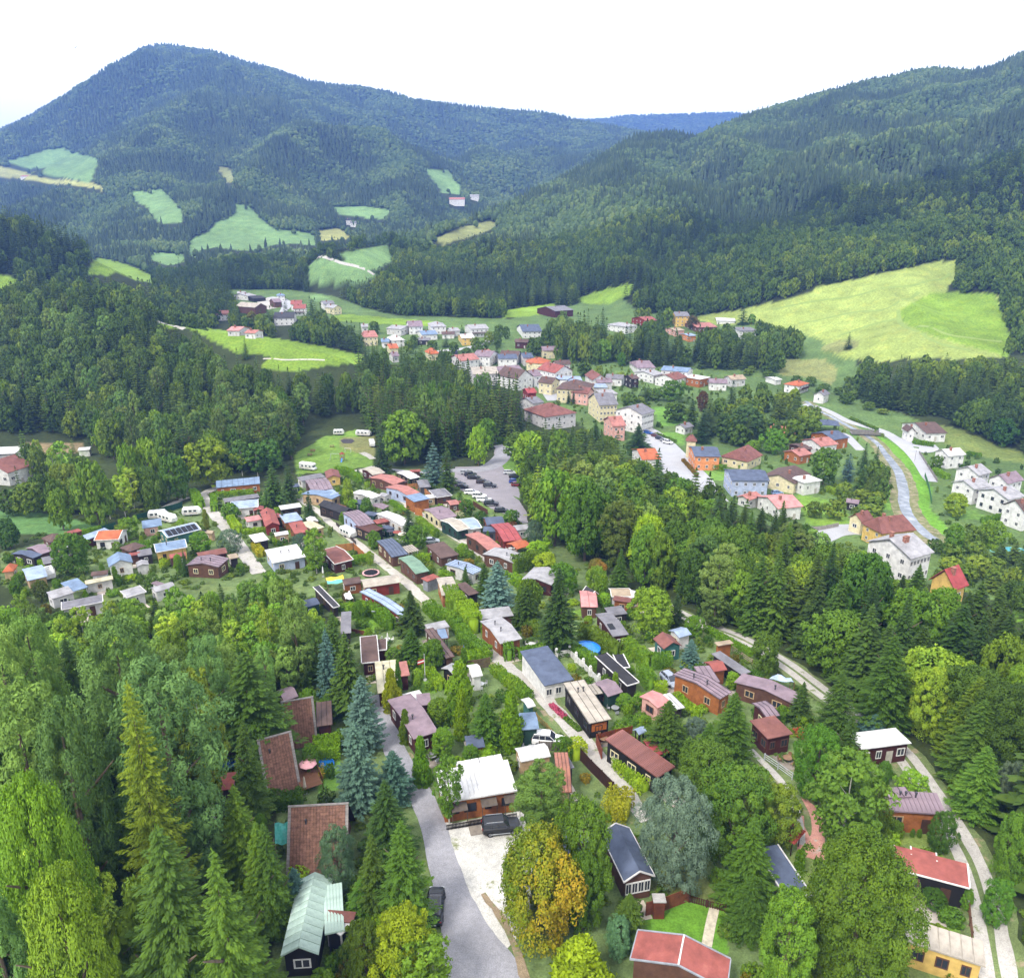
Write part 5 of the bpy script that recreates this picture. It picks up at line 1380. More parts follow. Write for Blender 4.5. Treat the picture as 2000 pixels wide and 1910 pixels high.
CHALETS = [
 ('R2', '100 405 440 372 75 352', 3.2, 'gx', 1.0, 'orange', 'blue', 'long orange wooden barn with grey-blue roof at the lane bend', dict(seams=1.6, name='barn', cat='barn')),
 ('R1', '1132 712 1283 690 1050 665', 2.6, 'gx', .7, 'pink', 'blue', 'cabin with grey-blue roof beside the parked white caravans', {}),
 ('R1', '1290 787 1550 722 1205 738', 3.0, 'gx', .8, 'teal', 'lblue', 'green walled cabin with rows of solar panels on its blue roof', dict(fascia='white')),
 ('R1', '1210 900 1450 858 1165 842', 3.0, 'gx', .9, 'yellow', 'blue', 'bright yellow cabin with grey-blue gable roof', dict(fascia='white', ch=1)),
 ('R1', '872 1008 1058 972 782 958', 3.0, 'gy', 1.2, 'white', 'blue', 'white cabin with blue-grey gable above its slatted porch', {}),
 ('R1', '985 902 1110 857 930 862', 2.5, 'hip', 1.0, 'brown', 'brown', 'small hut with brown hipped roof behind the white gabled cabin', {}),
 ('R1', '1010 927 1092 915 975 912', 2.3, 'gx', .4, 'brown', 'red', 'tiny red roofed annex beside the white gabled cabin', {}),
 ('R1', '750 808 940 800 772 735', 2.8, 'gx', 1.1, 'white', 'orange', 'white cabin under an orange-red roof below the green fence', dict(fascia='white')),
 ('R1', '650 812 835 745 640 782', 2.5, 'shed', .4, 'maroon', 'lblue', 'narrow dark walled cabin with pale blue roof beside the orange-red roof', {}),
 ('R1', '362 832 490 795 335 787', 2.6, 'hip', 1.1, 'brown', 'brown', 'brown hipped cabin at the overgrown meadow', {}),
 ('R1', '228 958 300 928 112 902', 2.5, 'gx', .5, 'dark', 'dblue', 'dark stepped cabin with blue roof panels near the orange roof', {}),
 ('R1', '300 922 402 888 204 868', 2.7, 'gx', .8, 'brown', 'mauve', 'wide cabin with faded grey roof beside the stepped blue roof', {}),
 ('R1', '350 992 436 974 300 945', 2.4, 'gx', .5, 'brown', 'grey', 'low grey roofed hut in front of the round dark tree', {}),
 ('R1', '55 1050 145 1040 12 1010', 2.6, 'hip', 1.0, 'tan', 'orange', 'small hut with bright orange roof at the hedge corner', {}),
 ('R1', '205 1122 362 1085 172 1030', 2.8, 'gx', .8, 'tan', 'lblue', 'tan walled cabin with pale blue roof beside a white trailer', {}),
 ('R1', '545 1207 677 1167 465 1137', 2.6, 'flat', .2, 'pale', 'blue', 'flat blue roof shelter beside the wooden deck', dict(nowall=True)),
 ('R1', '665 1147 880 1105 640 1122', 2.3, 'flat', .2, 'pale', 'cream', 'long pale yellow flat roof near the white pergola', {}),
 ('R1', '712 1082 842 1066 695 1052', 2.4, 'gx', .4, 'white', 'brown', 'low brown roofed hut with white slatted trim', {}),
 ('R1', '500 1338 818 1275 445 1292', 2.5, 'flat', .3, 'pale', 'grey', 'long flat grey roof with pale edge nearest the young wood', dict(fascia='pale')),
 ('R1', '970 1250 1120 1205 925 1200', 2.5, 'flat', .3, 'pale', 'lgrey', 'flat light grey roof half hidden by young trees', dict(fascia='pale')),
 ('R1', '1225 1187 1268 1168 1190 1125', 2.3, 'flat', .2, 'white', 'mauve', 'tiny narrow shed at the rim of the young wood', dict(name='shed', cat='shed')),
 ('R1', '1525 947 1745 905 1505 905', 2.5, 'gx', .5, 'maroon', 'rust', 'low cabin with dark red roof under the bush by the lane', {}),
 ('R1', '1622 1060 1708 988 1480 958', 3.0, 'gx', .7, 'brown', 'mauve', 'brown wooden cabin with ribbed mauve roof at the lane', dict(seams=.9, ch=2)),
 ('R1', '1770 952 1840 938 1735 922', 2.5, 'flat', .1, 'dark', 'tan', 'small dark box shed with a tan flat roof at the lane', dict(name='shed', cat='shed')),
 ('R1', '1545 752 1640 760 1550 730', 2.2, 'gx', .5, 'tan', 'tan', 'small tan hut between lane and solar panel roof', dict(name='shed', cat='shed')),
 ('R1', '606 120 700 112 598 98', 2.6, 'gx', .3, 'white', 'white', 'white shed standing alone on the brownish field', dict(name='shed', cat='shed', win={})),
 ('R1', '95 282 -120 352 168 152', 5.0, 'gx', 3.2, 'white', 'rust', 'big barn with steep faded red roof by the wood', dict(name='barn', cat='barn')),
 ('R1', '160 140 -60 150 150 88', 4.0, 'flat', .3, 'pale', 'white', 'white flat roofed hall behind the faded red barn', dict(name='hall', cat='hall')),
 ('R2', '150 518 420 478 140 490', 2.8, 'flat', .3, 'dark', 'grey', 'dark grey flat roof behind the blue gabled cabin', {}),
 ('R2', '245 566 458 546 158 516', 2.9, 'gx', .9, 'white', 'lblue', 'white walled cabin with broad pale blue gable roof', dict(fascia='white')),
 ('R2', '480 704 594 688 408 592', 3.0, 'gy', 1.0, 'red', 'red', 'red wooden cabin with arched red roof', dict(ch=1)),
 ('R2', '325 668 440 648 303 634', 2.4, 'flat', .2, 'white', 'pink', 'white annex with pink roof beside the arched red roof', {}),
 ('R2', '620 674 757 650 565 617', 2.8, 'flat', .3, 'orange', 'lblue', 'orange-brown cabin with pale blue flat roof beside the dark conifer', {}),
 ('R2', '690 760 800 742 640 677', 2.8, 'flat', .3, 'wood', 'red', 'cabin with brick red flat roof in the middle block', dict(ch=1)),
 ('R2', '800 742 888 716 758 670', 2.8, 'flat', .2, 'tan', 'cream', 'terrace roof in cream next to the brick red roof', {}),
 ('R2', '375 827 487 804 343 770', 2.6, 'flat', .2, 'dark', 'white', 'small white flat roof beside the orange clipped hedge', {}),
 ('R2', '520 985 775 935 460 885', 2.8, 'flat', .3, 'lblue', 'white', 'long cabin with bright white flat roof and light blue walls', dict(ch=2)),
 ('R2', '955 1003 1102 965 905 880', 2.8, 'gx', .6, 'maroon', 'rust', 'red roofed cabin behind the tall light birch', dict(fascia='white')),
 ('R2', '590 574 752 550 560 546', 2.4, 'flat', .2, 'dark', 'white', 'white flat roof behind the clipped green hedge', {}),
 ('R2', '745 354 930 320 702 327', 2.8, 'flat', .3, 'pale', 'grey', 'wide grey flat roof at the edge of the caravan meadow', {}),
 ('R2', '962 332 1072 322 890 283', 2.9, 'gy', .9, 'yellow', 'rust', 'orange cabin with mauve and red gable roof at the caravan meadow', {}),
 ('R2', '828 432 1000 410 752 350', 2.9, 'gx', .6, 'brown', 'mauve', 'large cabin with ribbed mauve-brown roof', dict(ch=1, seams=1.4)),
 ('R2', '903 528 975 493 812 420', 3.0, 'gx', .6, 'tan', 'blue', 'long narrow cabin with steel blue roof', {}),
 ('R2', '960 462 1022 450 922 428', 3.4, 'flat', .2, 'dgrey', 'lblue', 'grey box shaped hut with pale blue roof', {}),
 ('R2', '1012 624 1105 593 920 522', 3.0, 'gy', 1.0, 'dark', 'charcoal', 'black-brown gabled cabin on the lane', dict(ch=1)),
 ('R2', '1170 704 1298 678 1060 596', 3.8, 'gx', .6, 'lblue', 'mauve', 'two tone cabin with ribbed mauve roof and light blue wall', dict(seams=.9)),
 ('R2', '1243 762 1348 727 1172 692', 3.0, 'flat', .3, 'dark', 'choc', 'dark brown cabin joined to the ribbed mauve roof', {}),
 ('R3', '103 310 200 290 28 262', 3.0, 'gx', .6, 'maroon', 'beige', 'dark red cabin with pinkish pale roof at the meadow entrance', {}),
 ('R3', '215 399 312 367 130 312', 3.0, 'gx', .7, 'brown', 'salmon', 'first brown cabin under a salmon red roof on the lane', {}),
 ('R3', '350 477 440 450 238 392', 3.2, 'gx', .7, 'lblue', 'salmon', 'light blue cabin under a salmon red roof on the lane', {}),
 ('R3', '408 518 532 492 370 465', 3.8, 'flat', .2, 'orange', 'blue', 'tall orange wooden hut with steel blue roof', dict(win={})),
 ('R3', '615 652 760 622 495 572', 3.0, 'gx', .7, 'cream', 'mauve', 'cream cabin with plum coloured roof', dict(ch=1)),
 ('R3', '745 742 838 720 642 652', 3.0, 'gx', .7, 'green', 'beige', 'dark green cabin with beige-grey roof', dict(fascia='white')),
 ('R3', '835 727 948 712 770 648', 2.8, 'gx', .6, 'pale', 'lblue', 'pale cabin with blue-grey roof beside the dark green one', dict(fascia='white')),
 ('R3', '990 692 1130 680 945 635', 2.8, 'gx', .9, 'wood', 'dblue', 'cabin with dark blue roof at the end of the car park', {}),
 ('R3', '1140 817 1285 800 985 690', 2.9, 'gx', .8, 'red', 'brightred', 'long cabin with bright red roof', dict(seams=1.6)),
 ('R3', '975 742 1100 745 945 700', 2.7, 'gx', .4, 'dgrey', 'dblue', 'small hut with slate blue roof joined to the bright red roof', {}),
 ('R3', '982 887 1088 862 828 762', 3.0, 'gx', .5, 'brown', 'salmon', 'long dark brown cabin under a coral red roof', {}),
 ('R3', '1140 1012 1238 955 1000 888', 2.9, 'gx', .5, 'brown', 'lgrey', 'long cabin with light grey roof next to the coral red one', dict(ch=1)),
 ('R3', '1200 882 1310 850 1150 830', 2.5, 'gx', .5, 'wood', 'orange', 'orange sheeted shelter beside the bright red roof', dict(nowall=True)),
 ('R3', '385 342 465 325 300 287', 2.7, 'gx', .4, 'dark', 'white', 'dark hut with bright white roof near the blue spruce', {}),
 ('R3', '402 285 480 280 392 268', 2.4, 'flat', .1, 'brown', 'red', 'tiny red roof behind the bright white roof', dict(name='shed', cat='shed')),
 ('R3', '505 402 592 395 412 352', 2.6, 'hip', .8, 'dgrey', 'grey', 'dark grey hipped cabin under the blue spruce', {}),
 ('R3', '615 479 735 462 525 427', 2.7, 'hip', 1.0, 'brown', 'grey', 'grey hipped cabin with white trim beside the car park', dict(fascia='white')),
 ('R3', '700 540 775 530 675 505', 2.5, 'gx', .4, 'brown', 'salmon', 'small brick coloured roof in the garden by the car park', {}),
 ('R3', '60 507 130 480 -15 430', 2.7, 'gx', .5, 'pale', 'white', 'cabin with bright white roof beside the pale birch-like tree', {}),
 ('R3', '160 588 208 560 110 537', 2.4, 'gx', .5, 'dark', 'mauve', 'open hut with plum roof behind the dark tree', dict(nowall=True)),
 ('R3', '310 712 395 687 165 597', 2.8, 'gx', .5, 'pale', 'white', 'long cabin with white roof beside the lane-side spruce', {}),
 ('R3', '250 940 378 915 140 812', 3.0, 'gx', .4, 'brown', 'dblue', 'brown cabin with ribbed dark blue roof', dict(seams=.8)),
 ('R3', '375 906 462 886 330 860', 2.4, 'flat', .2, 'pale', 'beige', 'beige corrugated shelter beside the dark blue ribbed roof', dict(seams=.6, nowall=True)),
 ('R3', '432 1069 538 1045 313 942', 3.0, 'gx', .5, 'brown', 'green', 'brown cabin with sage green roof', dict(ch=0)),
 ('R3', '640 947 780 917 510 850', 2.7, 'flat', .5, 'brown', 'brown', 'low grey-brown roof behind the garden hedge', {}),
 ('R3', '835 1092 915 1052 705 975', 2.7, 'gx', .4, 'pale', 'lblue', 'pale ribbed roof with two stove pipes', dict(seams=.7, ch=2)),
 ('R3', '690 1228 820 1215 548 1102', 3.0, 'gx', .5, 'orange', 'beige', 'orange-brown cabin with weathered beige roof beside the lane', dict(ch=1)),
 ('R3', '830 1237 908 1216 760 1145', 2.6, 'flat', .2, 'dark', 'brown', 'brown lean-to beside the weathered beige roof', {}),
 ('R3', '520 1130 615 1094 488 1098', 2.6, 'flat', .2, 'grey', 'red', 'grey metal shed with a brick red roof', dict(name='shed', cat='shed', win={})),
 ('R3', '45 1174 328 1130 15 1112', 2.6, 'gx', .5, 'red', 'beige', 'long curved pinkish grey roof by the trampoline', {}),
 ('R3', '285 1422 362 1392 55 1187', 2.8, 'gx', .4, 'red', 'lblue', 'long red cabin with ribbed blue-grey roof beside the big hedge', dict(seams=1.3)),
 ('R3', '940 1416 1190 1386 912 1345', 2.8, 'flat', .3, 'brown', 'lgrey', 'low light grey roof behind the brown chalet', {}),
 ('R3', '1100 1600 1268 1560 920 1432', 3.0, 'gx', .6, 'wood', 'lgrey', 'reddish brown chalet with large grey roof on the lane', dict(ch=2)),
 ('R3', '1440 1196 1530 1098 1295 1066', 3.0, 'gx', .7, 'maroon', 'lgrey', 'dark red cabin with white shutters and pale roof', {}),
 ('R3', '1740 1320 1872 1322 1660 1195', 2.7, 'gx', .6, 'brown', 'pink', 'cabin with pink and white striped roof behind the tall spruce', dict(seams=2.0)),
 ('R3', '1780 1242 1838 1223 1722 1200', 2.6, 'gy', .9, 'dgrey', 'dark', 'small dark shed with white edged gable', dict(name='shed', cat='shed', fascia='white', win={})),
 ('R4', '765 652 920 650 740 590', 2.6, 'gx', .6, 'pale', 'tan', 'tan roofed cabin at the wood edge', dict(fascia='white')),
 ('R4', '910 690 920 655 770 690', 2.4, 'flat', .4, 'wood', 'rust', 'small rusty annex at the wood edge', {}),
 ('R4', '812 953 935 936 600 790', 3.0, 'gx', .4, 'maroon', 'grey', 'long dark cabin with solar panel on its slate roof', {}),
 ('R4', '1170 1054 1312 1028 1075 975', 2.7, 'gy', 1.0, 'teal', 'rust', 'green walled cabin with reddish brown gable roof', {}),
 ('R4', '270 1333 495 1283 40 1096', 3.1, 'shed', .5, 'white', 'dblue', 'large white bungalow with slate blue metal roof on the lane', dict(win=dict(B=3, L=0, R=0, F=3), wkind='plain')),
 ('R4', '865 1342 960 1313 650 1118', 2.7, 'shed', .3, 'dark', 'charcoal', 'long charcoal roofed cabin behind the hedge', dict(fascia='pale')),
 ('R4', '850 1197 930 1191 748 1102', 2.75, 'flat', .2, 'dark', 'charcoal', 'charcoal roofed wing with a white edge', dict(fascia='white')),
 ('R4', '628 1618 800 1583 355 1342', 3.0, 'shed', .4, 'black', 'beige', 'black cabin with orange panel and beige ribbed roof', dict(seams=1.0, ch=2)),
 ('R4', '640 1402 715 1388 550 1335', 2.6, 'flat', .2, 'dark', 'beige', 'beige canopy beside the black ribbed cabin', dict(seams=.8, nowall=True)),
 ('R4', '715 1427 832 1389 637 1310', 2.5, 'gx', .6, 'green', 'mauve', 'green hut with plum gable roof beside the terrace', {}),
 ('R4', '1110 1512 1210 1462 985 1415', 2.6, 'gx', .4, 'pink', 'pink', 'cabin with pale pink roof behind the layered dark conifer', {}),
 ('R4', '1285 1512 1348 1496 1130 1412', 2.5, 'flat', .2, 'dark', 'white', 'flat white roof with glass panels next to the pale pink one', dict(seams=1.2)),
 ('R4', '1570 1456 1662 1398 1255 1238', 3.2, 'gx', .6, 'orange', 'mauve', 'big orange wooden cabin with ribbed brown roof', dict(seams=.75, ch=2)),
 ('R4', '1512 1312 1638 1303 1352 1194', 3.2, 'flat', .3, 'orange', 'mauve', 'ribbed brown wing of the big orange cabin', dict(seams=.75)),
 ('R4', '1550 1229 1655 1212 1470 1155', 2.7, 'gx', .6, 'wood', 'red', 'wooden shed with rounded brick red roof behind the big orange cabin', {}),
 ('R4', '1730 1264 1800 1240 1560 1082', 2.6, 'flat', .3, 'dark', 'grey', 'narrow dark grey roof along the boundary', {}),
 ('R7', '950 732 1010 655 560 486', 2.7, 'gx', .6, 'brown', 'mauve', 'long low cabin with plum felt roof', dict(ch=1)),
 ('R4', '1570 1032 1690 1012 1562 1002', 2.6, 'flat', .1, 'orange', 'tan', 'orange slatted shelter at the track fence', dict(name='shelter', cat='shelter', win={})),
 ('R4', '1250 977 1347 950 1233 902', 2.6, 'gx', .5, 'pale', 'lblue', 'small cabin with pale blue roof behind the green garden tree', {}),
 ('U3', '1140 1482 1270 1470 940 1235', 2.6, 'gx', .4, 'dark', 'grey', 'long narrow dark grey roof beside the small square lawn', {}),
 ('U3', '920 1182 1000 1160 718 918', 2.5, 'flat', .3, 'dark', 'dark', 'narrow almost black roof at the rim of the young wood', dict(fascia='pale')),
 ('R5', '475 372 610 357 352 182', 2.7, 'gx', .6, 'maroon', 'brown', 'dark brown felt roof with a pale central strip', dict(fascia='pale')),
 ('R5', '568 276 645 270 500 200', 2.6, 'flat', .2, 'maroon', 'brown', 'small brown flat roof beside the parasol terrace', dict(fascia='white')),
 ('R5', '1082 337 1152 320 880 125', 2.7, 'flat', .3, 'brown', 'brown', 'long brown boarded roof between the apple trees', dict(seams=.9)),
 ('R5', '1030 192 1105 183 972 124', 2.9, 'flat', .2, 'dark', 'blue', 'blue glass canopy on the long brown roof', dict(nowall=True, fascia='brown')),
 ('R5', '588 602 768 580 470 386', 2.8, 'shed', .3, 'maroon', 'cream', 'cream ribbed roof beside the golden cypress', dict(seams=1.0, ch=1)),
 ('R5', '725 477 805 466 668 374', 2.8, 'flat', .2, 'maroon', 'salmon', 'hut with coral pink roof beside the small flag lawn', dict(door=1)),
 ('R5', '800 966 992 905 628 656', 3.0, 'gx', .5, 'maroon', 'mauve', 'dark red chalet with large plum grey roof on the asphalt road', dict(ch=1)),
 ('R5', '872 702 978 690 812 620', 3.1, 'flat', .2, 'maroon', 'mauve', 'plum grey wing of the roadside chalet', {}),
 ('R5', '1288 482 1370 468 1200 398', 2.7, 'gx', .6, 'white', 'white', 'white cabin with pinkish white gable behind the cypresses', {}),
 ('R5', '1120 487 1200 445 1040 410', 2.7, 'gx', .6, 'black', 'lgrey', 'black walled hut beside the white gabled cabin', {}),
 ('R5', '1250 1032 1388 1015 1185 942', 2.4, 'flat', .2, 'wood', 'dblue', 'low hut with slate blue roof under the cypresses', {}),
 ('R5', '1662 888 1795 878 1605 762', 2.8, 'gx', .4, 'green', 'blue', 'green pavilion with white blinds and steel blue roof', {}),
 ('R5', '1690 722 1752 705 1640 655', 2.4, 'gx', .3, 'teal', 'white', 'grey-green shed with whitish roof on the lane', dict(name='shed', cat='shed', win={})),
 ('R6', '1470 1282 1608 1195 1140 955', 3.0, 'shed', .3, 'black', 'rust', 'black cabin with panelled rust red roof on the lane', dict(panels=13, second='a86a60')),
 ('R6', '1500 1083 1612 1058 1382 972', 2.6, 'flat', .2, 'dark', 'brightred', 'open carport with bright red roof beside the rust red cabin', dict(nowall=True, name='carport', cat='carport')),
 ('R6', '870 1368 985 1368 590 1062', 2.7, 'gx', .7, 'tan', 'tile', 'cabin with mottled orange tile roof half under a pine', dict(second='c98a6a', seams=.5)),
 ('R6', '825 1188 888 1176 727 1080', 2.5, 'flat', .1, 'dark', 'grey', 'thin grey canopy beside the orange tile roof', dict(nowall=True)),
 ('R6', '1360 930 1420 903 1325 887', 2.2, 'gx', .4, 'dark', 'lblue', 'tiny glass roofed shelter behind the brown picket fence', dict(nowall=True, name='shelter', cat='shelter')),
 ('S1', '455 1080 690 1032 300 700', 2.9, 'gy', 1.0, 'brown', 'dblue', 'cabin with slate grey gable roof and wide glazed front', dict(win={}, fascia='pale')),
 ('S1', '575 893 655 880 445 742', 2.8, 'flat', .2, 'brown', 'rust', 'dark red terrace roof beside the slate grey gable', dict(nowall=True, name='terrace_roof', cat='canopy')),
 ('S1', '1285 1658 1255 1900 570 1450', 2.9, 'gx', 1.1, 'brown', 'red', 'cabin with big brick red gable roof and white ridge cap', dict(win={}, fascia='grey', rwear=.25, second='a5685c')),
 ('S1', '1890 1172 1700 1205 1655 792', 2.9, 'flat', .6, 'grey', 'dblue', 'long cabin with slate blue roof under the grey-green tree', dict(fascia='pale')),
 ('R7', '795 958 990 916 632 822', 3.0, 'flat', .3, 'maroon', 'rust', 'dark cabin with rust stained flat roof at the steel steps', dict(second='c9aaa0', wcol='white', win=dict(F=2, L=2, R=2))),
 ('R7', '800 792 905 772 635 690', 3.1, 'gx', .4, 'maroon', 'mauve', 'ribbed brown roof behind the rust stained flat roof', dict(seams=.8)),
 ('R7', '1400 1052 1785 1003 1490 908', 3.0, 'flat', .2, 'maroon', 'white', 'dark brown cabin with bright white flat roof beside the track', dict(win=dict(F=4))),
 ('S2', '590 674 1062 706 600 556', 3.0, 'shed', .6, 'orange', 'mauve', 'orange wooden cabin with ribbed brown roof beside the track', dict(panels=14, wcol='tan', ch=3)),
 ('S2', '700 582 870 576 612 516', 3.7, 'flat', .3, 'orange', 'mauve', 'ribbed brown dormer roof of the trackside cabin', dict(seams=.9, win={})),
 ('S2', '718 1090 1262 1234 712 962', 3.0, 'shed', .7, 'black', 'red', 'long black cabin with brick red roof and white gable boards', dict(fascia='white')),
 ('S2', '850 992 1035 1042 832 942', 3.5, 'flat', .4, 'dark', 'red', 'brick red roof extension with white edge boards', dict(fascia='white', win={})),
 ('S2', '760 1604 1337 1788 830 1478', 3.0, 'shed', .4, 'yellow', 'beige', 'yellow bungalow with beige panelled roof beside the track', dict(panels=7, wcol='brown', wkind='plain', win=dict(F=3, R=1), door=0)),
 ('U4', '515 1664 905 1640 690 890', 2.8, 'gy', 1.0, 'black', 'mint', 'black cabin with long mint green metal roof', dict(panels=10, win={}, second='dfeae4')),
 ('U4', '950 1442 1152 1400 958 950', 2.95, 'flat', .3, 'black', 'mint', 'pale mint side roof of the long mint roofed cabin', dict(panels=6, second='dfeae4', win={})),
 ('U4', '982 1278 1272 1300 970 1206', 3.0, 'flat', .2, 'dark', 'rust', 'dark red shelter roof against the mint roof', dict(win={})),
 ('U4', '1085 1490 1240 1335 980 1292', 2.8, 'flat', .1, 'pale', 'white', 'bright white sheet roof below the dark red shelter', dict(nowall=True)),
 ('R8', '92 545 200 532 112 478', 2.4, 'flat', .2, 'brown', 'red', 'upper red roofed lean-to behind the A-frame', dict(nowall=True, name='lean_to', cat='shelter')),
 ('R8', '90 753 190 742 75 655', 2.4, 'flat', .3, 'brown', 'red', 'lower red roofed shed behind the A-frame', dict(name='shed', cat='shed')),
 ('R8', '460 222 548 192 445 150', 2.8, 'gx', .6, 'brown', 'mauve', 'grey-brown roof behind the highest A-frame', {}),
 ('R8', '685 367 782 353 655 228', 2.8, 'flat', .2, 'maroon', 'brown', 'glazed porch with dark roof beside the highest A-frame', dict(wcol='white', seams=.8)),
]
for reg, q, h, roof, rise, wall, rc, label, opt in CHALETS:
 root, info = bld(reg, q, h, roof, rise, wall, rc, label, **opt)
 cen, X, Wx, Wy, zg, hh, rz, sl, onsl, th = info
 if 'solar' in label:
  sb_m = mat('15181f', .25, .1)
  s = sl[0]
  rows, cols = (3, 6) if 'rows of' in label else (1, 3)
  for i in range(cols):
   for j in range(rows):
    u0, v0 = (.06 + i * .9 / cols, .08 + j * .86 / rows) if rows > 1 else (.1 + i * .12, .45)
    du, dv = (.8 / cols, .72 / rows) if rows > 1 else (.11, .4)
    mb = MB(); P = [onsl(s, u0, v0, th + .1), onsl(s, u0 + du, v0, th + .1), onsl(s, u0 + du, v0 + dv, th + .14), onsl(s, u0, v0 + dv, th + .14)]
    mb.poly(P); mb.poly([p - Vector((0, 0, .05)) for p in reversed(P)])
    for k in range(4): mb.poly([P[k] - Vector((0, 0, .05)), P[(k + 1) % 4] - Vector((0, 0, .05)), P[(k + 1) % 4], P[k]])
    mb.build('solar_panel', sb_m, root)
 if 'wide glazed front' in label:
  for i in range(4):
   add_window(root, 'F', -Wx / 2 + Wx * (i + .5) / 4, 1.7, Wx / 4 * .95, 1.5, Wx, Wy, 'white')
 if 'white ridge cap' in label:
  mb = MB(); a, b = Vector(sl[0][3]), Vector(sl[0][2])
  mb.bar(a + Vector((0, 0, th)), b + Vector((0, 0, th)), .11, 4); mb.build('ridge_cap', mat('cfcdca', .6, .1), root)
 if 'orange panel' in label:
  for sd in 'FBLR':
   mb = MB(); w_ = Wx if sd in 'FB' else Wy
   if w_ < 6: mb.box(-w_ * .4, w_ * .4, -.05, 0, 0, 1.2); o = mb.build('wall_panel', mat('a8602a', .8, .2), root); pos(o, sd, 0, 1.4, Wx, Wy)
 if 'long mint green metal' in label:
  add_window(root, 'F', .1, 1.6, 1.6, 1.1, Wx, Wy, 'white')
root, info = bld('R5', '1088 1444 1665 1350 935 1238', 3.1, 'shed', .5, 'orange', 'white', 'orange timber chalet with rust streaked white metal roof and black picket fence',
     panels=16, second='d9c6bc', win=dict(F=4, L=1), wcol='dark', door=0)
cen, X, Wx, Wy, zg, hh, rz, sl, onsl, th = info
for u in (-.3, .12, .45):
 mb = MB(); w_ = 1.9
 mb.poly([(-w_ / 2, 0, .35), (w_ / 2, 0, .35), (w_ / 2, -1.1, 0), (-w_ / 2, -1.1, 0)]); mb.poly([(-w_ / 2, -1.1, -.06), (w_ / 2, -1.1, -.06), (w_ / 2, 0, .29), (-w_ / 2, 0, .29)])
 mb.poly([(-w_ / 2, -1.1, -.06), (-w_ / 2, -1.1, 0), (w_ / 2, -1.1, 0), (w_ / 2, -1.1, -.06)])
 for s in (-1, 1): mb.bar((s * w_ * .46, -1.0, -.05), (s * w_ * .46, -1.0, -2.3), .05, 4)
 o = mb.build('porch_canopy', mat('5b5148', .8, .2), root); pos(o, 'F', u * Wx, 2.35, Wx, Wy)
n = int(Wx / .16); pk = MB(); pk.box(-.05, .05, -.02, .02, -.5, .95); pkm = pk.mesh('picket', mat('17140f', .8, .2))
ft = thing('picket_fence', 'low black picket fence along the orange chalet', 'fence', (cen.x, cen.y, zg), rz)
for i in range(n):
 o = link('picket', pkm, ft); o.location = (-Wx / 2 + Wx * (i + .5) / n, -Wy / 2 - 1.3, 0)
mb = MB(); mb.box(-Wx / 2, Wx / 2, -Wy / 2 - 1.27, -Wy / 2 - 1.23, .25, .33); mb.box(-Wx / 2, Wx / 2, -Wy / 2 - 1.27, -Wy / 2 - 1.23, .7, .78); mb.build('rail', mat('17140f', .8, .2), ft)
bld('R5', '1172 1248 1530 1182 1132 1150', 3.4, 'shed', .2, 'wood', 'white', 'white pergola roof with red-brown rafters behind the orange chalet', panels=6, seams=1.45, nowall=True, second='b98a84', name='pergola', cat='pergola')
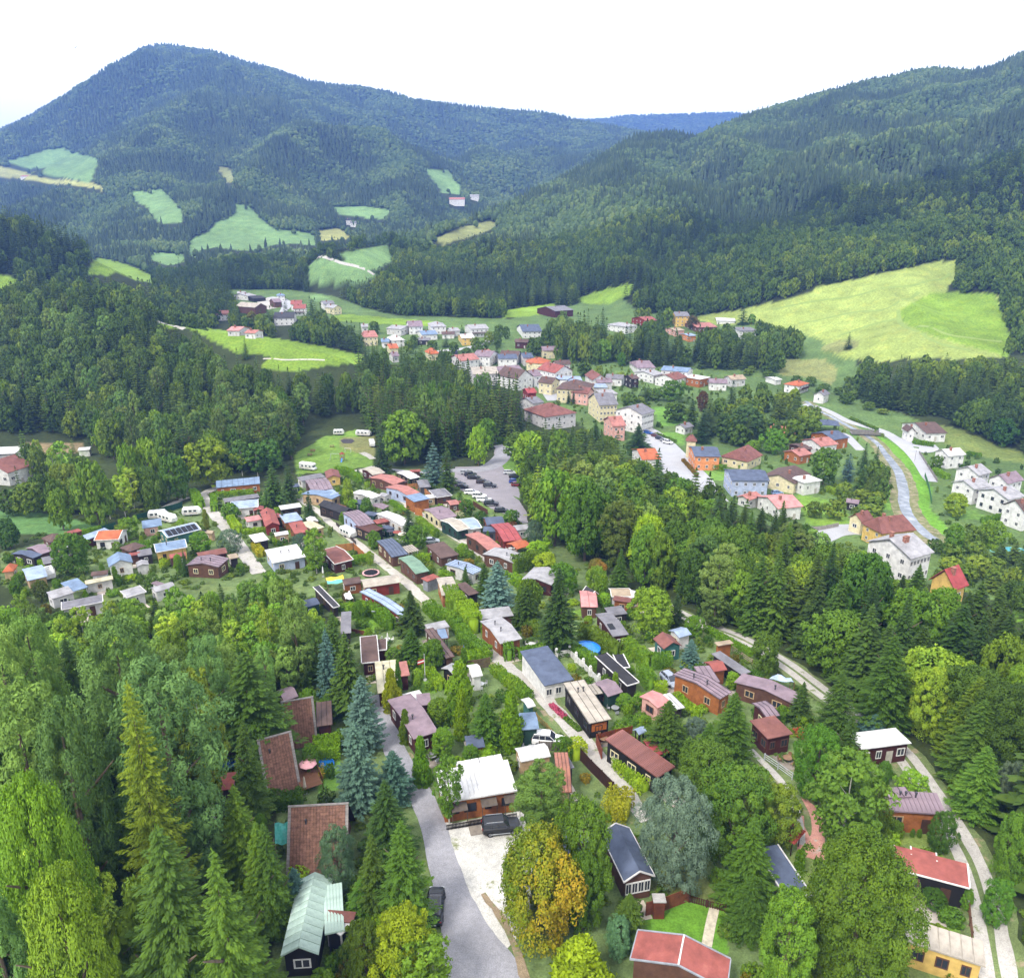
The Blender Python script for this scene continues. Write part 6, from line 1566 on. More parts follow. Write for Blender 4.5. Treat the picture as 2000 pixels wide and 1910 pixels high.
def aframe(reg, ridge, eave, H, label, side):
 r = [float(v) for v in ridge.split()]; e = [float(v) for v in eave.split()]
 g = at(reg, (e[0] + e[2]) / 2, (e[1] + e[3]) / 2)
 zg = g.z
 A, B = on_plane(reg, r[0], r[1], zg + H), on_plane(reg, r[2], r[3], zg + H)
 E = (on_plane(reg, e[0], e[1], zg + .3) + on_plane(reg, e[2], e[3], zg + .3)) / 2
 ex = (B - A); L = ex.length; ex.normalize(); n = Vector((-ex.y, ex.x, 0))
 mid = (A + B) / 2
 half = abs((E - mid).dot(n)); half = min(max(half, 2.4), 4.2)
 rz = math.atan2(ex.y, ex.x)
 root = thing('a_frame_cabin', label, 'cabin', (mid.x, mid.y, zg), rz)
 FOOT.append((mid.x, mid.y, max(half, L / 2) * .9))
 tm = mat('7d5a4a', .75, .35, 2.2, second='96705c'); tg = mat('8a8480', .8, .2)
 sk = MB()
 for s in (-1, 1):
  sk.poly([(-L / 2, s * half, .2), (L / 2, s * half, .2), (L / 2, 0, H), (-L / 2, 0, H)])
 ro = sk.build('roof', mat('3a2c26', .9, .1), root)
 sl_len = math.hypot(half, H - .2); rows = int(sl_len / .36); cols = int(L / .33)
 for s in (-1, 1):
  tb = MB(); nrm = Vector((0, s * (H - .2), half)).normalized(); dn = Vector((0, s * half, -(H - .2))).normalized()
  top = Vector((0, 0, H))
  for i in range(rows):
   for j in range(cols):
    x0 = -L / 2 + L * j / cols + .012; x1 = -L / 2 + L * (j + 1) / cols - .012
    d0, d1 = sl_len * i / rows, sl_len * (i + 1) / rows - .02
    lift = .03 + .012 * random.random(); edge = j < 1 or j >= cols - 1
    p = [top + dn * d0 + nrm * .02, top + dn * d1 + nrm * (lift + .035)]
    tb.poly([(x0, p[0].y, p[0].z), (x1, p[0].y, p[0].z), (x1, p[1].y, p[1].z), (x0, p[1].y, p[1].z)][::s], 1 if edge else 0)
    q = top + dn * d1
    tb.poly([(x0, p[1].y, p[1].z), (x1, p[1].y, p[1].z), (x1, q.y, q.z), (x0, q.y, q.z)][::s], 1 if edge else 0)
  o = tb.build('roof_tiles', [tm, tg], ro); o['kind'] = 'stuff'
 rb = MB(); rb.bar((-L / 2, 0, H + .05), (L / 2, 0, H + .05), .13, 5); rb.build('ridge_cap', tg, root)
 wb = MB()
 for s in (-1, 1): wb.poly([(s * (L / 2 - .5), -half + .3, -.5), (s * (L / 2 - .5), half - .3, -.5), (s * (L / 2 - .5), 0, H - .4)])
 wb.build('gable_wall', mat(PAL['brown'], .8, .2, .9, 'boards'), root)
 for z in (1.2, 3.6):
  o = link('window', win_mesh('white'), root); o.location = (side * (L / 2 - .49), 0, z); o.rotation_euler = (0, 0, side * math.pi / 2); o.scale = (1.5 if z < 2 else 1, 1, 1.1)
  link('pane', PANE, o)
 cb = MB(); cb.bar((0, 0, 0), (0, 0, .7), .12, 8); o = cb.build('chimney', mat('4a4a4e', .5), root); o.location = (-L * .2, -half * .25, H * .72)
aframe('R8', '455 222 652 188', '568 492 690 455', 6.2, 'highest of the three A-frame cabins with brown tile roof and glazed porch', 1)
aframe('R8', '312 452 520 395', '345 782 592 742', 6.2, 'A-frame cabin with a wooden deck and patterned rug beside its tile roof', 1)
aframe('R8', '500 848 864 828', '565 1246 862 1242', 6.0, 'A-frame cabin with tile roof next to a teal tarpaulin shelter', 1)
HOUSES = [
 ('S3', '500 550 757 553 478 452', 5.6, 'gx', 1.6, 'peach', 'dblue', 'orange house with blue-grey roof and black chimney', dict(storeys=2, ch=1)),
 ('S3', '437 402 545 407 440 380', 7.0, 'hip', 2.4, 'cream', 'rust', 'yellow tower with brown pyramid roof behind the orange house', dict(name='tower', cat='tower', storeys=1, win={})),
 ('S3', '1035 603 1182 537 770 548', 3.6, 'half', 3.6, 'cream', 'rust', 'cream house with huge dark red hipped roof', dict(storeys=1, ch=1)),
 ('S3', '850 780 1217 784 825 672', 6.2, 'gx', 1.6, 'lblue', 'dblue', 'light blue house with slate blue roof', dict(storeys=2, ch=0)),
 ('S3', '1440 842 1602 748 1205 720', 3.8, 'gx', 2.2, 'cream', 'brown', 'cream house with brown roof and skylights', dict(storeys=1)),
 ('S3', '1580 806 1757 779 1432 752', 4.6, 'flat', .3, 'white', 'white', 'white flat roofed modern annex', dict(storeys=1)),
 ('S3', '1285 1057 1532 1033 1150 928', 4.2, 'gx', 1.8, 'white', 'pink', 'white house with faded pink metal roof', dict(storeys=1)),
 ('S3', '1000 988 1130 945 965 922', 3.2, 'gx', 1.0, 'pale', 'salmon', 'low garage wing with salmon roof beside the pink roof', {}),
 ('S3', '430 282 520 262 358 250', 3.0, 'gx', 1.4, 'white', 'grey', 'little white house with grey roof on the lawn', {}),
 ('S5', '1840 840 1966 802 1640 772', 9.0, 'gx', 2.6, 'white', 'grey', 'large three storey white building with grey roof', dict(storeys=3, win=dict(F=8, B=8, L=4, R=4))),
 ('S5', '1425 750 1612 740 1230 684', 8.0, 'gx', 4.2, 'cream', 'grey', 'tall yellow gabled building with dark grey roof', dict(storeys=3, win=dict(F=5, B=5, L=3, R=3))),
 ('S5', '905 862 1215 818 870 762', 5.5, 'hip', 4.0, 'pale', 'rust', 'hall with big rust brown hipped roof', dict(storeys=2)),
 ('S5', '1600 948 1732 940 1415 890', 6.5, 'gx', 3.0, 'pink', 'salmon', 'pale pink house with salmon tiled roof', dict(storeys=2)),
 ('S3', '-30 585 152 578 -40 478', 4.0, 'gx', 2.2, 'white', 'orange', 'house with bright orange tile roof beside the main street', {}),
 ('S5', '1010 590 1335 606 985 525', 7.0, 'hip', 3.8, 'cream', 'brown', 'yellow town hall with brown hipped roof', dict(storeys=2, win=dict(F=7, L=3, R=3))),
 ('S5', '640 497 800 470 600 430', 6.5, 'gy', 4.2, 'white', 'brown', 'white gabled inn at the bend of the street', dict(storeys=2)),
 ('S5', '800 470 882 460 700 400', 6.0, 'gx', 2.6, 'white', 'mauve', 'white house with mauve roof next to the gabled inn', dict(storeys=2)),
 ('S5', '215 452 465 443 198 396', 6.5, 'gx', 2.6, 'pale', 'beige', 'long row house with pinkish grey roof', dict(storeys=2, win=dict(F=7))),
 ('S5', '475 434 705 416 445 388', 6.0, 'gx', 2.2, 'pale', 'mauve', 'continuation of the row house with mauve roof', dict(storeys=2)),
 ('S5', '380 284 470 250 282 246', 6.0, 'gy', 2.6, 'white', 'mauve', 'white gabled house behind the row house', dict(storeys=2)),
 ('S5', '455 302 642 300 430 262', 6.5, 'gx', 1.6, 'white', 'dblue', 'white house with dark blue roof and red bands', dict(storeys=2)),
 ('S5', '760 352 938 346 718 316', 4.5, 'hip', 2.4, 'cream', 'orange', 'house with orange roof among garden trees', {}),
 ('S5', '1003 440 1180 416 1000 378', 6.0, 'gy', 3.6, 'white', 'red', 'white gabled house with red roof', dict(storeys=2)),
 ('S5', '1130 516 1266 516 1130 466', 4.5, 'flat', .6, 'pale', 'lblue', 'flat blue hall roof behind the town hall', {}),
 ('S5', '985 492 1120 502 990 462', 5.0, 'flat', .5, 'white', 'lblue', 'pale blue flat roof below the red gable', {}),
 ('S5', '1360 507 1515 502 1250 432', 5.0, 'gy', 2.8, 'white', 'rust', 'white house with brick brown cross gable', dict(storeys=2)),
 ('S5', '1300 577 1508 576 1280 542', 4.0, 'flat', .5, 'pale', 'lblue', 'long workshop with pale blue roof', {}),
 ('S5', '1440 642 1608 636 1420 602', 4.0, 'flat', .4, 'white', 'lgrey', 'low white building with grey flat roof', {}),
 ('S5', '740 632 832 626 640 540', 5.5, 'gx', 1.6, 'red', 'brightred', 'bright red building above the grove', {}),
 ('S5', '790 732 900 716 755 642', 4.5, 'gx', 1.8, 'pale', 'grey', 'dark grey roof at the lower street', {}),
 ('S5', '1740 496 1815 490 1680 462', 5.5, 'gx', 1.4, 'dark', 'brown', 'brown timber upper storey chalet', dict(storeys=2, balcony=('F', 2.8, .8))),
 ('S8', '250 547 398 545 225 502', 5.0, 'half', 2.6, 'white', 'mauve', 'white house with mauve clipped roof', dict(storeys=2, ch=2)),
 ('S8', '430 562 642 580 410 532', 5.5, 'gx', 1.6, 'white', 'blue', 'long white house with steel blue roof', dict(storeys=2)),
 ('S8', '380 606 460 590 298 566', 4.6, 'gx', 1.4, 'white', 'lgrey', 'white house with light grey roof', dict(storeys=2)),
 ('S8', '545 640 642 615 452 600', 4.8, 'gx', 2.2, 'white', 'rust', 'white house with brown roof and skylights', dict(storeys=2)),
 ('S8', '735 636 820 618 668 592', 4.6, 'flat', .6, 'orange', 'white', 'orange house with whitish flat roof', {}),
 ('S8', '1500 687 1578 664 1422 656', 4.4, 'hip', 1.6, 'white', 'orange', 'villa with coral roof and white balcony', dict(storeys=2, balcony=('F', 2.4, .8))),
 ('S8', '1690 762 1735 742 1625 740', 4.2, 'gx', 1.8, 'white', 'grey', 'small white house with grey roof at the river road', {}),
 ('S8', '1315 640 1368 635 1310 612', 2.8, 'gx', .6, 'white', 'white', 'tiny white shed on the riverside lawn', dict(name='shed', cat='shed', win={})),
 ('S8', '165 232 262 222 148 200', 5, 'hip', 1.8, 'white', 'lgrey', 'white villa with light grey roof below the pasture', dict(storeys=2)),
 ('S8', '320 185 418 180 312 148', 4.5, 'gx', 1.8, 'red', 'red', 'dark red wooden villa below the pasture', dict(storeys=2)),
 ('S8', '548 150 660 150 548 115', 7.5, 'gx', 2.2, 'yellow', 'grey', 'tall yellow villa with dark roof', dict(storeys=3)),
 ('S8', '712 236 872 232 745 200', 3.6, 'gx', 1.8, 'brown', 'salmon', 'house with dusty pink roof below the pasture', {}),
 ('S8', '1045 262 1188 262 1045 234', 5.5, 'flat', .4, 'white', 'dgrey' if False else 'grey', 'white modern block with grey roof among trees', dict(storeys=2)),
 ('S8', '652 302 712 298 650 280', 4.0, 'gx', .8, 'peach', 'lblue', 'peach house with pale blue roof in the wooded bank', {}),
 ('S8', '545 262 622 258 540 235', 4.0, 'gx', 1.0, 'pink', 'tan', 'pale house with tan roof below the yellow villa', {}),
 ('S8', '862 184 1010 187 862 160', 2.4, 'gx', .6, 'white', 'white', 'white greenhouse on the wide pasture', dict(name='greenhouse', cat='greenhouse', win={})),
 ('S4', '935 337 1140 332 872 222', 3.6, 'gx', 2.6, 'white', 'brown', 'white farmhouse with brown roof under the wooded hill', dict(storeys=1)),
 ('S4', '868 300 930 335 790 262', 4.2, 'gx', 2.0, 'white', 'brown', 'gabled wing of the brown roofed farmhouse', {}),
 ('S4', '1245 548 1415 532 1095 500', 5.2, 'gx', 1.8, 'white', 'white', 'white house with bright white roof above the river', dict(storeys=2)),
 ('S4', '1525 737 1652 706 1305 670', 5.5, 'gx', 2.2, 'white', 'lgrey', 'uppermost of the big white houses with grey roof', dict(storeys=2)),
 ('S4', '1510 863 1682 833 1240 798', 5.5, 'gx', 1.8, 'white', 'lgrey', 'white house with flat pitched grey roof and terrace', dict(storeys=2)),
 ('S4', '1812 814 1975 775 1608 762', 5.5, 'gx', 2.4, 'white', 'mauve', 'white house with dusty mauve roof', dict(storeys=2)),
 ('S4', '1825 964 1992 930 1500 872', 6.0, 'gx', 2.0, 'white', 'lgrey', 'largest white house with dark framed windows', dict(storeys=2, wcol='dgrey')),
 ('S4', '1900 1107 2010 1090 1815 1002', 6.0, 'gx', 3.0, 'white', 'brown', 'white house with brown timber gable at the picture edge', dict(storeys=2)),
 ('S4', '612 1293 945 1256 392 1190', 5.0, 'half', 3.4, 'yellow', 'rust', 'yellow house with large dark red roof at the river bend', dict(storeys=2, balcony=('R', 2.6, .6), ch=2)),
 ('S4', '388 1187 505 1150 292 1130', 4.2, 'gx', 2.0, 'cream', 'rust', 'garage wing of the large dark red roof', {}),
 ('S4', '895 1534 1120 1467 430 1368', 6.4, 'gx', 2.6, 'white', 'lgrey', 'long white guesthouse with grey roof and dark balcony', dict(name='guesthouse', cat='guesthouse', storeys=2, ch=3, balcony=('R', 3.2, .5), win=dict(F=6, L=3, R=4, B=5))),
 ('S4', '1312 1832 1447 1782 1035 1738', 4.0, 'gx', 3.4, 'yellow', 'brightred', 'yellow house with steep bright red roof', dict(storeys=1, ch=1)),
 ('S3', '1790 404 1942 380 1700 314', 4.2, 'gx', 1.6, 'orange', 'dblue', 'orange wooden house with slate blue roof', {}),
 ('S3', '1680 464 1852 440 1592 385', 4.2, 'gx', 1.8, 'white', 'salmon', 'house with salmon roof and timber gable', {}),
 ('S3', '1560 494 1645 482 1430 428', 3.2, 'gx', .8, 'brown', 'brown', 'low brown roofed house beside the coral cottage', {}),
 ('S3', '1515 554 1638 528 1385 500', 3.4, 'gx', 1.4, 'orange', 'salmon', 'orange wooden cottage with coral roof', {}),
 ('S3', '1700 244 1918 258 1690 200', 4.0, 'hip', 1.6, 'dark', 'dblue', 'dark pavilion with wide grey roof by the tennis court', dict(nowall=True, name='pavilion', cat='pavilion')),
 ('S4', '270 992 395 1012 250 962', 2.6, 'gx', 1.0, 'dark', 'mauve', 'small garden hut with purple-grey roof by the river', dict(name='shed', cat='shed')),
 ('S6', '480 302 602 290 432 268', 5.5, 'gy', 3.0, 'brown', 'beige', 'big brown barn of the far farm', dict(name='barn', cat='barn', win={})),
 ('S6', '465 215 590 208 455 192', 3.0, 'gx', 1.4, 'dark', 'charcoal', 'dark open shed above the far farm', dict(name='shed', cat='shed', win={})),
 ('S6', '690 188 772 186 690 166', 4.5, 'hip', 1.6, 'white', 'blue', 'white house with blue hipped roof above the far farm', dict(storeys=2)),
 ('S6', '662 250 742 246 655 222', 4.5, 'gx', 2.4, 'brown', 'mauve', 'brown barn beside the farm road', dict(name='barn', cat='barn', win={})),
 ('S6', '820 270 930 268 810 245', 5, 'gx', 2.6, 'white', 'red', 'red roofed farmhouse, the higher one of two', dict(storeys=2)),
 ('S6', '845 312 967 310 838 280', 5.5, 'gx', 2.6, 'white', 'red', 'red roofed farmhouse with dark balcony', dict(storeys=2, balcony=('F', 2.6, .9))),
 ('S6', '655 402 858 398 648 362', 5.5, 'gx', 3.0, 'white', 'dark', 'terraced row with dark dormered roof', dict(storeys=2)),
 ('S6', '1138 268 1250 264 1125 232', 5, 'gx', 2.0, 'white', 'grey', 'house with solar roof in the upper village', dict(storeys=2)),
 ('S6', '1232 308 1318 302 1218 280', 5, 'gy', 2.2, 'cream', 'lgrey', 'cream gabled house in the upper village', dict(storeys=2)),
 ('S6', '100 372 235 368 92 340', 4.5, 'gx', 2.4, 'white', 'rust', 'house with faded red roof under the wooded knoll', dict(storeys=2)),
 ('S6', '205 522 330 524 262 492', 3.0, 'gx', 1.4, 'pale', 'pink', 'pinkish roof behind the bright pasture ridge', {}),
 ('S6', '372 545 484 548 372 522', 3.0, 'gx', 1.2, 'white', 'salmon', 'low house behind the bright pasture ridge', {}),
 ('S6', '305 165 385 160 300 146', 4, 'gx', 1.6, 'white', 'lgrey', 'first small white house at the knoll foot', {}),
 ('S6', '410 190 500 182 405 160', 4, 'gx', 1.6, 'white', 'lgrey', 'second small white house at the knoll foot', {}),
 ('S6', '1520 585 1665 580 1520 548', 6, 'half', 3.0, 'cream', 'salmon', 'cream house with salmon clipped roof', dict(storeys=2)),
 ('S6', '1690 632 1772 630 1685 608', 4, 'gx', 1.6, 'white', 'blue', 'house with deep blue roof in the village', {}),
 ('S6', '1790 618 1922 612 1785 582', 4.5, 'hip', 2.2, 'white', 'white', 'house with pale pinkish white roof in the village', dict(storeys=2)),
 ('S6', '1770 695 1862 690 1768 650', 4, 'gx', 2.2, 'cream', 'orange', 'house with glowing orange roof beside a round dark tree', {}),
 ('S6', '1800 770 1870 765 1790 728', 4, 'gx', 2.0, 'pale', 'mauve', 'mauve roof peeping over the spruce grove', {}),
 ('S6', '1500 488 1570 486 1498 460', 4, 'gx', 1.6, 'white', 'lgrey', 'small grey roof beside the pointed village conifers', {}),
 ('S6', '1735 500 1880 510 1730 468', 4, 'gx', 1.6, 'pale', 'lgrey', 'long grey roofed house at the green meadow', {}),
 ('S7', '580 190 722 186 572 150', 5.5, 'gx', 3.0, 'white', 'mauve', 'white house with steep mauve roof in the upper village', dict(storeys=2)),
 ('S7', '790 190 945 186 790 152', 5.5, 'hip', 2.0, 'white', 'lgrey', 'white villa with grey roof and dormer', dict(storeys=2)),
 ('S7', '985 232 1078 228 962 200', 4, 'gx', 1.4, 'pale', 'lgrey', 'low house with grey roof in the upper village', {}),
 ('S7', '1172 212 1352 206 1170 176', 6.0, 'gx', 1.8, 'white', 'lgrey', 'large white villa with timber balcony', dict(storeys=2, balcony=('F', 3, .9))),
 ('S7', '1088 300 1216 296 1085 264', 5, 'gx', 1.6, 'yellow', 'white', 'pale yellow house with whitish roof by the upper road', dict(storeys=2)),
 ('S7', '1672 238 1862 234 1672 184', 4.5, 'gx', 3.4, 'white', 'dblue', 'white house with blue and red solar roof', dict(storeys=2)),
 ('S7', '785 452 885 446 780 410', 4.5, 'hip', 2.6, 'cream', 'orange', 'house with bright orange hipped roof beside the road', {}),
 ('S7', '705 268 862 262 700 235', 4, 'gx', 1.6, 'white', 'blue', 'house with blue-grey roof among village trees', {}),
 ('S7', '1075 520 1262 500 1065 480', 6, 'gx', 2.8, 'white', 'salmon', 'house with salmon roof beside the church spire', dict(storeys=2)),
 ('S7', '1700 530 1860 545 1705 495', 5, 'hip', 2.6, 'cream', 'orange', 'house with orange roof at the back of the main street', {}),
 ('S7', '1680 490 1782 486 1675 462', 5, 'gx', 2.2, 'pale', 'dblue', 'house with steep dark blue roof behind the orange one', {}),
 ('S5', [560, 345], 5, 'gx', 2.2, 'white', 'brown', 'white house with brown roof tucked behind the row house', dict(dims=(12, 9), spin=-14)),
 ('S5', [955, 300], 5, 'gx', 2.2, 'cream', 'mauve', 'cream house with mauve roof above the orange roofed garden house', dict(dims=(10, 8), spin=10)),
 ('S5', [330, 345], 5, 'gy', 2.4, 'white', 'salmon', 'white gabled house with salmon roof behind the spruce grove', dict(dims=(9, 10), spin=-10)),
 ('S5', [1080, 420], 4, 'gx', 2.0, 'pale', 'brown', 'low house with brown roof uphill of the red gable', dict(dims=(10, 7), spin=15)),
 ('S5', [1560, 560], 4, 'gx', 1.8, 'white', 'grey', 'white house with grey roof in the back gardens', dict(dims=(10, 8), spin=-20)),
 ('S5', [900, 640], 6, 'gx', 2.6, 'cream', 'brown', 'narrow cream town house with brown roof at the street bend', dict(dims=(9, 9), spin=-35, storeys=2)),
 ('S5', [1480, 600], 4, 'gx', 1.8, 'pale', 'mauve', 'small house with mauve roof beside the long workshop', dict(dims=(9, 8), spin=12)),
 ('S5', [1230, 740], 6, 'gx', 2.4, 'pink', 'rust', 'pinkish wing with rust roof between hall and yellow gable', dict(dims=(10, 8), spin=-30, storeys=2)),
 ('S7', [960, 305], 3, 'gx', 1.4, 'white', 'brown', 'little white cottage with brown roof in the upper village', dict(dims=(9, 7), spin=5)),
 ('S7', [725, 365], 3, 'gx', 1.4, 'dark', 'grey', 'small dark barn among village trees', dict(dims=(9, 7), spin=5)),
 ('S7', [1660, 400], 4, 'gx', 1.8, 'maroon', 'brown', 'dark red cottage in the orchard above the town', dict(dims=(9, 7), spin=-8)),
 ('S8', [870, 720], 4, 'gx', 1.8, 'white', 'mauve', 'white house with mauve roof beside the purple beech', dict(dims=(10, 8), spin=-10)),
 ('S8', [1030, 690], 4, 'gx', 1.8, 'pale', 'tan', 'pale house half hidden in the town park', dict(dims=(10, 8), spin=20)),
 ('T1', '70 677 155 676 72 662', 8, 'gx', 4, 'white', 'salmon', 'far hill farm with reddish roofs on the mountain side', dict(name='farmhouse', cat='farm')),
 ('T1', '1722 766 1782 764 1720 752', 8, 'gx', 4, 'white', 'salmon', 'far farm with pink roof under the mountain pasture', dict(name='farmhouse', cat='farm')),
 ('T1', '1802 753 1838 752 1802 746', 6, 'gx', 3, 'white', 'lgrey', 'far white house beside the mountain farm', {}),
 ('T1', '1325 846 1345 845 1324 836', 7, 'gx', 3, 'white', 'dark', 'far white house below the small mountain field', {}),
 ('T1', '1342 856 1366 855 1342 848', 6, 'gx', 3, 'white', 'grey', 'far grey roofed house below the small mountain field', {}),
 ('T2', '165 1195 238 1190 165 1172', 5, 'gx', 2.5, 'maroon', 'grey', 'dark barn at the edge of the lower forest', dict(name='barn', cat='barn', win={})),
]
for reg, q, h, roof, rise, wall, rc, label, opt in HOUSES:
 o = dict(name='house', cat='house', wkind='plain', ov=.5, th=.16, ch=1); o.update(opt)
 bld(reg, q, h, roof, rise, wall, rc, label, **o)
p = at('S7', 1040, 545)
ct = thing('church_tower', 'slim dark church tower with pointed spire', 'church', p)
hs = solve_h(p, 'S7', 405)
mb = MB(); mb.box(-2, 2, -2, 2, -1, hs * .55); mb.build('tower_wall', mat('4b4548', .8, .2), ct)
mb = MB(); mb.lathe([(2.9, hs * .55), (1.2, hs * .68), (0, hs)], 4); mb.build('spire', mat('33363c', .6, .2), ct)
FOOT.append((p.x, p.y, 3))
p = at('S1', 1710, 800)
g = thing('gazebo', 'small gazebo with pointed dark red roof beside the grit drive', 'gazebo', p)
mb = MB(); mb.lathe([(2.0, 2.2), (0, 3.6)], 4); mb.build('roof', mat('8a3a30', .7, .2), g)
for k in range(4):
 mb = MB(); mb.bar((0, 0, -.2), (0, 0, 2.25), .07, 5); o = mb.build('post', mat('3a2a20', .8), g); o.location = (1.35 * math.cos(k * 1.571), 1.35 * math.sin(k * 1.571), 0)
# ------------------------------------------------------------------ hedges
def hedge(reg, pts, w, h, label, tint=(1, 1.1, .8), clip=True):
 P = [at(reg, pts[i], pts[i + 1]) for i in range(0, len(pts), 2)]
 c = sum(P, Vector()) / len(P); zg = gz(c.x, c.y)
 s = px_per_m(c) * .512
 size = .16 if s > 5 else .24 if s > 2.5 else .4
 C, D, U, L = [], [], [], []
 ev, ef = [], []
 tot = 0
 for a, b in zip(P, P[1:]):
  d = Vector((b.x - a.x, b.y - a.y, 0)); ln = d.length
  if ln < .3: continue
  d.normalize(); nn = Vector((-d.y, d.x, 0))
  per = w + 2 * h
  n = int(ln * per / (size * size) * 1.5) + 12
  u = RNG.random(n); v = RNG.random(n) * per
  prof = np.where(v < h, -w / 2, np.where(v < h + w, v - h - w / 2, w / 2))
  zz = np.where(v < h, v, np.where(v < h + w, h, per - v))
  bx = a.x + d.x * ln * u; by = a.y + d.y * ln * u
  bump = (fbm(bx * .9, by * .9, 4, 3) - .5)
  off = prof * (1 + bump * .45) + RNG.normal(size=n) * .05
  zz = zz * (1 + bump * .28) + RNG.normal(size=n) * .05
  X = bx + nn.x * off; Y = by + nn.y * off
  G = ground_z(bx, by)
  C.append(np.stack([X - c.x, Y - c.y, G - zg + np.maximum(zz, .03)], 1))
  dd = RNG.normal(size=(n, 3)) * .7; dd[:, 2] += .9; D.append(dd); U.append(RNG.normal(size=(n, 3)))
  L.append(np.clip(.5 + bump * 1.4 + RNG.normal(size=n) * .18, 0, 1))
  k = len(ev); g0, g1 = gz(a.x, a.y) - zg, gz(b.x, b.y) - zg
  for q, g in ((a, g0), (b, g1)):
   for sx in (-.28, .28):
    for z in (-.3, h * .72):
     qs = .25 if q is a else -.25; ev.append((q.x - c.x + nn.x * w * sx + d.x * qs, q.y - c.y + nn.y * w * sx + d.y * qs, g + z))
  for f in ((0, 1, 3, 2), (4, 6, 7, 5), (0, 4, 5, 1), (2, 3, 7, 6), (1, 5, 7, 3)): ef.append(tuple(k + i for i in f))
  for t in np.arange(0, ln, max(w, .8)): FOOT.append((a.x + d.x * t, a.y + d.y * t, w * .5))
 if not C: return
 C = np.concatenate(C); D = np.concatenate(D); U = np.concatenate(U); L = np.concatenate(L)
 V, lv = leaves(C, D, U, size * (.7 + .6 * RNG.random(len(C))), size * .55, L)
 me = leaf_mesh('hedge', V, lv, FM['hedge'], (ev, ef))
 o = link('hedge', me, loc=(c.x, c.y, zg)); o.color = tuple(tint) + (1,)
 tag(o, label, 'hedge')
 return o
BR = (1.25, 1.35, .6); DKH = (.55, .65, .5); MID = (.9, 1.05, .7)
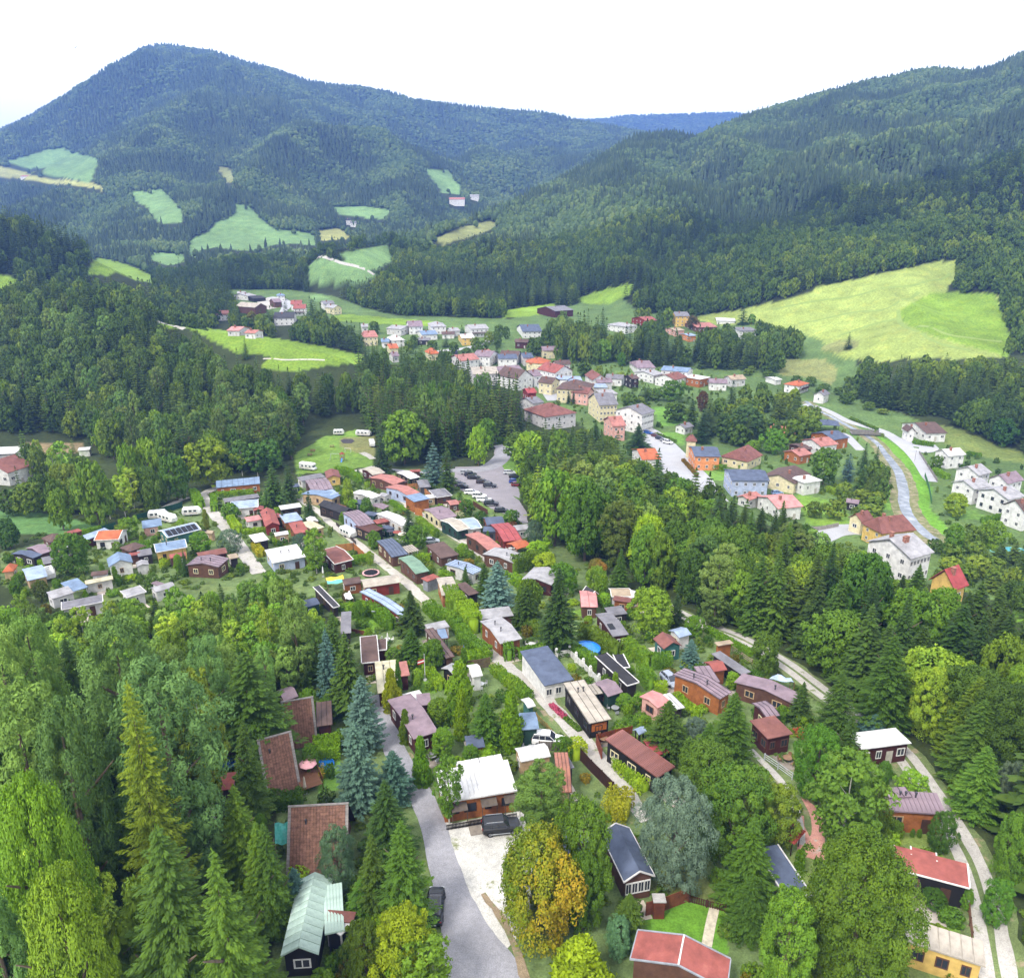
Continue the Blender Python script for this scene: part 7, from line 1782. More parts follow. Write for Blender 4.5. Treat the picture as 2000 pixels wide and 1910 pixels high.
for h_ in [
 ('R2', (1085, 1400, 1290, 1370), 2.0, 2.6, 'thick bright hedge closing the upper end of the square lawn', BR),
 ('R2', (1295, 1375, 1430, 1500), 2.0, 2.6, 'thick bright hedge along the lane side of the square lawn', BR),
 ('R2', (535, 610, 745, 590), 1.4, 1.9, 'straight hedge in front of the white flat roof', MID),
 ('R2', (285, 760, 555, 735), 1.2, 1.3, 'low hedge below the arched red roof', BR),
 ('R2', (385, 870, 440, 940), 1.6, 1.8, 'orange tinged hedge beside the small white roof', (2.2, 1.3, .5)),
 ('R2', (1030, 1010, 1270, 965), 2.0, 1.7, 'bright rounded hedge behind the trampoline', BR),
 ('R2', (70, 490, 75, 590), 1.6, 2.0, 'hedge lining the lane beside the blue gabled cabin', BR),
 ('R2', (95, 470, 380, 448), 1.4, 1.4, 'long hedge in front of the orange barn', BR),
 ('R2', (200, 670, 260, 760), 1.8, 2.2, 'clipped hedge corner at the lane by the pink annex', BR),
 ('R2', (1010, 285, 1110, 310, 1200, 375), 2.0, 2.4, 'tall hedge curving behind the caravan meadow', BR),
 ('R3', (530, 1340, 620, 1420, 740, 1460), 2.2, 2.2, 'dark leafy hedge at the start of the middle lane', MID),
 ('R3', (750, 1470, 830, 1610, 990, 1730), 2.0, 2.3, 'long dense hedge following the middle lane', MID),
 ('R3', (1000, 1720, 830, 1755), 1.8, 2.0, 'hedge turning away from the middle lane', BR),
 ('R3', (700, 1270, 770, 1390), 3.0, 3.6, 'tall rounded hedge block beside the weathered beige roof', MID),
 ('R3', (815, 1400, 890, 1530), 3.0, 3.8, 'tall bright hedge block before the grey roofed chalet', BR),
 ('R3', (1180, 1060, 1390, 1020), 2.0, 4.2, 'very tall dark hedge below the lime green tree', DKH),
 ('R3', (1180, 1120, 1380, 1270), 1.8, 2.0, 'bright hedge below the dark red cabin', BR),
 ('R3', (1290, 1480, 1500, 1620), 1.6, 2.2, 'dark brownish hedge behind the grey roofed chalet', (.7, .75, .5)),
 ('R3', (1220, 1720, 1550, 1650), 1.6, 1.8, 'hedge bordering the big white bungalow', MID),
 ('R3', (1130, 1600, 1160, 1740), 1.5, 2.6, 'square clipped hedge at the chalet corner', MID),
 ('R3', (250, 525, 370, 610), 1.2, 1.3, 'low hedge beside the lane under the salmon roofs', BR),
 ('R3', (460, 660, 600, 780), 1.6, 1.5, 'leafy hedge beside the lane-side spruce', MID),
 ('R3', (620, 1085, 820, 1100), 1.4, 1.4, 'narrow hedge between sage roof and beige roof', BR),
 ('R3', (440, 950, 560, 965), 1.3, 1.5, 'hedge behind the sage green roof', BR),
 ('R4', (500, 960, 600, 965, 800, 1110), 1.8, 2.4, 'tall dark hedge behind the blue pool', DKH),
 ('R4', (830, 980, 850, 1040), 1.6, 2.2, 'short hedge at the end of the solar cabin', MID),
 ('R4', (870, 1060, 1040, 1195), 1.8, 2.4, 'tall clipped hedge on the slope of the gravel garden', MID),
 ('R4', (1060, 1195, 1220, 1185), 1.8, 2.4, 'tall clipped hedge facing the turning place', MID),
 ('R4', (850, 1100, 925, 1160), 1.0, 1.0, 'low hedge behind the charcoal roof', MID),
 ('R4', (990, 1270, 1070, 1370), 1.8, 2.6, 'pointed end of the tall hedge beside the charcoal roof', MID),
 ('R4', (1080, 1375, 1190, 1380), 1.4, 1.6, 'bright hedge below the turning place', BR),
 ('R4', (430, 1060, 850, 1330), 1.8, 1.9, 'long hedge behind the white balustrade wall', MID),
 ('R4', (1250, 1420, 1430, 1580), 1.2, 1.0, 'long low golden hedge beside the orange cabin', BR),
 ('R4', (1480, 910, 1850, 1110), 1.3, 1.0, 'yellow-green hedge strip along the outer track', BR),
 ('R4', (0, 1330, 140, 1440), 1.5, 1.4, 'dark green hedge opposite the white bungalow', MID),
 ('R5', (1430, 440, 1690, 660), 1.6, 1.5, 'hedge along the lane opposite the white bungalow', MID),
 ('R5', (880, 390, 1030, 590), 1.3, 1.5, 'hedge beside the flag lawn', BR),
 ('R5', (60, 1110, 260, 1090), 1.8, 2.2, 'bright hedge behind the blue paddling pool', BR),
 ('R5', (1195, 370, 1390, 340), 1.4, 1.3, 'flat clipped hedge under the palisade', BR),
 ('R6', (840, 1040, 900, 1130), 2.4, 2.2, 'golden topped hedge at the brown lane fence', (1.9, 1.6, .5)),
 ('R6', (1210, 1170, 1430, 1370), 2.0, 1.6, 'lush green hedge beside the rust red cabin', BR),
 ('R6', (1100, 1500, 1300, 1560), 3.6, 2.6, 'broad hedge with withered brown top', (1.5, 1.1, .7)),
 ('R7', (800, 670, 1090, 880), 1.8, 1.6, 'clipped dark hedge beside the plum felt roof', MID),
 ('R8', (290, 850, 600, 845), 2.0, 1.8, 'dark hedge between the two lower A-frames', DKH),
 ('R8', (655, 520, 815, 500), 1.8, 2.2, 'bright square hedge above the paddling pool', BR),
 ('R1', (1480, 460, 1540, 560), 2.4, 2.4, 'tall clipped hedge beside the brick coloured post at the lane', BR),
 ('R1', (610, 770, 780, 725), 1.3, 1.2, 'low hedge under the green fence', BR),
 ('R1', (135, 1000, 290, 975, 380, 1040), 1.6, 1.6, 'hedge beside the pale blue roof with the trailer', BR),
 ('R1', (1110, 890, 1130, 960), 2.2, 2.6, 'pair of rounded dark hedges beside the white gabled cabin', MID),
 ('S3', (150, 345, 340, 420), 1.6, 1.2, 'dark hedge lining the parked cars', DKH),
 ('S3', (270, 75, 540, 175), 2.2, 2.2, 'long brownish hedge around the hotel lawn', (1.1, 1.0, .7)),
 ('S3', (575, 665, 830, 685), 2.2, 2.2, 'thick green hedge in front of the orange house', MID),
 ('S3', (790, 600, 970, 670), 1.5, 1.4, 'hedge in front of the cream hipped house', MID),
 ('S3', (1790, 880, 1964, 950), 2, 2, 'green hedge below the modern annex garden', MID),
 ('S3', (410, 590, 545, 740), 1.2, 1.0, 'dark red clipped hedge along the main street', (1.3, .5, .5)),
 ('S4', (890, 425, 1100, 455), 1.8, 1.8, 'straight hedge in front of the brown roofed farmhouse', MID),
 ('S4', (1100, 700, 1230, 770), 2.0, 1.8, 'bright hedge at the riverside road wall', BR),
 ('S4', (1410, 535, 1550, 560), 1.8, 1.6, 'hedge behind the white roofed house', MID),
 ('S4', (1240, 630, 1390, 665), 1.5, 1.4, 'hedge above the uppermost white house', DKH),
 ('S4', (1420, 1330, 1650, 1440, 1880, 1550), 1.8, 1.4, 'long flat hedge beside the turquoise swimming pool', MID),
 ('S4', (1560, 1190, 1820, 1140), 2, 1.8, 'hedge below the largest white house', MID),
 ('S4', (300, 190, 560, 300), 1.2, 1.0, 'thin dark hedge along the riverside road', DKH),
 ('S5', (440, 1110, 650, 1120), 2.2, 2.4, 'dark hedge at the bend of the access road', DKH),
]:
 hedge(*h_[:5], tint=h_[5])
# ------------------------------------------------------------------ fences and walls
def fence(reg, pts, h, label, col, kind='boards', name='fence', gap=.02, bw=.14, base=0.0, split=False):
 P = [at(reg, pts[i], pts[i + 1]) for i in range(0, len(pts), 2)]
 c = P[0]
 t = thing(name, label, 'wall' if name.endswith('wall') else 'fence', (c.x, c.y, c.z))
 m = mat(col, .85, .25, 2)
 pb, qb = MB(), MB(); bm_ = None
 if split:
  bb = MB(); bb.box(-bw / 2, bw / 2, -.015, .015, 0, h - .12); bm_ = bb.mesh('slat', m)
 for a, b in zip(P, P[1:]):
  d = Vector((b.x - a.x, b.y - a.y, 0)); ln = d.length; d.normalize(); rz = math.atan2(d.y, d.x)
  n = max(1, int(ln / 2.0))
  for i in range(n + 1):
   q = a.lerp(b, i / n); M = Matrix.Translation(Vector((q.x - c.x, q.y - c.y, gz(q.x, q.y) - c.z))) @ Matrix.Rotation(rz, 4, 'Z')
   pb.box(-.06, .06, -.06, .06, -.4, h + .05, 0, M)
  for i in range(n):
   q, r = a.lerp(b, i / n), a.lerp(b, (i + 1) / n)
   q0 = Vector((q.x - c.x, q.y - c.y, gz(q.x, q.y) - c.z)); q1 = Vector((r.x - c.x, r.y - c.y, gz(r.x, r.y) - c.z))
   if kind == 'rail':
    for z in (h * .35, h * .65, h * .95): qb.bar(q0 + Vector((0, 0, z)), q1 + Vector((0, 0, z)), .045, 5)
    continue
   for z in (h * .2, h * .85): qb.bar(q0 + Vector((0, 0, z)), q1 + Vector((0, 0, z)), .035, 4)
   if kind == 'solid':
    k = len(qb.v)
    nn = Vector((-d.y, d.x, 0)) * .03
    for p_ in (q0, q1):
     for s in (-1, 1):
      for z in (0.0, h): qb.v.append(tuple(p_ + nn * s + Vector((0, 0, z))))
    for f in ((0, 1, 5, 4), (2, 6, 7, 3), (1, 3, 7, 5), (0, 2, 3, 1), (4, 5, 7, 6)): qb.f.append(tuple(k + i_ for i_ in f)); qb.mi.append(0)
    continue
   sl_ = (r - q).length; m_ = max(1, int(sl_ / (bw + gap)))
   for j in range(m_):
    p_ = q0.lerp(q1, (j + .5) / m_)
    if split:
     o = link('slat', bm_, t); o.location = p_ + Vector((0, 0, .08)); o.rotation_euler = (0, 0, rz)
    else:
     M = Matrix.Translation(p_) @ Matrix.Rotation(rz, 4, 'Z')
     qb.box(-bw / 2, bw / 2, -.05, -.02, .05, h * (1 + .01 * random.random()), 0, M)
 pb.build('post', m, t); qb.build('rail' if kind == 'rail' or split else 'boards', m, t)
 return t
fence('R6', (918, 1120, 1000, 1210, 1080, 1290, 1168, 1380), 1.9, 'tall dark brown board fence along the lane', '3a2118', bw=.2)
fence('R2', (1010, 895, 1145, 880, 1240, 968), 1.9, 'orange board fence around the garden by the lane', 'b0703c', bw=.2)
fence('R3', (375, 420, 470, 412, 560, 500), 2.0, 'orange board fence behind the salmon roofs', 'b87c4c', bw=.2)
fence('R3', (437, 610, 490, 625), 2.3, 'orange board gate beside the tall orange hut', 'b0703c', bw=.2, name='board_gate')
fence('R1', (1040, 660, 1230, 605, 1400, 555), 1.8, 'dark green mesh fence behind the caravans', '1d4a38', 'solid')
fence('R1', (790, 745, 890, 715), 1.8, 'dark green privacy fence above the orange-red roof', '1d4a38', 'solid')
fence('R3', (880, 540, 990, 610), 1.6, 'brown board fence along the car park strip', '5a3a28', bw=.2)
fence('S1', (965, 1225, 1100, 1262, 1245, 1300), 1.0, 'brown slatted fence across the drive of the red roofed cabin', '4a2c1e', split=True, bw=.12, gap=.1)
fence('S1', (635, 1330, 770, 1290, 975, 1210), 1.8, 'reddish brown garden wall with planter boxes', '7a4630', 'solid', name='garden_wall')
fence('R4', (1690, 1070, 1760, 1120, 1840, 1175), 1.1, 'weathered pale rail fence beside the outer track', 'a08c74', 'rail')
fence('R7', (756, 1120, 860, 1190, 970, 1270), 1.1, 'galvanised steel handrail beside the ramp', 'b4b8bc', 'rail', name='handrail')
fence('S2', (1252, 1400, 1262, 1500, 1275, 1600), 1.1, 'thin wooden rail fence beside the twin rut track', '6a4c38', 'rail')
fence('R6', (1040, 990, 1180, 950, 1310, 925), 1.5, 'reddish brown board fence above the rust red cabin', '7a3c26', bw=.2)
fence('R6', (1040, 1000, 1080, 1110), 1.7, 'reddish brown fence return with a notice beside the lane', '7a3c26', bw=.2)
fence('R5', (1200, 430, 1290, 420, 1400, 400), 1.8, 'weathered palisade behind the clipped hedge', '6c5a46', bw=.1)
fence('R6', (580, 800, 660, 880, 730, 960), 1.0, 'low yellowish slat fence beside the lane', 'a58a50', bw=.1, gap=.12)
fence('R2', (1105, 1510, 1150, 1520, 1260, 1540), .9, 'red-brown scalloped garden fence', '7a4630', bw=.1)
fence('R6', (600, 1040, 700, 1045, 800, 1050), 1.5, 'grey weathered board fence behind the van', '6e665e', bw=.2)
fence('R2', (1010, 690, 1090, 770, 1160, 840), 1.0, 'dark picket fence along the lane by the dark brown cabin', '4a4038', bw=.08, gap=.1)
fence('S4', (960, 520, 1060, 680, 1130, 790), 1.2, 'grey retaining wall beside the riverside road', '8f8a84', 'solid', name='garden_wall')
fence('S3', (1490, 1290, 1640, 1260, 1900, 1220), 1.3, 'stone garden wall above the pale road', '9a948c', 'solid', name='garden_wall')
fence('S4', (1010, 740, 1050, 860, 1075, 1000), 1.6, 'green net fence on the flood bank', '4a7a50', 'solid')
t = fence('R4', (340, 1120, 440, 1100, 545, 1200, 665, 1320), 1.2, 'white garden wall with ball topped pillars behind the bungalow', 'd8d6d2', 'solid', name='balustrade_wall')
P = [at('R4', *q) for q in ((340, 1120), (440, 1100), (490, 1150), (545, 1200), (600, 1258), (665, 1320))]
pil = MB(); pil.box(-.25, .25, -.25, .25, -.3, 1.5); pil.lathe([(0, 1.5), (.2, 1.55), (.26, 1.72), (.2, 1.9), (0, 1.98)], 8); pm = pil.mesh('pillar', mat('dcdad6', .7, .08))
for p in P:
 o = link('pillar', pm, t); o.location = p - t.location
p = at('S1', 725, 1325)
gt = thing('gate_pillar', 'reddish brown gate pillar with grey cap', 'pillar', p)
mb = MB(); mb.box(-.55, .55, -.45, .45, -.3, 2.2); mb.build('shaft', mat('6e3a28', .8, .2, .9, 'boards'), gt)
mb = MB(); mb.box(-.65, .65, -.55, .55, 2.2, 2.32); mb.build('cap', mat('a8a4a0', .7), gt)
# ------------------------------------------------------------------ vehicles
def loft(mb, st, mi=0, cap=True):
 """st: rows of ring points"""
 k = len(mb.v); n = len(st[0])
 for r in st: mb.v += [tuple(p) for p in r]
 for i in range(len(st) - 1):
  for j in range(n):
   a, b = k + i * n + j, k + i * n + (j + 1) % n
   mb.f.append((a, b, b + n, a + n)); mb.mi.append(mi)
 if cap:
  mb.f.append(tuple(k + j for j in range(n))[::-1]); mb.mi.append(mi)
  mb.f.append(tuple(k + (len(st) - 1) * n + j for j in range(n))); mb.mi.append(mi)
def ring(x, w, z0, z1, r=.12):
 return [(x, -w + r, z0), (x, w - r, z0), (x, w, z0 + r), (x, w, z1 - r), (x, w - r * 1.2, z1), (x, -w + r * 1.2, z1), (x, -w, z1 - r), (x, -w, z0 + r)]
def wheel_mesh():
 if 'wheel' in MATS: return MATS['wheel']
 mb = MB(); prof = [(.20, -.11), (.31, -.11), (.34, -.07), (.34, .07), (.31, .11), (.20, .11)]
 mb.lathe(prof, 16); a = mb.mesh('tyre', mat('131313', .9, .1))
 mb = MB(); mb.lathe([(0, .06), (.07, .09), (.2, .1), (.205, -.1), (0, -.1)], 12); b = mb.mesh('rim', mat('8a8c90', .35, .1, metal=.8))
 MATS['wheel'] = (a, b)
 return a, b
def car_parts(root, col, kind='hatch'):
 P = dict(hatch=dict(L=4.2, W=.88, body=[(-2.1, .66, .34, .80), (-1.95, .84, .22, .95), (-1.2, .88, .2, .98), (.6, .88, .2, .95), (1.5, .86, .22, .86), (1.95, .78, .26, .74), (2.1, .6, .34, .62)],
      cab=[(-1.98, .62, .93, .97), (-1.55, .66, .93, 1.40), (-.5, .68, .93, 1.48), (.25, .66, .93, 1.42), (1.05, .68, .90, .94)]),
    estate=dict(L=4.7, W=.9, body=[(-2.35, .7, .34, .85), (-2.2, .86, .22, .98), (-1.2, .9, .2, 1.0), (.7, .9, .2, .96), (1.7, .88, .22, .86), (2.2, .8, .26, .74), (2.35, .6, .34, .62)],
       cab=[(-2.28, .64, .95, 1.0), (-1.95, .67, .95, 1.42), (-.6, .7, .95, 1.5), (.35, .68, .95, 1.42), (1.15, .7, .92, .96)]),
    suv=dict(L=4.5, W=.95, body=[(-2.2, .8, .42, 1.0), (-2.1, .93, .34, 1.12), (-1.2, .95, .32, 1.14), (.7, .95, .32, 1.12), (1.7, .93, .34, 1.06), (2.15, .86, .38, .95), (2.25, .72, .45, .8)],
       cab=[(-2.15, .76, 1.08, 1.15), (-1.95, .78, 1.08, 1.72), (-.5, .8, 1.08, 1.8), (.3, .78, 1.08, 1.74), (.95, .8, 1.06, 1.12)]))[kind]
 mb = MB(); loft(mb, [ring(*q) for q in P['body']]); bo = mb.build('body', paint(col), root)
 for p in bo.data.polygons: p.use_smooth = False
 mb = MB(); loft(mb, [ring(x, w, a, b, .06) for x, w, a, b in P['cab']]); mb.build('windows', glass(), root)
 c = P['cab']; mb = MB()
 zr = lambda i: c[i][3] + .012
 k = len(mb.v)
 rows = [(c[1][0] + .02, c[1][1] - .03, zr(1)), (c[2][0], c[2][1] - .03, zr(2)), (c[3][0] - .02, c[3][1] - .03, zr(3))]
 for x, w, z in rows: mb.v += [(x, -w, z - .03), (x, -w * .6, z + .01), (x, w * .6, z + .01), (x, w, z - .03)]
 for i in range(2):
  for j in range(3): mb.f.append((k + i * 4 + j, k + (i + 1) * 4 + j, k + (i + 1) * 4 + j + 1, k + i * 4 + j + 1)); mb.mi.append(0)
 for x0, x1, i in ((c[0][0], c[1][0], 0), (c[4][0], c[3][0], 1)):   # pillars
  za, zb_ = (c[0][3], c[1][3]) if i == 0 else (c[4][3], c[3][3]); wa, wb = (c[0][1], c[1][1]) if i == 0 else (c[4][1], c[3][1])
  for s in (-1, 1): mb.bar((x0, s * wa, za), (x1, s * (wb - .01), zb_), .04, 4)
 for s in (-1, 1):
  for xm in (-.35, -1.15 if kind != 'hatch' else -1.1): mb.bar((xm, s * (c[2][1] + .09), c[2][2]), (xm, s * (c[2][1] - .0), c[2][3] - .03), .035, 4)
 mb.build('roof', paint(col), root)
 wa, wb = wheel_mesh(); wx = P['L'] * .295; r = 1.1 if kind == 'suv' else 1
 for sx in (-1, 1):
  for sy in (-1, 1):
   o = link('wheel', wa, root); o.location = (sx * wx, sy * (P['W'] - .09), .34 * r); o.rotation_euler = (-sy * math.pi / 2, 0, 0); o.scale = (r, r, r)
   link('rim', wb, o)
 e = P['L'] / 2
 for s in (-1, 1):
  mb = MB(); mb.box(e - .22, e - .07, s * .62 - .14, s * .62 + .14, .60 if kind != 'suv' else .8, .72 if kind != 'suv' else .94); mb.build('headlight', mat('d8dde2', .15, .05), root)
  mb = MB(); mb.box(-e + .03, -e + .14, s * .66 - .12, s * .66 + .12, .74 if kind != 'suv' else .85, .9 if kind != 'suv' else 1.08); mb.build('tail_light', mat('8c1410', .25, .05), root)
  mb = MB(); mb.box(.55, .72, s * (P['W'] + .0) - .02, s * (P['W'] + .16) + .0, .95 if kind != 'suv' else 1.12, 1.06 if kind != 'suv' else 1.26); mb.build('mirror', paint(col), root)
 mb = MB(); mb.box(-e - .005, -e + .02, -.26, .26, .45 if kind != 'suv' else .62, .57 if kind != 'suv' else .74); mb.build('number_plate', mat('e6e6e2', .5, .05), root)
 if kind == 'suv':
  for s in (-1, 1):
   mb = MB(); mb.bar((-1.7, s * .66, 1.84), (.2, s * .66, 1.82), .035, 6); mb.bar((-1.2, s * 1.0, .42), (1.0, s * 1.0, .42), .05, 6)
   mb.build('roof_rail', mat('b8babc', .3, .05, metal=.7), root)
 return root
CARM = {}
def car(reg, x, y, deg, col, kind, label, group=None):
 p = at(reg, x, y)
 if (col, kind) not in CARM:
  t = thing('parked_car', label, 'car', p, R(deg), group); car_parts(t, col, kind); CARM[(col, kind)] = t
 else:
  t = copy_tree(CARM[(col, kind)]); t.location = p; t.rotation_euler = (0, 0, R(deg)); t['label'] = label
  if group: t['group'] = group
 t.location.z += .08
 FOOT.append((p.x, p.y, 1.6))
 return t
car('T8', 815, 560, 8, '0a0b0d', 'suv', 'black off-road car with roof rails on the gravel yard')
car('T8', 232, 1270, 91, '15171c', 'estate', 'dark blue-black car parked at the left edge of the asphalt road'.replace('left ', ''))
G = 'cars in the camp car park'
for x, y, c, k, lb in ((1290, 452, 'a0a2a6', 'estate', 'silver car at the head of the car park row'), (1318, 466, '0b0c0e', 'suv', 'second car of the dark row, a black off-roader'), (1342, 484, '101114', 'estate', 'long black estate car beside the grass strip'),
        (1405, 515, '2c201e', 'estate', 'dark brown estate car on the grass strip side'), (1452, 543, '26282c', 'suv', 'dark grey car with light roof at the grass strip'), (1238, 530, '2c3034', 'estate', 'dark car half behind the olive spruce'),
        (1262, 550, '0c0d0f', 'hatch', 'black hatchback beside the olive spruce'), (1325, 590, 'e2e2e0', 'estate', 'first white car of the white row'), (1380, 618, 'dfdfdd', 'suv', 'middle white car of the white row'),
        (1412, 640, 'e6e6e4', 'estate', 'last white car of the white row'), (1462, 670, '0d0e16', 'suv', 'navy black car below the white row'), (1533, 716, '0e0f12', 'hatch', 'lowest black car of the car park'),
        (1592, 450, 'b8babc', 'estate', 'silver white car under the oak'), (1632, 478, '1a1c20', 'estate', 'dark car in the shade of the oak'), (1628, 512, '1f3f8c', 'hatch', 'bright blue car under the oak'),
        (1645, 535, '6a1c14', 'hatch', 'dark red car under the oak')):
 car('T6', x, y, -6 + random.random() * 5, c, k, lb, G)
for x, y, c, k, lb in ((80, 332, '24509a', 'estate', 'blue car parked along the main street'), (150, 360, '5a2c2c', 'hatch', 'dark red car parked along the main street'), (195, 386, '1c2430', 'estate', 'navy car parked along the main street'),
        (236, 406, '84888c', 'hatch', 'grey car parked along the main street'), (266, 426, 'dcdcda', 'suv', 'white car parked along the main street'), (1315, 912, '7890b8', 'hatch', 'pale blue car behind the pink roofed house')):
 car('S3', x, y, -40 if x < 900 else 5, c, k, lb)
car('R4', 1212, 1312, -70, '8a92a0', 'hatch', 'silver-blue car nosing out beside the big orange cabin')
car('R6', 670, 995, -8, 'e4e4e2', 'suv', 'white car in front of the grey board fence')
car('R3', 560, 828, 10, '9aa0a8', 'hatch', 'silver car tucked beside the lane-side trees')
def camper(reg, x, y, deg, L, motor, label, cat):
 p = at(reg, x, y); t = thing('motorhome' if motor else 'caravan', label, cat, p, R(deg))
 wm = mat('dcdcda', .4, .08)
 mb = MB(); h = L / 2
 if motor:
  loft(mb, [ring(-h, 1.1, .5, 2.7, .15), ring(h - 1.5, 1.1, .5, 2.75, .15), ring(h - .9, 1.1, .5, 2.7, .15)])
  loft(mb, [ring(h - 1.6, 1.05, 1.95, 2.72, .15), ring(h - .45, 1.0, 2.1, 2.6, .2), ring(h - .3, .9, 2.2, 2.45, .1)])
  loft(mb, [ring(h - 1.0, .95, .45, 1.7, .12), ring(h - .5, .93, .45, 1.25, .12), ring(h, .85, .5, 1.05, .12)])
 else:
  loft(mb, [ring(-h, .95, .8, 1.9, .2), ring(-h + .25, 1.1, .5, 2.5, .2), ring(h - .7, 1.1, .5, 2.5, .2), ring(h, .95, .7, 1.7, .2)])
 mb.build('body', wm, t)
 g = glass(); nwin = 3
 for s in (-1, 1):
  for i in range(nwin):
   mb = MB(); u = -h + L * (.22 + .25 * i); mb.box(u - .4, u + .4, s * 1.1 - .03, s * 1.1 + .03, 1.45, 2.0); mb.build('window', g, t)
  mb = MB(); mb.box(-h + .3, h - (1.2 if motor else .8), s * 1.1 - .015, s * 1.1 + .015, 1.0, 1.12); mb.build('stripe', mat('7a2a24', .5), t)
 if motor:
  mb = MB(); mb.poly([(h - .92, -.8, 1.68), (h - .52, -.78, 1.27), (h - .52, .78, 1.27), (h - .92, .8, 1.68)][::-1]); mb.v = [(a + .03, b, c + .03) for a, b, c in mb.v]; mb.build('windscreen', g, t)
 wa, wb = wheel_mesh()
 for sx in ((-.25, .3) if motor else (0,)):
  for sy in (-1, 1):
   o = link('wheel', wa, t); o.location = (sx * L, sy * .98, .34); o.rotation_euler = (-sy * math.pi / 2, 0, 0); link('rim', wb, o)
 for k in range(2):
  mb = MB(); mb.box(-.3, .3, -.3, .3, 0, .12); o = mb.build('roof_hatch', mat('b4b6b8', .5), t); o.location = (-h * .4 + k * h * .6, 0, 2.5 if not motor else 2.75)
 FOOT.append((p.x, p.y, 2.6))
camper('T6', 188, 420, -22, 6.4, True, 'white motorhome parked on the meadow beside the camp', 'motorhome')
camper('T6', 572, 185, -12, 6.6, False, 'long white caravan at the top of the meadow', 'caravan')
camper('T6', 632, 255, -75, 5.4, False, 'white caravan end-on beside the dark spruce', 'caravan')
camper('R1', 1290, 665, -30, 6.0, False, 'white caravan behind the cabin with grey-blue roof', 'caravan')
camper('R1', 1215, 640, 15, 5.0, False, 'cream caravan beside the green mesh fence', 'caravan')
camper('R1', 1475, 615, 10, 5.0, False, 'white caravan beside the clipped hedge at the lane', 'caravan')
camper('R1', 385, 1100, -50, 3.6, False, 'small white trailer beside the tan walled cabin', 'trailer')
camper('T6', 400, 178, 5, 4.5, False, 'caravan in the shade at the upper rim of the meadow', 'caravan')
camper('U3', 1130, 300, -45, 5.2, False, 'white caravan squeezed between lane and hedge', 'caravan')
# ------------------------------------------------------------------ playground, garden things
WOOD = mat('8a6c50', .85, .2, 2); STEEL = mat('a8acb0', .4, .1, metal=.5)
p = at('T6', 385, 352); t = thing('swing_set', 'metal swing frame on the caravan meadow', 'swing', p, R(-3))
mb = MB()
for s in (-1, 1):
 for q in (-1, 1): mb.bar((s * 2.4, q * 1.0, 0), (s * 2.2, 0, 2.5), .06, 6)
mb.bar((-2.3, 0, 2.5), (2.3, 0, 2.5), .06, 6); mb.build('frame', STEEL, t)
for s in (-1, 1):
 mb = MB(); mb.box(-.25, .25, -.1, .1, .5, .55)
 for q in (-.24, .24): mb.bar((q, 0, .52), (q, 0, 2.45), .02, 4)
 o = mb.build('seat', mat('3a3a3c', .7), t); o.location = (s * .9, 0, 0)
p = at('T6', 425, 358); t = thing('climbing_frame', 'small wooden climbing tower beside the swings', 'play tower', p)
mb = MB()
for sx in (-1, 1):
 for sy in (-1, 1): mb.bar((sx * .7, sy * .7, 0), (sx * .7, sy * .7, 2.8), .07, 5)
mb.build('posts', WOOD, t); mb = MB(); mb.box(-.75, .75, -.75, .75, 1.3, 1.4); mb.build('platform', WOOD, t)
mb = MB(); mb.lathe([(1.2, 2.8), (0, 3.6)], 4); mb.build('roof', mat('8a4438', .7), t)
mb = MB(); mb.poly([(-.3, -.7, 1.35), (.3, -.7, 1.35), (.3, -2.4, .2), (-.3, -2.4, .2)]); mb.build('slide', mat('4878b0', .4), t)
p = at('T6', 462, 300); t = thing('football_goal', 'small white football goal on the meadow', 'goal', p, R(-15))
mb = MB()
for s in (-1, 1): mb.bar((s * 1.2, 0, 0), (s * 1.2, 0, 1.8), .06, 6); mb.bar((s * 1.2, 0, 1.8), (s * 1.2, .9, 0), .03, 4)
mb.bar((-1.2, 0, 1.8), (1.2, 0, 1.8), .06, 6); mb.build('frame', mat('d8d8d6', .5), t)
def table_set(reg, x, y, deg, label, col='8a6c50', name='picnic_table'):
 p = at(reg, x, y); t = thing(name, label, 'table', p, R(deg)); m = mat(col, .8, .15, 2)
 mb = MB(); mb.box(-.9, .9, -.4, .4, .70, .76); mb.build('table_top', m, t)
 for s in (-1, 1):
  mb = MB(); mb.box(-.9, .9, -.14, .14, .42, .47); o = mb.build('bench', m, t); o.location = (0, s * .75, 0)
  mb = MB(); mb.box(-.04, .04, -.8, .8, .36, .42); mb.bar((0, -.6, 0), (0, -.2, .7), .05, 4); mb.bar((0, .6, 0), (0, .2, .7), .05, 4); o = mb.build('leg', m, t); o.location = (s * .65, 0, 0)
table_set('T6', 218, 292, 0, 'picnic table with reddish top on the meadow', '9a5a50')
table_set('T6', 198, 322, -10, 'plain picnic table on the meadow')
table_set('T6', 352, 262, 10, 'picnic table beside the ash patch')
def garden_table(p, deg, label, col='d6d4d0'):
 t = thing('garden_table', label, 'table', p, R(deg)); m = mat(col, .6, .08)
 mb = MB(); mb.lathe([(0, .72), (.6, .72), (.6, .76), (0, .76)], 12); mb.bar((0, 0, 0), (0, 0, .72), .05, 6); mb.build('table_top', m, t)
 for k in range(3):
  mb = MB(); mb.box(-.22, .22, -.22, .22, .42, .46); mb.box(-.22, .22, .18, .22, .46, .9)
  for sx in (-1, 1):
   for sy in (-1, 1): mb.bar((sx * .19, sy * .19, 0), (sx * .19, sy * .19, .42), .02, 4)
  a = k * 2.1 + .5; o = mb.build('chair', m, t); o.location = (math.cos(a) * 1.0, math.sin(a) * 1.0, 0); o.rotation_euler = (0, 0, a - math.pi / 2)
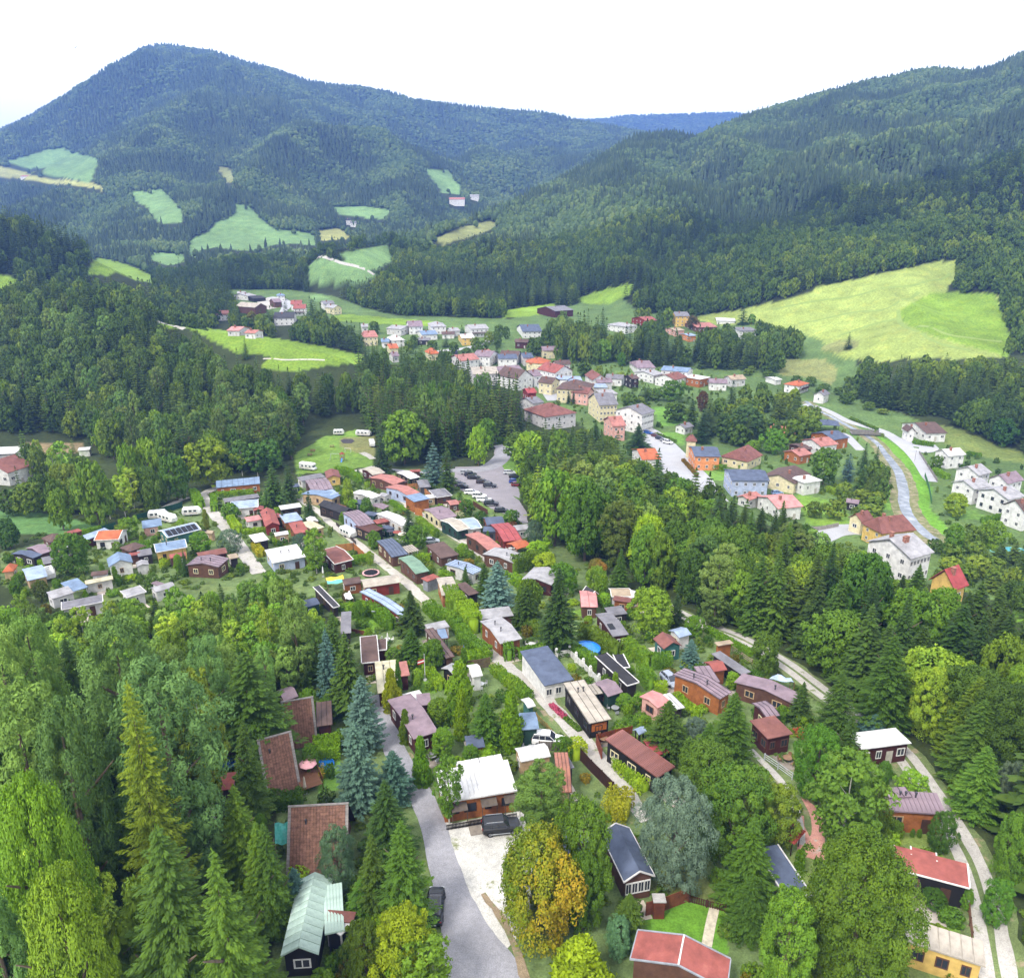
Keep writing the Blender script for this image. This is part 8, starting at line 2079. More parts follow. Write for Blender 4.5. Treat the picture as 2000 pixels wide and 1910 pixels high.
def parasol(p, col, label, closed=True):
 t = thing('parasol', label, 'parasol', p)
 mb = MB(); mb.bar((0, 0, 0), (0, 0, 2.5), .03, 6); mb.lathe([(.3, 0), (.3, .1), (0, .12)], 8); mb.build('pole', STEEL, t)
 mb = MB()
 if closed: mb.lathe([(.22, .95), (.2, 1.2), (.1, 2.3), (0, 2.6)], 8)
 else: mb.lathe([(1.15, 2.05), (1.1, 2.12), (0, 2.5)], 8)
 mb.build('canopy', mat(col, .8, .08), t)
parasol(at('R5', 620, 235), 'dcdad8', 'closed white parasol on the pale terrace')
parasol(at('R8', 605, 765), 'cfc4b4', 'closed beige parasol beside the A-frame steps')
parasol(at('R8', 628, 668), 'd8a0a4', 'open pink and white parasol on the A-frame deck', False)
parasol(at('R5', 1203, 335), '5a6a8a', 'closed blue-grey parasol by the long brown roof')
parasol(at('U3', 822, 790), 'dedcd8', 'closed white parasol beside the yellow and teal sheet roof')
parasol(at('R3', 250, 790), '3c3c48', 'open dark parasol on the terrace between white roofs', False)
parasol(at('R3', 300, 800), '8a4a40', 'open brick red parasol on the terrace between white roofs', False)
parasol(at('R3', 340, 815), 'd8d0b8', 'open cream parasol on the terrace between white roofs', False)
garden_table(at('R4', 790, 1530), 10, 'grey table and chairs on the terrace of the black ribbed cabin', '9a9c9e')
garden_table(at('R5', 1330, 560), 10, 'white table and chairs behind the lane hedge', 'd8d8d6')
garden_table(at('R3', 1330, 1625), 10, 'white table and chairs on the terrace of the reddish brown chalet')
garden_table(at('R3', 220, 1590), 0, 'white table and chairs beside the closed white parasol')
p = at('U3', 1405, 770); t = thing('trampoline', 'round trampoline with pink rim and safety net posts', 'trampoline', p)
mb = MB(); mb.lathe([(1.55, .68), (1.95, .66), (1.95, .58), (1.55, .6)], 24); mb.build('rim_pad', mat('c89a98', .6), t)
mb = MB(); mb.lathe([(0, .655), (1.56, .655)], 24); mb.build('mat', mat('15151a', .9), t)
mb = MB()
for k in range(6):
 a = k * 1.047; mb.bar((1.9 * math.cos(a), 1.9 * math.sin(a), 0), (1.9 * math.cos(a), 1.9 * math.sin(a), 2.5), .03, 5)
for k in range(24):
 a, b = k * .2618, (k + 1) * .2618
 mb.bar((1.9 * math.cos(a), 1.9 * math.sin(a), 2.5), (1.9 * math.cos(b), 1.9 * math.sin(b), 2.5), .025, 4)
mb.build('net_frame', mat('3c4044', .5), t)
FOOT.append((p.x, p.y, 2.2))
def pool(reg, x, y, r, h, col, label, sx=1.0):
 p = at(reg, x, y); t = thing('swimming_pool', label, 'pool', p)
 mb = MB(); mb.lathe([(r, 0), (r, h), (r - .12, h), (r - .12, h - .12)], 20, sx=sx); mb.build('rim', mat(col, .5, .1), t)
 mb = MB(); mb.lathe([(r - .1, h - .12), (0, h - .12)], 20, sx=sx); mb.build('water', mat({'2f74c8': '2f86d8'}.get(col, '5ab0c0'), .15, .1), t)
 FOOT.append((p.x, p.y, r * sx))
pool('R8', 728, 600, 1.1, .4, '2f74c8', 'blue paddling pool on the lawn beside the highest hedge')
pool('R4', 572, 1078, 2.4, 1.0, '2f74c8', 'round pool with bright blue cover behind the tall hedge')
pool('S4', 1820, 1455, 2.5, .3, '8fd0cc', 'turquoise swimming pool beside the long flat hedge', 2.2)
p = at('R5', 905, 505); t = thing('flagpole', 'white flagpole with a red and white flag on the lawn', 'flagpole', p)
H = solve_h(p, 'R5', 300); mb = MB(); mb.bar((0, 0, 0), (0, 0, H), .06, 8, 0, .04); mb.lathe([(.3, 0), (.3, .25), (0, .3)], 8); mb.build('pole', mat('dadada', .4), t)
for k, c in enumerate(('b02020', 'e0e0de', 'b02020')):
 mb = MB(); z = H - .9 - k * .25
 mb.poly([(-.06, 0, z), (-1.1, .1, z - .45), (-1.1, .1, z - .7), (-.06, 0, z - .25)]); mb.poly([(-.06, .01, z - .25), (-1.1, .11, z - .7), (-1.1, .11, z - .45), (-.06, .01, z)]); mb.build('flag_stripe', mat(c, .8, .05), t)
def pole(reg, x, y, yt, label, lamp=True):
 p = at(reg, x, y); t = thing('street_lamp' if lamp else 'utility_pole', label, 'lamp' if lamp else 'pole', p); H = solve_h(p, reg, yt)
 mb = MB(); mb.bar((0, 0, 0), (0, 0, H), .07, 8, 0, .05); mb.build('pole', mat('3a4048' if lamp else '6a5a4a', .5), t)
 mb = MB()
 if lamp: mb.box(-.7, .05, -.1, .1, H, H + .12)
 else: mb.box(-.9, .9, -.06, .06, H - .5, H - .4)
 mb.build('lamp_head' if lamp else 'crossarm', mat('9a9ea4', .4), t)
pole('U3', 1465, 1350, 1215, 'slim dark street lamp on the square lawn')
pole('U3', 1190, 470, 375, 'white headed street lamp beside the orange fence')
pole('S4', 915, 590, 490, 'wooden utility pole beside the riverside road', False)
pole('R6', 1260, 1395, 1330, 'low lamp with flat white head at the lane edge')
pole('S3', 1385, 190, 150, 'floodlight pole at the tennis court')
def sheet(reg, q, z, col, label, name='tarpaulin', col2=None, sag=.25):
 g = at(reg, q[0], q[1]); zg = g.z
 P = [on_plane(reg, q[i], q[i + 1], zg + z) for i in range(0, 8, 2)]
 c = sum(P, Vector()) / 4; t = thing(name, label, 'tarpaulin', (c.x, c.y, zg))
 for k, cc in enumerate([col] + ([col2] if col2 else [])):
  mb = MB(); n = 6; f0, f1 = (0, .5) if (col2 and k == 0) else (.5, 1) if col2 else (0, 1)
  k0 = len(mb.v)
  for i in range(n + 1):
   for j in range(n + 1):
    u, v = i / n, f0 + (f1 - f0) * j / n
    p = P[0].lerp(P[1], u).lerp(P[3].lerp(P[2], u), v) - c
    mb.v.append((p.x, p.y, z - sag * (4 * u * (1 - u)) * .5 + .1 * math.sin(u * 9 + v * 5)))
  for i in range(n):
   for j in range(n):
    a = i * (n + 1) + j; mb.f.append((a, a + n + 1, a + n + 2, a + 1)); mb.mi.append(0)
  mb.build('sheet', mat(cc, .55, .12), t)
 mb = MB()
 for p in P: mb.bar((p.x - c.x, p.y - c.y, -.2), (p.x - c.x, p.y - c.y, z), .05, 5)
 mb.build('poles', WOOD, t)
 FOOT.append((c.x, c.y, (P[1] - P[0]).length * .45))
sheet('R8', (100, 612, 185, 600, 192, 545, 105, 548), 2.2, '1e4fb4', 'bright blue tarpaulin between two red roofs')
sheet('U4', (455, 508, 588, 505, 585, 285, 448, 290), 2.3, '3d8f84', 'teal tarpaulin shelter beside the lowest A-frame')
sheet('U3', (875, 880, 1090, 850, 1060, 770, 850, 800), 2.3, '6ab8b4', 'yellow and teal sheet roof over a terrace', col2='d8be3c')
sheet('R7', (795, 492, 990, 520, 960, 490, 860, 452), 2.2, 'a8b8d8', 'pale blue pavilion tent beside the outer track', name='pavilion_tent')
sheet('U3', (1090, 1060, 1190, 1055, 1140, 960, 1070, 1000), 2.0, 'dcdcda', 'white sun sail beside the blue-grey spruce', name='sun_sail')
p = at('R8', 620, 690); t = thing('deck', 'brown wooden deck with railing beside the middle A-frame', 'deck', (p.x, p.y, p.z), R(-62))
pl = MB(); pl.box(-2.6, 2.6, -.085, .085, .9, .94); plm = pl.mesh('plank', mat('7a543c', .8, .2, 2))
for k in range(14):
 o = link('plank', plm, t); o.location = (0, -1.3 + k * .19, 0)
mb = MB()
for k in range(18): mb.box(-2.6 + k * .3, -2.55 + k * .3, 1.33, 1.37, .95, 1.8)
mb.bar((-2.6, 1.35, 1.82), (2.6, 1.35, 1.82), .05, 4)
for x in (-2.5, 0, 2.5):
 for y in (-1.2, 1.3): mb.bar((x, y, -.3), (x, y, .95), .06, 4)
mb.build('railing', mat('5c3424', .8, .2), t)
p = at('R8', 460, 775); mb = MB(); mb.box(-1.1, 1.1, -.6, .6, .02, .06); rg = mb.build('rug', mat('7a8ab0', .9, .4, 6, second='d8c8c0'), loc=p, rz=.3); tag(rg, 'patterned blue rug on the deck below the tile roof', 'rug')
def flowers(reg, pts, w, h, label, col, n=900, name='flower_bed'):
 P = [at(reg, pts[i], pts[i + 1]) for i in range(0, len(pts), 2)]; c = P[0]
 C = []
 for a, b in zip(P, P[1:]):
  k = n // (len(P) - 1); u = RNG.random(k)
  d = (b - a).normalized(); nn = Vector((-d.y, d.x, 0)); o = (RNG.random(k) - .5) * w
  C.append(np.stack([a.x + (b.x - a.x) * u + nn.x * o - c.x, a.y + (b.y - a.y) * u + nn.y * o - c.y, a.z + (b.z - a.z) * u - c.z + RNG.random(k) * h + .05], 1))
 C = np.concatenate(C); k = len(C)
 V, lv = leaves(C, RNG.normal(size=(k, 3)), RNG.normal(size=(k, 3)), np.full(k, .11), np.full(k, .09))
 t = thing(name, label, 'flowers', c)
 link('blossoms', leaf_mesh('blossoms', V[: (k // 2) * 4], lv[: (k // 2) * 4], mat(col, .8, .1)), t)
 o = link('leaves', leaf_mesh('leaves', V[(k // 2) * 4:] - np.array([0, 0, .08]), lv[(k // 2) * 4:], FM['hedge']), t)
flowers('R6', (690, 700, 800, 800, 915, 900), .9, .5, 'long strip of pink flowers between lane and black ribbed cabin', 'b8506a', 2600)
flowers('R6', (1165, 1150, 1215, 1165), 1.6, 1.7, 'white flowering shrub beside the reddish fence', 'dcd8b8', 1400, 'flowering_shrub')
flowers('R6', (1670, 1130, 1760, 1140), 1.6, 1.3, 'purple and white flowers behind the red carport', '9a5ab0', 900, 'flowering_shrub')
flowers('R7', (1000, 900, 1060, 960), 1.5, .8, 'red and yellow flowers beside the clipped dark hedge', 'b04030', 700)
flowers('R5', (100, 1180, 110, 1270), 1.0, .9, 'yellow flowers beside the paddling pool lawn', 'd0b030', 500)
flowers('R5', (1660, 985, 1760, 975), .8, .6, 'red flowers under the green pavilion', 'b03828', 500)
flowers('T6', (1225, 742, 1285, 750), 3, 1.6, 'cream flowering bush beside the plum coloured roof', 'd8d4a8', 700, 'flowering_shrub')
r = ray(*px('T1', 288, 184)); p = Vector(r * 95) + Vector((0, 0, CAM_H))
t = thing('bird', 'dark bird flying beside the mountain', 'bird', p, R(20))
mb = MB(); mb.lathe([(0, -.22), (.05, -.1), (.06, .05), (.03, .16), (0, .2)], 6); o = mb.build('body', mat('2a2624', .8), t); o.rotation_euler = (math.pi / 2, 0, 0)
for s in (-1, 1):
 mb = MB(); mb.poly([(0, .08, 0), (s * .25, .1, .2), (s * .42, -.05, .34), (s * .2, -.1, .14), (0, -.08, 0)]); mb.build('wing', mat('2a2624', .8), t)
a, b = at('S4', 300, 330), at('S4', 580, 345)
t = thing('bridge', 'low road bridge crossing the river', 'bridge', (a + b) / 2, math.atan2((b - a).y, (b - a).x))
L = (b - a).length
mb = MB(); mb.box(-L / 2, L / 2, -2, 2, .4, .8); mb.build('deck', mat('8a8680', .8, .2), t)
for s in (-1, 1):
 mb = MB(); mb.box(-L / 2, L / 2, s * 2 - .12, s * 2 + .12, .8, 1.7); mb.build('parapet', mat('7c7872', .8, .2), t)
PATIO_M = [mat('b8aea4', .9, .25, 1.4, bump=.2), mat('a89c92', .9, .25, 1.2), mat('c4b8a8', .9, .2, 1.4), mat('8e8478', .9, .3, 1)]
cabins = [o for o in COL.objects if o.parent is None and o.get('category') in ('chalet', 'cabin') and o.location.y < 330]
rnd = random.Random(5)
def near_px(o): return px_per_m(o.location) * .512
def short(lb, n=10):
 w = lb.split()[:n]
 while w[-1] in ('with', 'and', 'the', 'a', 'of', 'its', 'under', 'on', 'in', 'beside', 'at', 'to', 'by', 'behind', 'next', 'between', 'above', 'below', 'near', 'big', 'small', 'dark', 'pale', 'long', 'green', 'blue', 'orange', 'white', 'bright', 'brown', 'grey', 'light', 'half', 'joined', 'rust', 'one', 'steel', 'slate', 'tall', 'first', 'second', 'end'): w.pop()
 return ' '.join(w)
n_bush = 0
BUSHLOOK = [('round green bush', (1.2, 1.4, .8)), ('dark leafy bush', (.75, .95, .7)), ('yellow-green bush', (1.9, 1.9, .7)), ('pale bush', (1.5, 1.7, 1.2)), ('reddish bush', (1.6, .8, .6)), ('spreading low bush', (1.0, 1.2, .7))]
TREELOOK = [('small fruit tree', 'broad', (1.3, 1.5, .9)), ('young leafy tree', 'broad', (1.5, 1.7, .8)), ('little dark conifer', 'spruce', (.8, .95, .7)), ('clipped green cypress', 'thuja', (1, 1.1, .7)), ('young birch', 'birch', (.8, .9, .7))]
for o in cabins:
 dims = [c for c in o.children if c.name.startswith('roof')]
 if not dims: continue
 bb = np.array([v[:] for v in dims[0].bound_box]); wx, wy = np.ptp(bb[:, 0]) / 2, np.ptp(bb[:, 1]) / 2
 rz = o.rotation_euler.z; ca_, sa_ = math.cos(rz), math.sin(rz)
 def w2(u, v): return (o.location.x + ca_ * u - sa_ * v, o.location.y + sa_ * u + ca_ * v)
 if rnd.random() < .75:
  sd = rnd.choice((-1, 1)); d = rnd.uniform(2, 3.6); l0, l1 = -wx * rnd.uniform(.3, .9), wx * rnd.uniform(.3, .9)
  mb = MB(); n = 5
  for i in range(n + 1):
   for v in (wy, wy + d):
    X_, Y_2 = w2(l0 + (l1 - l0) * i / n, sd * v); mb.v.append((X_, Y_2, gz(X_, max(Y_2, 36)) + .07))
  for i in range(n): mb.f.append((2 * i, 2 * i + 1, 2 * i + 3, 2 * i + 2)); mb.mi.append(0)
  pt = mb.build('patio', rnd.choice(PATIO_M))
  if pt.data.polygons[0].normal.z < 0: pt.data.flip_normals()
  tag(pt, 'paved terrace beside the ' + short(o['label']), kind='structure')
  if rnd.random() < .3:
   X_, Y_2 = w2((l0 + l1) / 2, sd * (wy + d * .5)); q = Vector((X_, Y_2, gz(X_, Y_2)))
   if o.location.y > 75 and (cam.location.xy - q.xy).length > 0:
    garden_table(q, rnd.random() * 90, 'garden table with chairs by the ' + short(o['label']), rnd.choice(('d6d4d0', '8a6c50', '9a9c9e')))
 if rnd.random() < .5:
  for _ in range(8):
   sx_, sy_ = rnd.choice((-1, 1)), rnd.choice((-1, 1)); X_, Y_2 = w2(sx_ * (wx + rnd.uniform(1.4, 4)), sy_ * rnd.uniform(.3, 1.3) * wy)
   if Y_2 < 60 or any((cx - X_) ** 2 + (cy_ - Y_2) ** 2 < (r_ + 1.5) ** 2 for cx, cy_, r_ in FOOT + PLACED) or any((a_[0] - X_) ** 2 + (a_[1] - Y_2) ** 2 < (w_ / 2 + 1.7) ** 2 for L_, w_ in ROADLINES for a_ in L_): continue
   x_, y_ = proj(X_, Y_2, gz(X_, Y_2)); cn, wc, rc = rnd.choice((('small wooden', 'wood', 'brown'), ('small dark', 'dark', 'grey'), ('small pale', 'pale', 'lgrey'), ('small red roofed', 'brown', 'red'), ('small green', 'green', 'dblue'), ('small white roofed', 'tan', 'white')))
   bld('F', [x_ * .982, y_ * .982], 2.2, rnd.choice(('gx', 'shed', 'flat')), .45, wc, rc, '%s shed beside the %s' % (cn, short(o['label'])), name='shed', cat='shed', dims=(rnd.uniform(2.6, 4.2), rnd.uniform(2.2, 3.2)), spin=math.degrees(rz) + rnd.choice((0, 90)), ov=.15)
   break
 used_l = set()
 for k in range(rnd.randint(4, 7)):
  ang = rnd.random() * 6.283; m_ = max(abs(math.cos(ang)) / (wx + .1), abs(math.sin(ang)) / (wy + .1)); rr = 1 / m_
  u, v = math.cos(ang) * (rr + rnd.uniform(1.2, 5.0)), math.sin(ang) * (rr + rnd.uniform(1.2, 5.0))
  X_, Y_2 = w2(u, v)
  if Y_2 < 45: continue
  rad = rnd.uniform(.7, 1.5); bad = False
  for (cx, cy_, r_) in FOOT:
   if (cx - X_) ** 2 + (cy_ - Y_2) ** 2 < (r_ + rad * .6) ** 2: bad = True; break
  if bad: continue
  for (cx, cy_, r_) in PLACED:
   if (cx - X_) ** 2 + (cy_ - Y_2) ** 2 < (.5 * (r_ + rad)) ** 2: bad = True; break
  if bad: continue
  for L_, w_ in ROADLINES:
   if any((a_[0] - X_) ** 2 + (a_[1] - Y_2) ** 2 < (w_ / 2 + rad * .4) ** 2 for a_ in L_): bad = True; break
  if bad or any(in_poly(np.array([X_]), np.array([Y_2]), A_)[0] for A_ in AREAS): continue
  q = Vector((X_, Y_2, gz(X_, Y_2)))
  where = short(o['label'])
  if rnd.random() < .8 and n_bush < 290:
   lk, tn = rnd.choice(BUSHLOOK)
   if lk in used_l: continue
   used_l.add(lk); n_bush += 1
   tree('bush', q, rnd.uniform(.9, 2.4), rad, '%s beside the %s' % (lk, where), None, tn)
  else:
   lk, kd, tn = rnd.choice(TREELOOK)
   if lk in used_l: continue
   used_l.add(lk)
   tree(kd, q, rnd.uniform(2.6, 4.6), rnd.uniform(.8, 1.5) if kd != 'thuja' else .55, '%s beside the %s' % (lk, where), None, tn)
print('bushes', n_bush)
# ------------------------------------------------------------------ woods
def far_cone(name, seed):
 r = np.random.default_rng(seed)
 mb = MB()
 n = 7
 for t, (z0, z1, rr) in enumerate(((1.5, 8, 3.0), (5, 12, 2.3), (9, 16, 1.45))):
  k = len(mb.v)
  for i in range(n):
   a = 6.283 * (i + r.random() * .5) / n
   q = rr * (.75 + .5 * r.random())
   mb.v.append((math.cos(a) * q, math.sin(a) * q, z0 + r.random() * 1.2))
  mb.v.append(((r.random() - .5) * .4, (r.random() - .5) * .4, z1))
  for i in range(n):
   mb.f.append((k + i, k + (i + 1) % n, k + n)); mb.mi.append(0)
 me = mb.mesh(name, FM['farc'])
 lvcol(me, r)
 return me
def lvcol(me, r):
 ca = me.color_attributes.new('lv', 'FLOAT_COLOR', 'POINT')
 v = r.random(len(me.vertices)); c = np.ones((len(v), 4)); c[:, :3] = v[:, None]
 ca.data.foreach_set('color', c.ravel())
def far_blob(name, seed):
 r = np.random.default_rng(seed)
 V, F = [], []
 def ico():
  import bmesh
  bm = bmesh.new(); bmesh.ops.create_icosphere(bm, subdivisions=2, radius=1)
  v = [tuple(x.co) for x in bm.verts]; f = [tuple(p.index for p in q.verts) for q in bm.faces]; bm.free()
  return v, f
 v, f = ico()
 mb = MB()
 for c, rr in (((0, 0, 6.2), 3.4), ((1.9, .6, 5.2), 2.6), ((-1.5, 1.4, 5.6), 2.6), ((-.3, -2, 5.0), 2.7)):
  k = len(mb.v)
  for p in v:
   q = rr * (.78 + .42 * r.random())
   mb.v.append((c[0] + p[0] * q, c[1] + p[1] * q, max(.6, c[2] + p[2] * q * 1.15)))
  for t in f: mb.f.append(tuple(k + i for i in t)); mb.mi.append(0)
 me = mb.mesh(name, FM['farb']); lvcol(me, r)
 return me
FARP = dict(spruce=[(far_cone('far_spruce', i), 16, 3.) for i in range(4)], broad=[(far_blob('far_tree', i + 20), 10.5, 4.4) for i in range(3)])
def stuff(name, label, protos_, P, H, RR, mesh_kind='forest'):
 """one object whose points each carry one tree of the wood"""
 if len(P) == 0: return
 me = bpy.data.meshes.new(name)
 me.from_pydata([tuple(p) for p in P], [], [])
 n = len(P)
 idx = RNG.integers(0, len(protos_), n)
 h0 = np.array([q[1] for q in protos_])[idx]; r0 = np.array([q[2] for q in protos_])[idx]
 s = np.stack([RR / r0, RR / r0, H / h0], 1)
 a = me.attributes.new('scl', 'FLOAT_VECTOR', 'POINT'); a.data.foreach_set('vector', s.ravel())
 rot = np.zeros((n, 3)); rot[:, 2] = RNG.random(n) * 6.283; rot[:, :2] = (RNG.random((n, 2)) - .5) * .08
 a = me.attributes.new('rot', 'FLOAT_VECTOR', 'POINT'); a.data.foreach_set('vector', rot.ravel())
 a = me.attributes.new('idx', 'INT', 'POINT'); a.data.foreach_set('value', idx.astype(np.int32))
 o = link(name, me); tag(o, label, kind='stuff')
 coll = bpy.data.collections.new(name + '_kinds')
 for i, q in enumerate(protos_):
  po = bpy.data.objects.new('%s_kind_%02d' % (name, i), q[0]); coll.objects.link(po)
 ng = bpy.data.node_groups.new(name, 'GeometryNodeTree')
 ng.interface.new_socket('Geometry', in_out='INPUT', socket_type='NodeSocketGeometry')
 ng.interface.new_socket('Geometry', in_out='OUTPUT', socket_type='NodeSocketGeometry')
 N = ng.nodes; Lk = ng.links
 gi, go = N.new('NodeGroupInput'), N.new('NodeGroupOutput')
 ip = N.new('GeometryNodeInstanceOnPoints'); ci = N.new('GeometryNodeCollectionInfo')
 ci.inputs['Collection'].default_value = coll
 ci.inputs['Separate Children'].default_value = True
 ci.inputs['Reset Children'].default_value = True
 def attr(nm, dt):
  a_ = N.new('GeometryNodeInputNamedAttribute'); a_.data_type = dt; a_.inputs['Name'].default_value = nm
  return a_.outputs[0]
 Lk.new(gi.outputs[0], ip.inputs['Points']); Lk.new(ci.outputs[0], ip.inputs['Instance'])
 ip.inputs['Pick Instance'].default_value = True
 Lk.new(attr('idx', 'INT'), ip.inputs['Instance Index'])
 er = N.new('FunctionNodeEulerToRotation'); Lk.new(attr('rot', 'FLOAT_VECTOR'), er.inputs[0])
 Lk.new(er.outputs[0], ip.inputs['Rotation'])
 Lk.new(attr('scl', 'FLOAT_VECTOR'), ip.inputs['Scale'])
 Lk.new(ip.outputs[0], go.inputs[0])
 md = o.modifiers.new('trees', 'NODES'); md.node_group = ng
 return o
WOODS = [
 (PP('F', 1280, 1185, 1400, 1232, 1500, 1285, 1570, 1335, 1620, 1400, 1590, 1400, 1520, 1350, 1430, 1295, 1290, 1220), 4.0, dict(broad=.6, spruce=.4), (5, 9), (1.6, 2.6), 'in the strip between cabins and outer track'),
 (PP('F', -250, 1225, 150, 1235, 330, 1215, 520, 1172, 610, 1190, 640, 1260, 600, 1340, 500, 1400, 300, 1440, -250, 1440), 3.6, dict(birch=.46, pine=.22, broad=.2, spruce=.12), (7, 11), (1.6, 2.5), 'in the young wood below the flat roofed camp cabins'),
 (PP('F', -300, 1420, 300, 1425, 520, 1380, 545, 1310, 640, 1290, 670, 1330, 600, 1345, 530, 1400, 430, 1440, 400, 1560, 410, 1680, 470, 1760, 520, 1890, 500, 2400, -400, 2400), 4.4, dict(pine=.4, spruce=.4, birch=.1, broad=.1), (12, 18), (2.4, 3.4), 'in the tall mixed wood beside the A-frame cabins'),
 (PP('F', -250, 540, 250, 600, 330, 660, 400, 720, 500, 760, 600, 775, 690, 780, 740, 770, 720, 800, 600, 800, 570, 850, 560, 900, 450, 905, 380, 925, 190, 880, 150, 845, 60, 835, -250, 830), 5.6, dict(spruce=.46, broad=.36, pine=.18), (13, 21), (2.6, 4.2), 'on the wooded slope behind the camp'),
 (PP('F', 690, 745, 1000, 760, 1010, 850, 940, 870, 820, 888, 735, 880, 700, 810), 5.0, dict(spruce=.84, broad=.1, pine=.06), (18, 24), (2.6, 3.8), 'in the dense spruce grove between camp and town'),
 (PP('F', 990, 880, 1060, 870, 1150, 890, 1240, 945, 1340, 1005, 1500, 1085, 1640, 1150, 1800, 1200, 1990, 1300, 2150, 1360, 2300, 1700, 2100, 1900, 1960, 1800, 1935, 1700, 1870, 1560, 1760, 1425, 1600, 1315, 1500, 1250, 1400, 1200, 1290, 1140, 1180, 1100, 1080, 1040, 1015, 1000, 1010, 920), 5.2, dict(spruce=.46, broad=.44, pine=.07, larch=.03), (12, 17), (2.8, 4.4), 'in the wood belt between camp and river town'),
 (PP('F', -100, 880, 30, 900, 160, 905, 190, 960, 330, 965, 330, 985, 200, 1000, -100, 985), 6.5, dict(broad=.7, birch=.2, spruce=.1), (9, 15), (2.2, 3.6), 'in the row of trees behind the overgrown meadow'),
 (PP('F', 1050, 652, 1200, 645, 1400, 655, 1560, 660, 1610, 690, 1560, 720, 1300, 705, 1180, 700, 1060, 700), 5.8, dict(spruce=.45, broad=.4, pine=.15), (15, 21), (2.6, 4.), 'in the wooded bank across the middle of the town'),
 (PP('F', 470, 640, 560, 655, 700, 670, 705, 690, 660, 697, 560, 668, 480, 650), 5.5, dict(spruce=.7, broad=.3), (14, 20), (2.8, 4.), 'in the dark row above the bright pasture'),
 (PP('F', 1640, 735, 1700, 715, 1990, 735, 2100, 760, 2100, 900, 1990, 880, 1880, 850, 1800, 800, 1700, 790, 1650, 770), 5.8, dict(spruce=.6, broad=.4), (13, 19), (2.8, 4.2), 'in the dark wood above the riverside road'),
 (PP('F', 1290, 790, 1450, 770, 1560, 800, 1590, 850, 1500, 870, 1400, 860, 1300, 850), 9, dict(broad=.6, spruce=.4), (10, 16), (3, 4.6), 'in the park beside the tennis court'),
 (PP('F', 1000, 650, 1050, 640, 1060, 700, 1240, 740, 1280, 760, 1220, 800, 1100, 720, 1000, 700), 8, dict(broad=.8, spruce=.2), (6, 11), (2.2, 3.8), 'in the gardens at the back of the town'),
 (PP('F', 430, 600, 480, 600, 600, 640, 700, 640, 980, 640, 960, 690, 870, 690, 720, 680, 640, 650, 470, 640), 10, dict(broad=.75, spruce=.25), (6, 11), (2.2, 3.8), 'between the upper village houses'),
 (PP('F', 1200, 610, 1340, 600, 1440, 640, 1200, 640), 11, dict(broad=.7, spruce=.3), (8, 13), (2.4, 4.), 'around the villas below the wide pasture'),
 (PP('F', 1400, 700, 1640, 720, 1700, 800, 1560, 760, 1460, 740), 10, dict(broad=.9, spruce=.1), (3, 7), (1.8, 3.2), 'on the scrubby slope under the wide pasture'),
 (PP('F', 1560, 1000, 1720, 880, 1700, 960, 1690, 990, 1620, 1010), 6, dict(broad=.75, spruce=.25), (5, 11), (1.8, 3.4), 'in the garden strip beside the river'),
 (PP('F', 1780, 1060, 1880, 1010, 1990, 1040, 1990, 1200, 1900, 1150, 1800, 1110), 6, dict(broad=.8, spruce=.2), (4, 9), (1.8, 3.4), 'in the gardens downstream of the red gable roof'),
]
def clear_of(X, Y, rad):
 ok = np.ones(len(X), bool)
 for L, w in ROADLINES:
  A = np.array(L)
  if len(A) > 60: A = A[::2]
  for k in range(0, len(X), 4000):
   d = np.sqrt(((X[k:k + 4000, None] - A[None, :, 0]) ** 2 + (Y[k:k + 4000, None] - A[None, :, 1]) ** 2).min(1))
   ok[k:k + 4000] &= d > w / 2 + np.minimum(rad[k:k + 4000] * .45, 1.6)
 for A in AREAS:
  ok &= ~in_poly(X, Y, A)
 for (cx, cy, r) in FOOT:
  ok &= (X - cx) ** 2 + (Y - cy) ** 2 > (r + rad * .7) ** 2
 for (tx, ty, r) in PLACED:
  ok &= (X - tx) ** 2 + (Y - ty) ** 2 > (.62 * (r + rad)) ** 2
 return ok
CAND = {}
def view_boxes():
 B = []
 for o in list(COL.objects):
  if o.parent is not None or o.get('category') not in ('house', 'chalet', 'barn', 'cabin', 'guesthouse', 'shed', 'hall', 'farm', 'tower', 'car', 'caravan', 'motorhome', 'church', 'canopy', 'shelter', 'pavilion'): continue
  M = Matrix.Translation(o.location) @ Matrix.Rotation(o.rotation_euler.z, 4, 'Z')
  pts = []
  for c in o.children:
   if c.type == 'MESH':
    Mc = M @ Matrix.LocRotScale(c.location, c.rotation_euler, c.scale)
    pts += [Mc @ Vector(v) for v in c.bound_box]
  if not pts: continue
  q = [proj(p.x, max(p.y, 5), p.z) for p in pts]
  xs = [a[0] for a in q]; ys = [a[1] for a in q]
  B.append((min(xs), max(xs), min(ys), max(ys), o.location.y))
 return B
VB = []
def hides(P, H, RR, frac=.3):
 if not VB: VB.extend(view_boxes())
 x0, y0 = proj(P[:, 0], P[:, 1], P[:, 2]); x1, y1 = proj(P[:, 0], P[:, 1], P[:, 2] + H)
 r = RR * FOC / (P[:, 1] * cT - (P[:, 2] + H / 2 - CAM_H) * sT) * .75
 bad = np.zeros(len(P), bool)
 for (a, b, c, d, Yb) in VB:
  w = np.minimum(x1 + r, b) - np.maximum(x1 - r, a); h = np.minimum(y0, d) - np.maximum(y1 + (y0 - y1) * .08, c)
  ov = np.maximum(w, 0) * np.maximum(h, 0)
  bad |= (ov > frac * min((b - a) * (d - c), 1e9)) & (P[:, 1] < Yb)
  bad |= (ov > frac * 2 * r * (y0 - y1)) & (P[:, 1] < Yb)
 return bad
CAND = {}
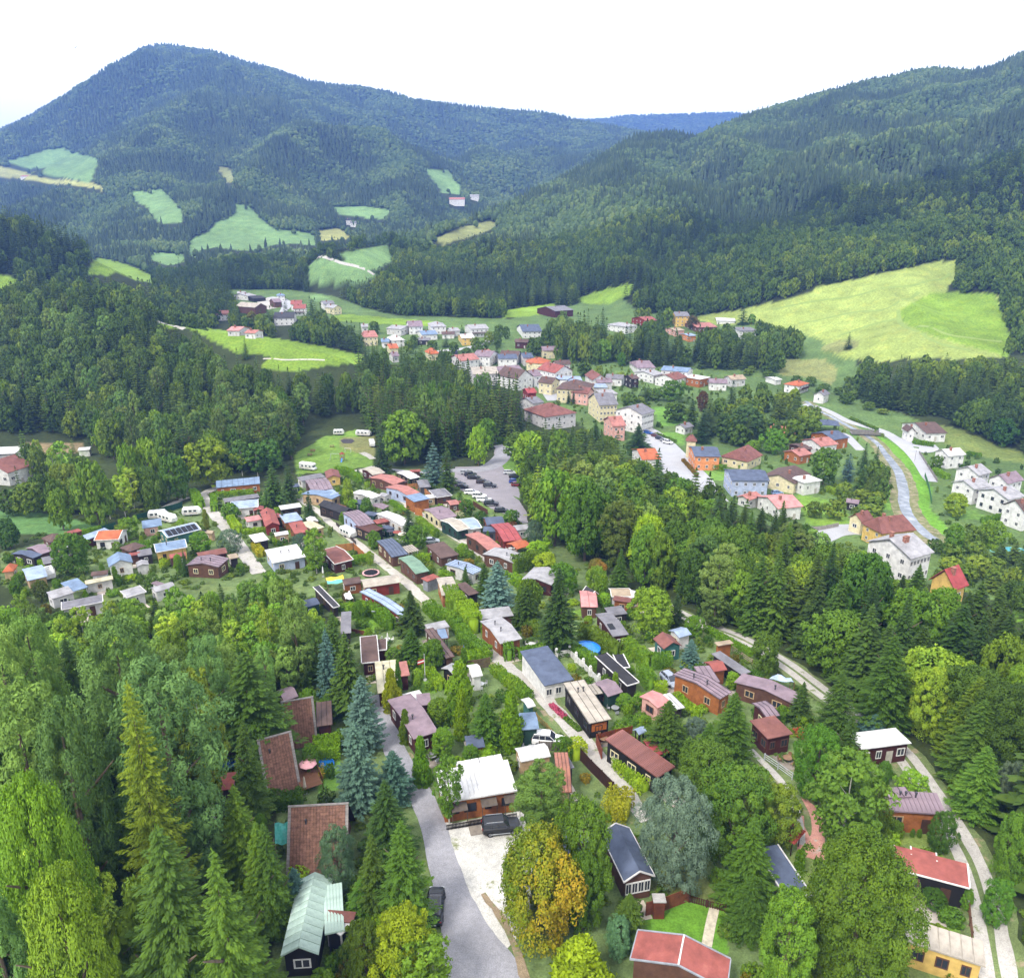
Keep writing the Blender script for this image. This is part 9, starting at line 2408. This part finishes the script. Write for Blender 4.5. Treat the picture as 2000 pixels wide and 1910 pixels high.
def push(kind, P, H, RR, where):
 CAND.setdefault(kind, []).append((P, H, RR, where))
def gen_woods():
 for poly, sp, mix, hr, rr, where in WOODS:
  xs, ys = [p[0] for p in poly], [p[1] for p in poly]
  W = [at('F', x * .982, min(y, 2500) * .982) for x, y in poly]
  x0, x1 = min(w.x for w in W) - 5, max(w.x for w in W) + 5
  y0, y1 = min(w.y for w in W) - 5, max(w.y for w in W) + 5
  gx, gy = np.meshgrid(np.arange(x0, x1, sp), np.arange(max(y0, 28), y1, sp * .9))
  gx = (gx + (np.arange(gx.shape[0]) % 2)[:, None] * sp * .5).ravel(); gy = gy.ravel()
  gx = gx + (RNG.random(len(gx)) - .5) * sp * .75; gy = gy + (RNG.random(len(gy)) - .5) * sp * .75
  gz_ = ground_z(gx, gy)
  PX, PY = proj(gx, gy, gz_)
  m = in_poly(PX, PY, poly)
  for mp, _ in MEADOWS: m &= ~in_poly(PX, PY, mp)
  gx, gy, gz_ = gx[m], gy[m], gz_[m]
  n = len(gx)
  kinds = list(mix); pr = np.array([mix[k] for k in kinds]); pr /= pr.sum()
  f = fbm(gx / 28, gy / 28, 77, 3); f = (np.argsort(np.argsort(f)) / max(n, 1)) * .55 + RNG.random(n) * .45
  f = np.argsort(np.argsort(f)) / max(n, 1)
  ki = np.searchsorted(np.cumsum(pr), f); ki = np.clip(ki, 0, len(kinds) - 1)
  H = hr[0] + (hr[1] - hr[0]) * RNG.random(n); RR = rr[0] + (rr[1] - rr[0]) * RNG.random(n)
  broadm = np.isin(ki, [i for i, k in enumerate(kinds) if k == 'broad'])
  RR = np.where(broadm, RR * 1.2, RR * .95); H = np.where(broadm, H * .82, H)
  ok = clear_of(gx, gy, RR) & visible(gx, gy, gz_, H)
  ok &= ~hides(np.stack([gx, gy, gz_], 1), H, RR, .3)
  TX, TY = proj(gx, gy, gz_ + H * .8)
  for mp, _ in MEADOWS: ok &= ~in_poly(TX, TY, mp)
  PX, PY = proj(gx, gy, gz_ + H)
  QX, QY = proj(gx, gy, gz_)
  ok &= (PX > -160) & (PX < 2160) & (PY < 1990) & (QY > 0)
  for i, k in enumerate(kinds):
   s = ok & (ki == i)
   push(k, np.stack([gx[s], gy[s], gz_[s]], 1), H[s], RR[s], where)
def gen_hills():
 """everything beyond: the wooded hills, thinning nowhere but on pastures and in the settlement"""
 X, Y, SPs = [], [], []
 y = 430.0
 while y < 5900:
  sp = max(5.6, y * .0040)
  xs = np.arange(-.72 * y, .72 * y, sp)
  xs = xs + (RNG.random(len(xs)) - .5) * sp * .8
  X.append(xs); Y.append(y + (RNG.random(len(xs)) - .5) * sp * .8); SPs.append(np.full(len(xs), sp))
  y += sp * .85
 X = np.concatenate(X); Y = np.concatenate(Y); SP = np.concatenate(SPs)
 Z = ground_z(X, Y)
 PX, PY = proj(X, Y, Z)
 m = (PX > -60) & (PX < 2060)
 m &= ~in_poly(PX, PY, TOWN)
 bare = np.zeros(len(X), bool)
 for mp, key in MEADOWS: bare |= in_poly(PX, PY, mp)
 keep = bare & (RNG.random(len(X)) < .03) & (Y > 1000)
 m &= ~bare | keep
 for poly, *_ in WOODS: m &= ~(in_poly(PX, PY, poly) & (Y < 520))
 X, Y, Z, SP = X[m], Y[m], Z[m], SP[m]
 H = (11 + 8 * RNG.random(len(X))) * np.clip(SP / 6.5, 1, 1.35); RR = SP * (.50 + .22 * RNG.random(len(X)))
 v = visible(X, Y, Z, H * .9)
 TX, TY = proj(X, Y, Z + H * .85); MX, MY = proj(X, Y, Z + H * .45)
 for mp, _ in MEADOWS: v &= ~((in_poly(TX, TY, mp) | in_poly(MX, MY, mp)) & (RNG.random(len(X)) > np.where(Y > 1000, .03, .003)))
 v &= ~hides(np.stack([X, Y, Z], 1), H, RR, .25)
 X, Y, Z, SP, H, RR = X[v], Y[v], Z[v], SP[v], H[v], RR[v]
 H = H * np.interp(Y, [800, 1600], [1, .72])
 f = fbm(X / 75, Y / 75, 31, 4); f = (f - f.mean()) / f.std()
 con = (f + RNG.normal(size=len(X)) * .75) > -.15
 nearer = Y < 1500
 RR = np.where(con, RR * .82, RR * 1.05); H = np.where(con, H * 1.08, H * .8)
 P = np.stack([X, Y, Z - .6], 1)
 print('hill trees', len(X), 'near', int((Y < 620).sum()))
 ok = clear_of(X, Y, RR * 0 + 2) | (Y > 900)
 for name, cm, key in (('distant_conifers', con, 'spruce'), ('distant_leafy_trees', ~con, 'broad')):
  s = cm & ok & (Y < 900)
  push(key, P[s], H[s], RR[s] * 1.05, 'on the wooded hills')
  s = cm & ok & (Y >= 900)
  stuff('forest', 'dark conifers covering the far mountainsides' if key == 'spruce' else 'leafy trees covering the far mountainsides', FARP[key], P[s], H[s], RR[s])
LAB = dict(spruce=('dark green spruce', 'fresh green spruce', 'tall narrow spruce', 'stout spruce'), pine=('grey-green pine', 'light green pine', 'tall pine', 'stout pine'),
     broad=('round leafy tree', 'yellowish leafy tree', 'tall leafy tree', 'small leafy tree'), birch=('yellow-green birch', 'pale green birch', 'slim birch', 'small birch'),
     larch=('light green larch',) * 4)
SEEN = set()
def plant():
 global LMX, LMY, LMT
 LM = []
 for o in COL.objects:
  if o.parent is None and o.get('label') and o.get('category') in ('house', 'chalet', 'barn', 'cabin', 'guesthouse', 'tree', 'spruce tree', 'pine tree', 'birch tree', 'larch tree', 'conifer', 'caravan', 'hall', 'tower', 'shed') and ' beside the ' + ' '.join('x') not in o['label']:
   if 'small fruit' in o['label'] or 'young' in o['label'].split()[0] or 'little' in o['label'].split()[0] or 'clipped' in o['label'].split()[0]: continue
   x_, y_ = proj(o.location.x, max(o.location.y, 20), o.location.z + 4)
   LM.append((x_, y_, ' '.join(o['label'].split())))
 LMX = np.array([a[0] for a in LM]); LMY = np.array([a[1] for a in LM]); LMT = [a[2] for a in LM]
 LIM = dict(spruce=285, broad=285, pine=240, birch=240, larch=60)
 used = {}
 for o in COL.objects:
  if o.parent is None and o.get('category'):
   k = o.name.split('.')[0]; used[k] = used.get(k, 0) + 1
 for kind, L in CAND.items():
  P = np.concatenate([a[0] for a in L]); H = np.concatenate([a[1] for a in L]); RR = np.concatenate([a[2] for a in L])
  where = sum([[a[3]] * len(a[0]) for a in L], [])
  zc = P[:, 1] * cT - (P[:, 2] + H / 2 - CAM_H) * sT
  size = H * FOC / zc
  PX, PY = proj(P[:, 0], P[:, 1], P[:, 2] + H)
  size = np.where((PX < -20) | (PX > 2020) | (PY > 1900), 0, size)
  order = np.argsort(-size)
  n = max(0, LIM.get(kind, 200) - used.get(KIND[kind][0], 0))
  ind = order[:n]; rest = order[n:]
  for i in ind:
   wh = where[i]
   shade = RNG.random()
   sc_ = 0 if shade < .3 else 1 if shade < .55 else 2 if H[i] / RR[i] > 4.6 else 3
   look = LAB[kind][sc_]
   t = (.70 + .2 * RNG.random()) if sc_ == 0 else (1.15 + .3 * RNG.random()) if sc_ == 1 else (.85 + .35 * RNG.random())
   base = dict(spruce=(1.0, 1.08, .9), pine=(1.05, 1.08, 1.0), broad=(1.1, 1.2, .95), birch=(.95, 1.0, .8), larch=(.7, .8, .6))[kind]
   if 'young wood' in wh: base = tuple(b * 1.35 for b in base)
   if 'tall mixed wood' in wh: base = tuple(b * 1.4 for b in base)
   if 'slope behind' in wh or 'dense spruce grove' in wh: base = tuple(b * .88 for b in base)
   hue = .9 + .25 * RNG.random()
   lb, gr = '%s %s' % (look, wh), '%s trees %s' % (KIND[kind][0].split('_')[0], wh)
   mx_, my_ = proj(P[i][0], P[i][1], P[i][2] + H[i] * .7)
   d = np.hypot(LMX - mx_, (LMY - my_) * 1.2)
   for j in np.argsort(d)[:7]:
    if d[j] > 130: break
    rel = 'behind' if my_ < LMY[j] - 18 else 'in front of' if my_ > LMY[j] + 18 else 'beside'
    w_ = (look + ' ' + rel + ' the ' + LMT[j]).split()
    if len(w_) <= 16 and ' '.join(w_) not in SEEN:
     lb = ' '.join(w_); gr = None; SEEN.add(lb); break
   if gr is None: gr = 'trees ' + wh
   tree(kind, P[i], H[i], RR[i], lb, group=gr, tint=(base[0] * t * hue, base[1] * t, base[2] * t))
  if len(rest):
   d = size[rest]
   big = rest[d > 55]; mid = rest[d <= 55]
   nm = dict(spruce='spruce', broad='leafy', pine='pine', birch='birch', larch='larch')[kind]
   if len(big): stuff('forest', 'mass of further %s trees in the nearer woods' % nm, PROTO.get((kind, 1)) or PROTO[(kind, 0)], P[big], H[big], RR[big])
   if len(mid): stuff('forest', 'mass of %s trees on the hills beyond the town' % nm, PROTO.get((kind, 2)) or PROTO[(kind, 1)], P[mid], H[mid], RR[mid])
  print(kind, 'individual', len(ind), 'mass', len(rest))
def undergrowth():
 for poly, sp, lab, hh in ((PP('F', 0, 1060, 330, 985, 400, 945, 560, 935, 690, 905, 860, 905, 990, 990, 1080, 1050, 1230, 1150, 1400, 1230, 1560, 1340, 1700, 1440, 1830, 1600, 1880, 1990, 500, 1990, 520, 1350, 640, 1180, 330, 1180, 100, 1160, 0, 1120), 2.5, 'low garden shrubs and perennials filling the plots between the cabins', (.4, 1.7)),
         (PP('F', 1000, 870, 1080, 900, 1320, 1040, 1640, 1200, 1990, 1300, 2100, 1900, 1925, 1900, 1880, 1640, 1760, 1440, 1600, 1320, 1480, 1250, 1330, 1180, 1060, 1030), 2.6, 'brambles and saplings under the wood beside the track', (.8, 3.0)),
         (PP('F', -50, 985, 120, 985, 330, 975, 330, 1000, 200, 1010, -50, 1060), 2.2, 'rank weeds on the overgrown meadow', (.5, 1.3)),
         (PP('F', 1000, 640, 1300, 700, 1560, 800, 1990, 900, 1990, 1200, 1640, 1080, 1300, 930, 1000, 740), 5.0, 'garden shrubs around the town houses', (.8, 2.6)),
         (PP('F', -100, 1230, 620, 1200, 640, 1350, 520, 1400, 420, 1500, 440, 1700, 520, 1900, 520, 2200, -100, 2200), 3.0, 'saplings and bracken under the tall wood', (.8, 3.2))):
  W = [at('F', x * .982, y * .982) for x, y in poly]
  x0, x1, y0, y1 = min(w.x for w in W), max(w.x for w in W), max(30, min(w.y for w in W)), max(w.y for w in W)
  gx, gy = np.meshgrid(np.arange(x0, x1, sp), np.arange(y0, y1, sp)); gx, gy = gx.ravel(), gy.ravel()
  gx = gx + (RNG.random(len(gx)) - .5) * sp; gy = gy + (RNG.random(len(gy)) - .5) * sp
  z = ground_z(gx, gy); QX, QY = proj(gx, gy, z)
  m = in_poly(QX, QY, poly) & (QX > -40) & (QX < 2040) & (QY < 1960)
  m &= (fbm(gx / 7, gy / 7, 9, 3) > .47) | (hh[1] > 2.9)
  for mp, _ in NEARG: m &= ~in_poly(QX, QY, mp)
  gx, gy, z = gx[m], gy[m], z[m]
  RR = .5 + .8 * RNG.random(len(gx)); H = hh[0] + (hh[1] - hh[0]) * RNG.random(len(gx)) ** 1.6
  ok = np.ones(len(gx), bool)
  for L, w in ROADLINES:
   A = np.array(L)
   ok &= np.sqrt(((gx[:, None] - A[None, :, 0]) ** 2 + (gy[:, None] - A[None, :, 1]) ** 2).min(1)) > w / 2 + .2
  for A in AREAS: ok &= ~in_poly(gx, gy, A)
  for (cx, cy_, r) in FOOT: ok &= (gx - cx) ** 2 + (gy - cy_) ** 2 > (r + RR * .4) ** 2
  stuff('undergrowth', lab, PROTO[('bush', 1)], np.stack([gx, gy, z - .05], 1)[ok], H[ok], RR[ok])
undergrowth()
gen_woods()
gen_hills()
plant()
# ------------------------------------------------------------------ air
def haze(dens, col):
 m = bpy.data.materials.new('haze'); m.use_nodes = True
 n = m.node_tree.nodes; n.clear()
 out = n.new('ShaderNodeOutputMaterial'); v = n.new('ShaderNodeVolumePrincipled')
 v.inputs['Color'].default_value = tuple(col) + (1,)
 v.inputs['Density'].default_value = dens
 v.inputs['Anisotropy'].default_value = 0.0
 m.node_tree.links.new(v.outputs[0], out.inputs['Volume'])
 mb = MB()
 zt = float(GZ.max()) + 40
 xm = 7400 * 1.03
 mb.box(-xm, xm, -60, 7420, float(GZ.min()) - 2, zt)
 o = mb.build('haze', m)
 tag(o, 'thin bluish air over the valley', kind='stuff')
 return o
haze(1.5e-4, (.20, .38, .96))
for o in COL.objects:
 if o.type == 'MESH' and o.data and len(o.data.polygons) == 0 and not o.modifiers: print('EMPTY', o.name)
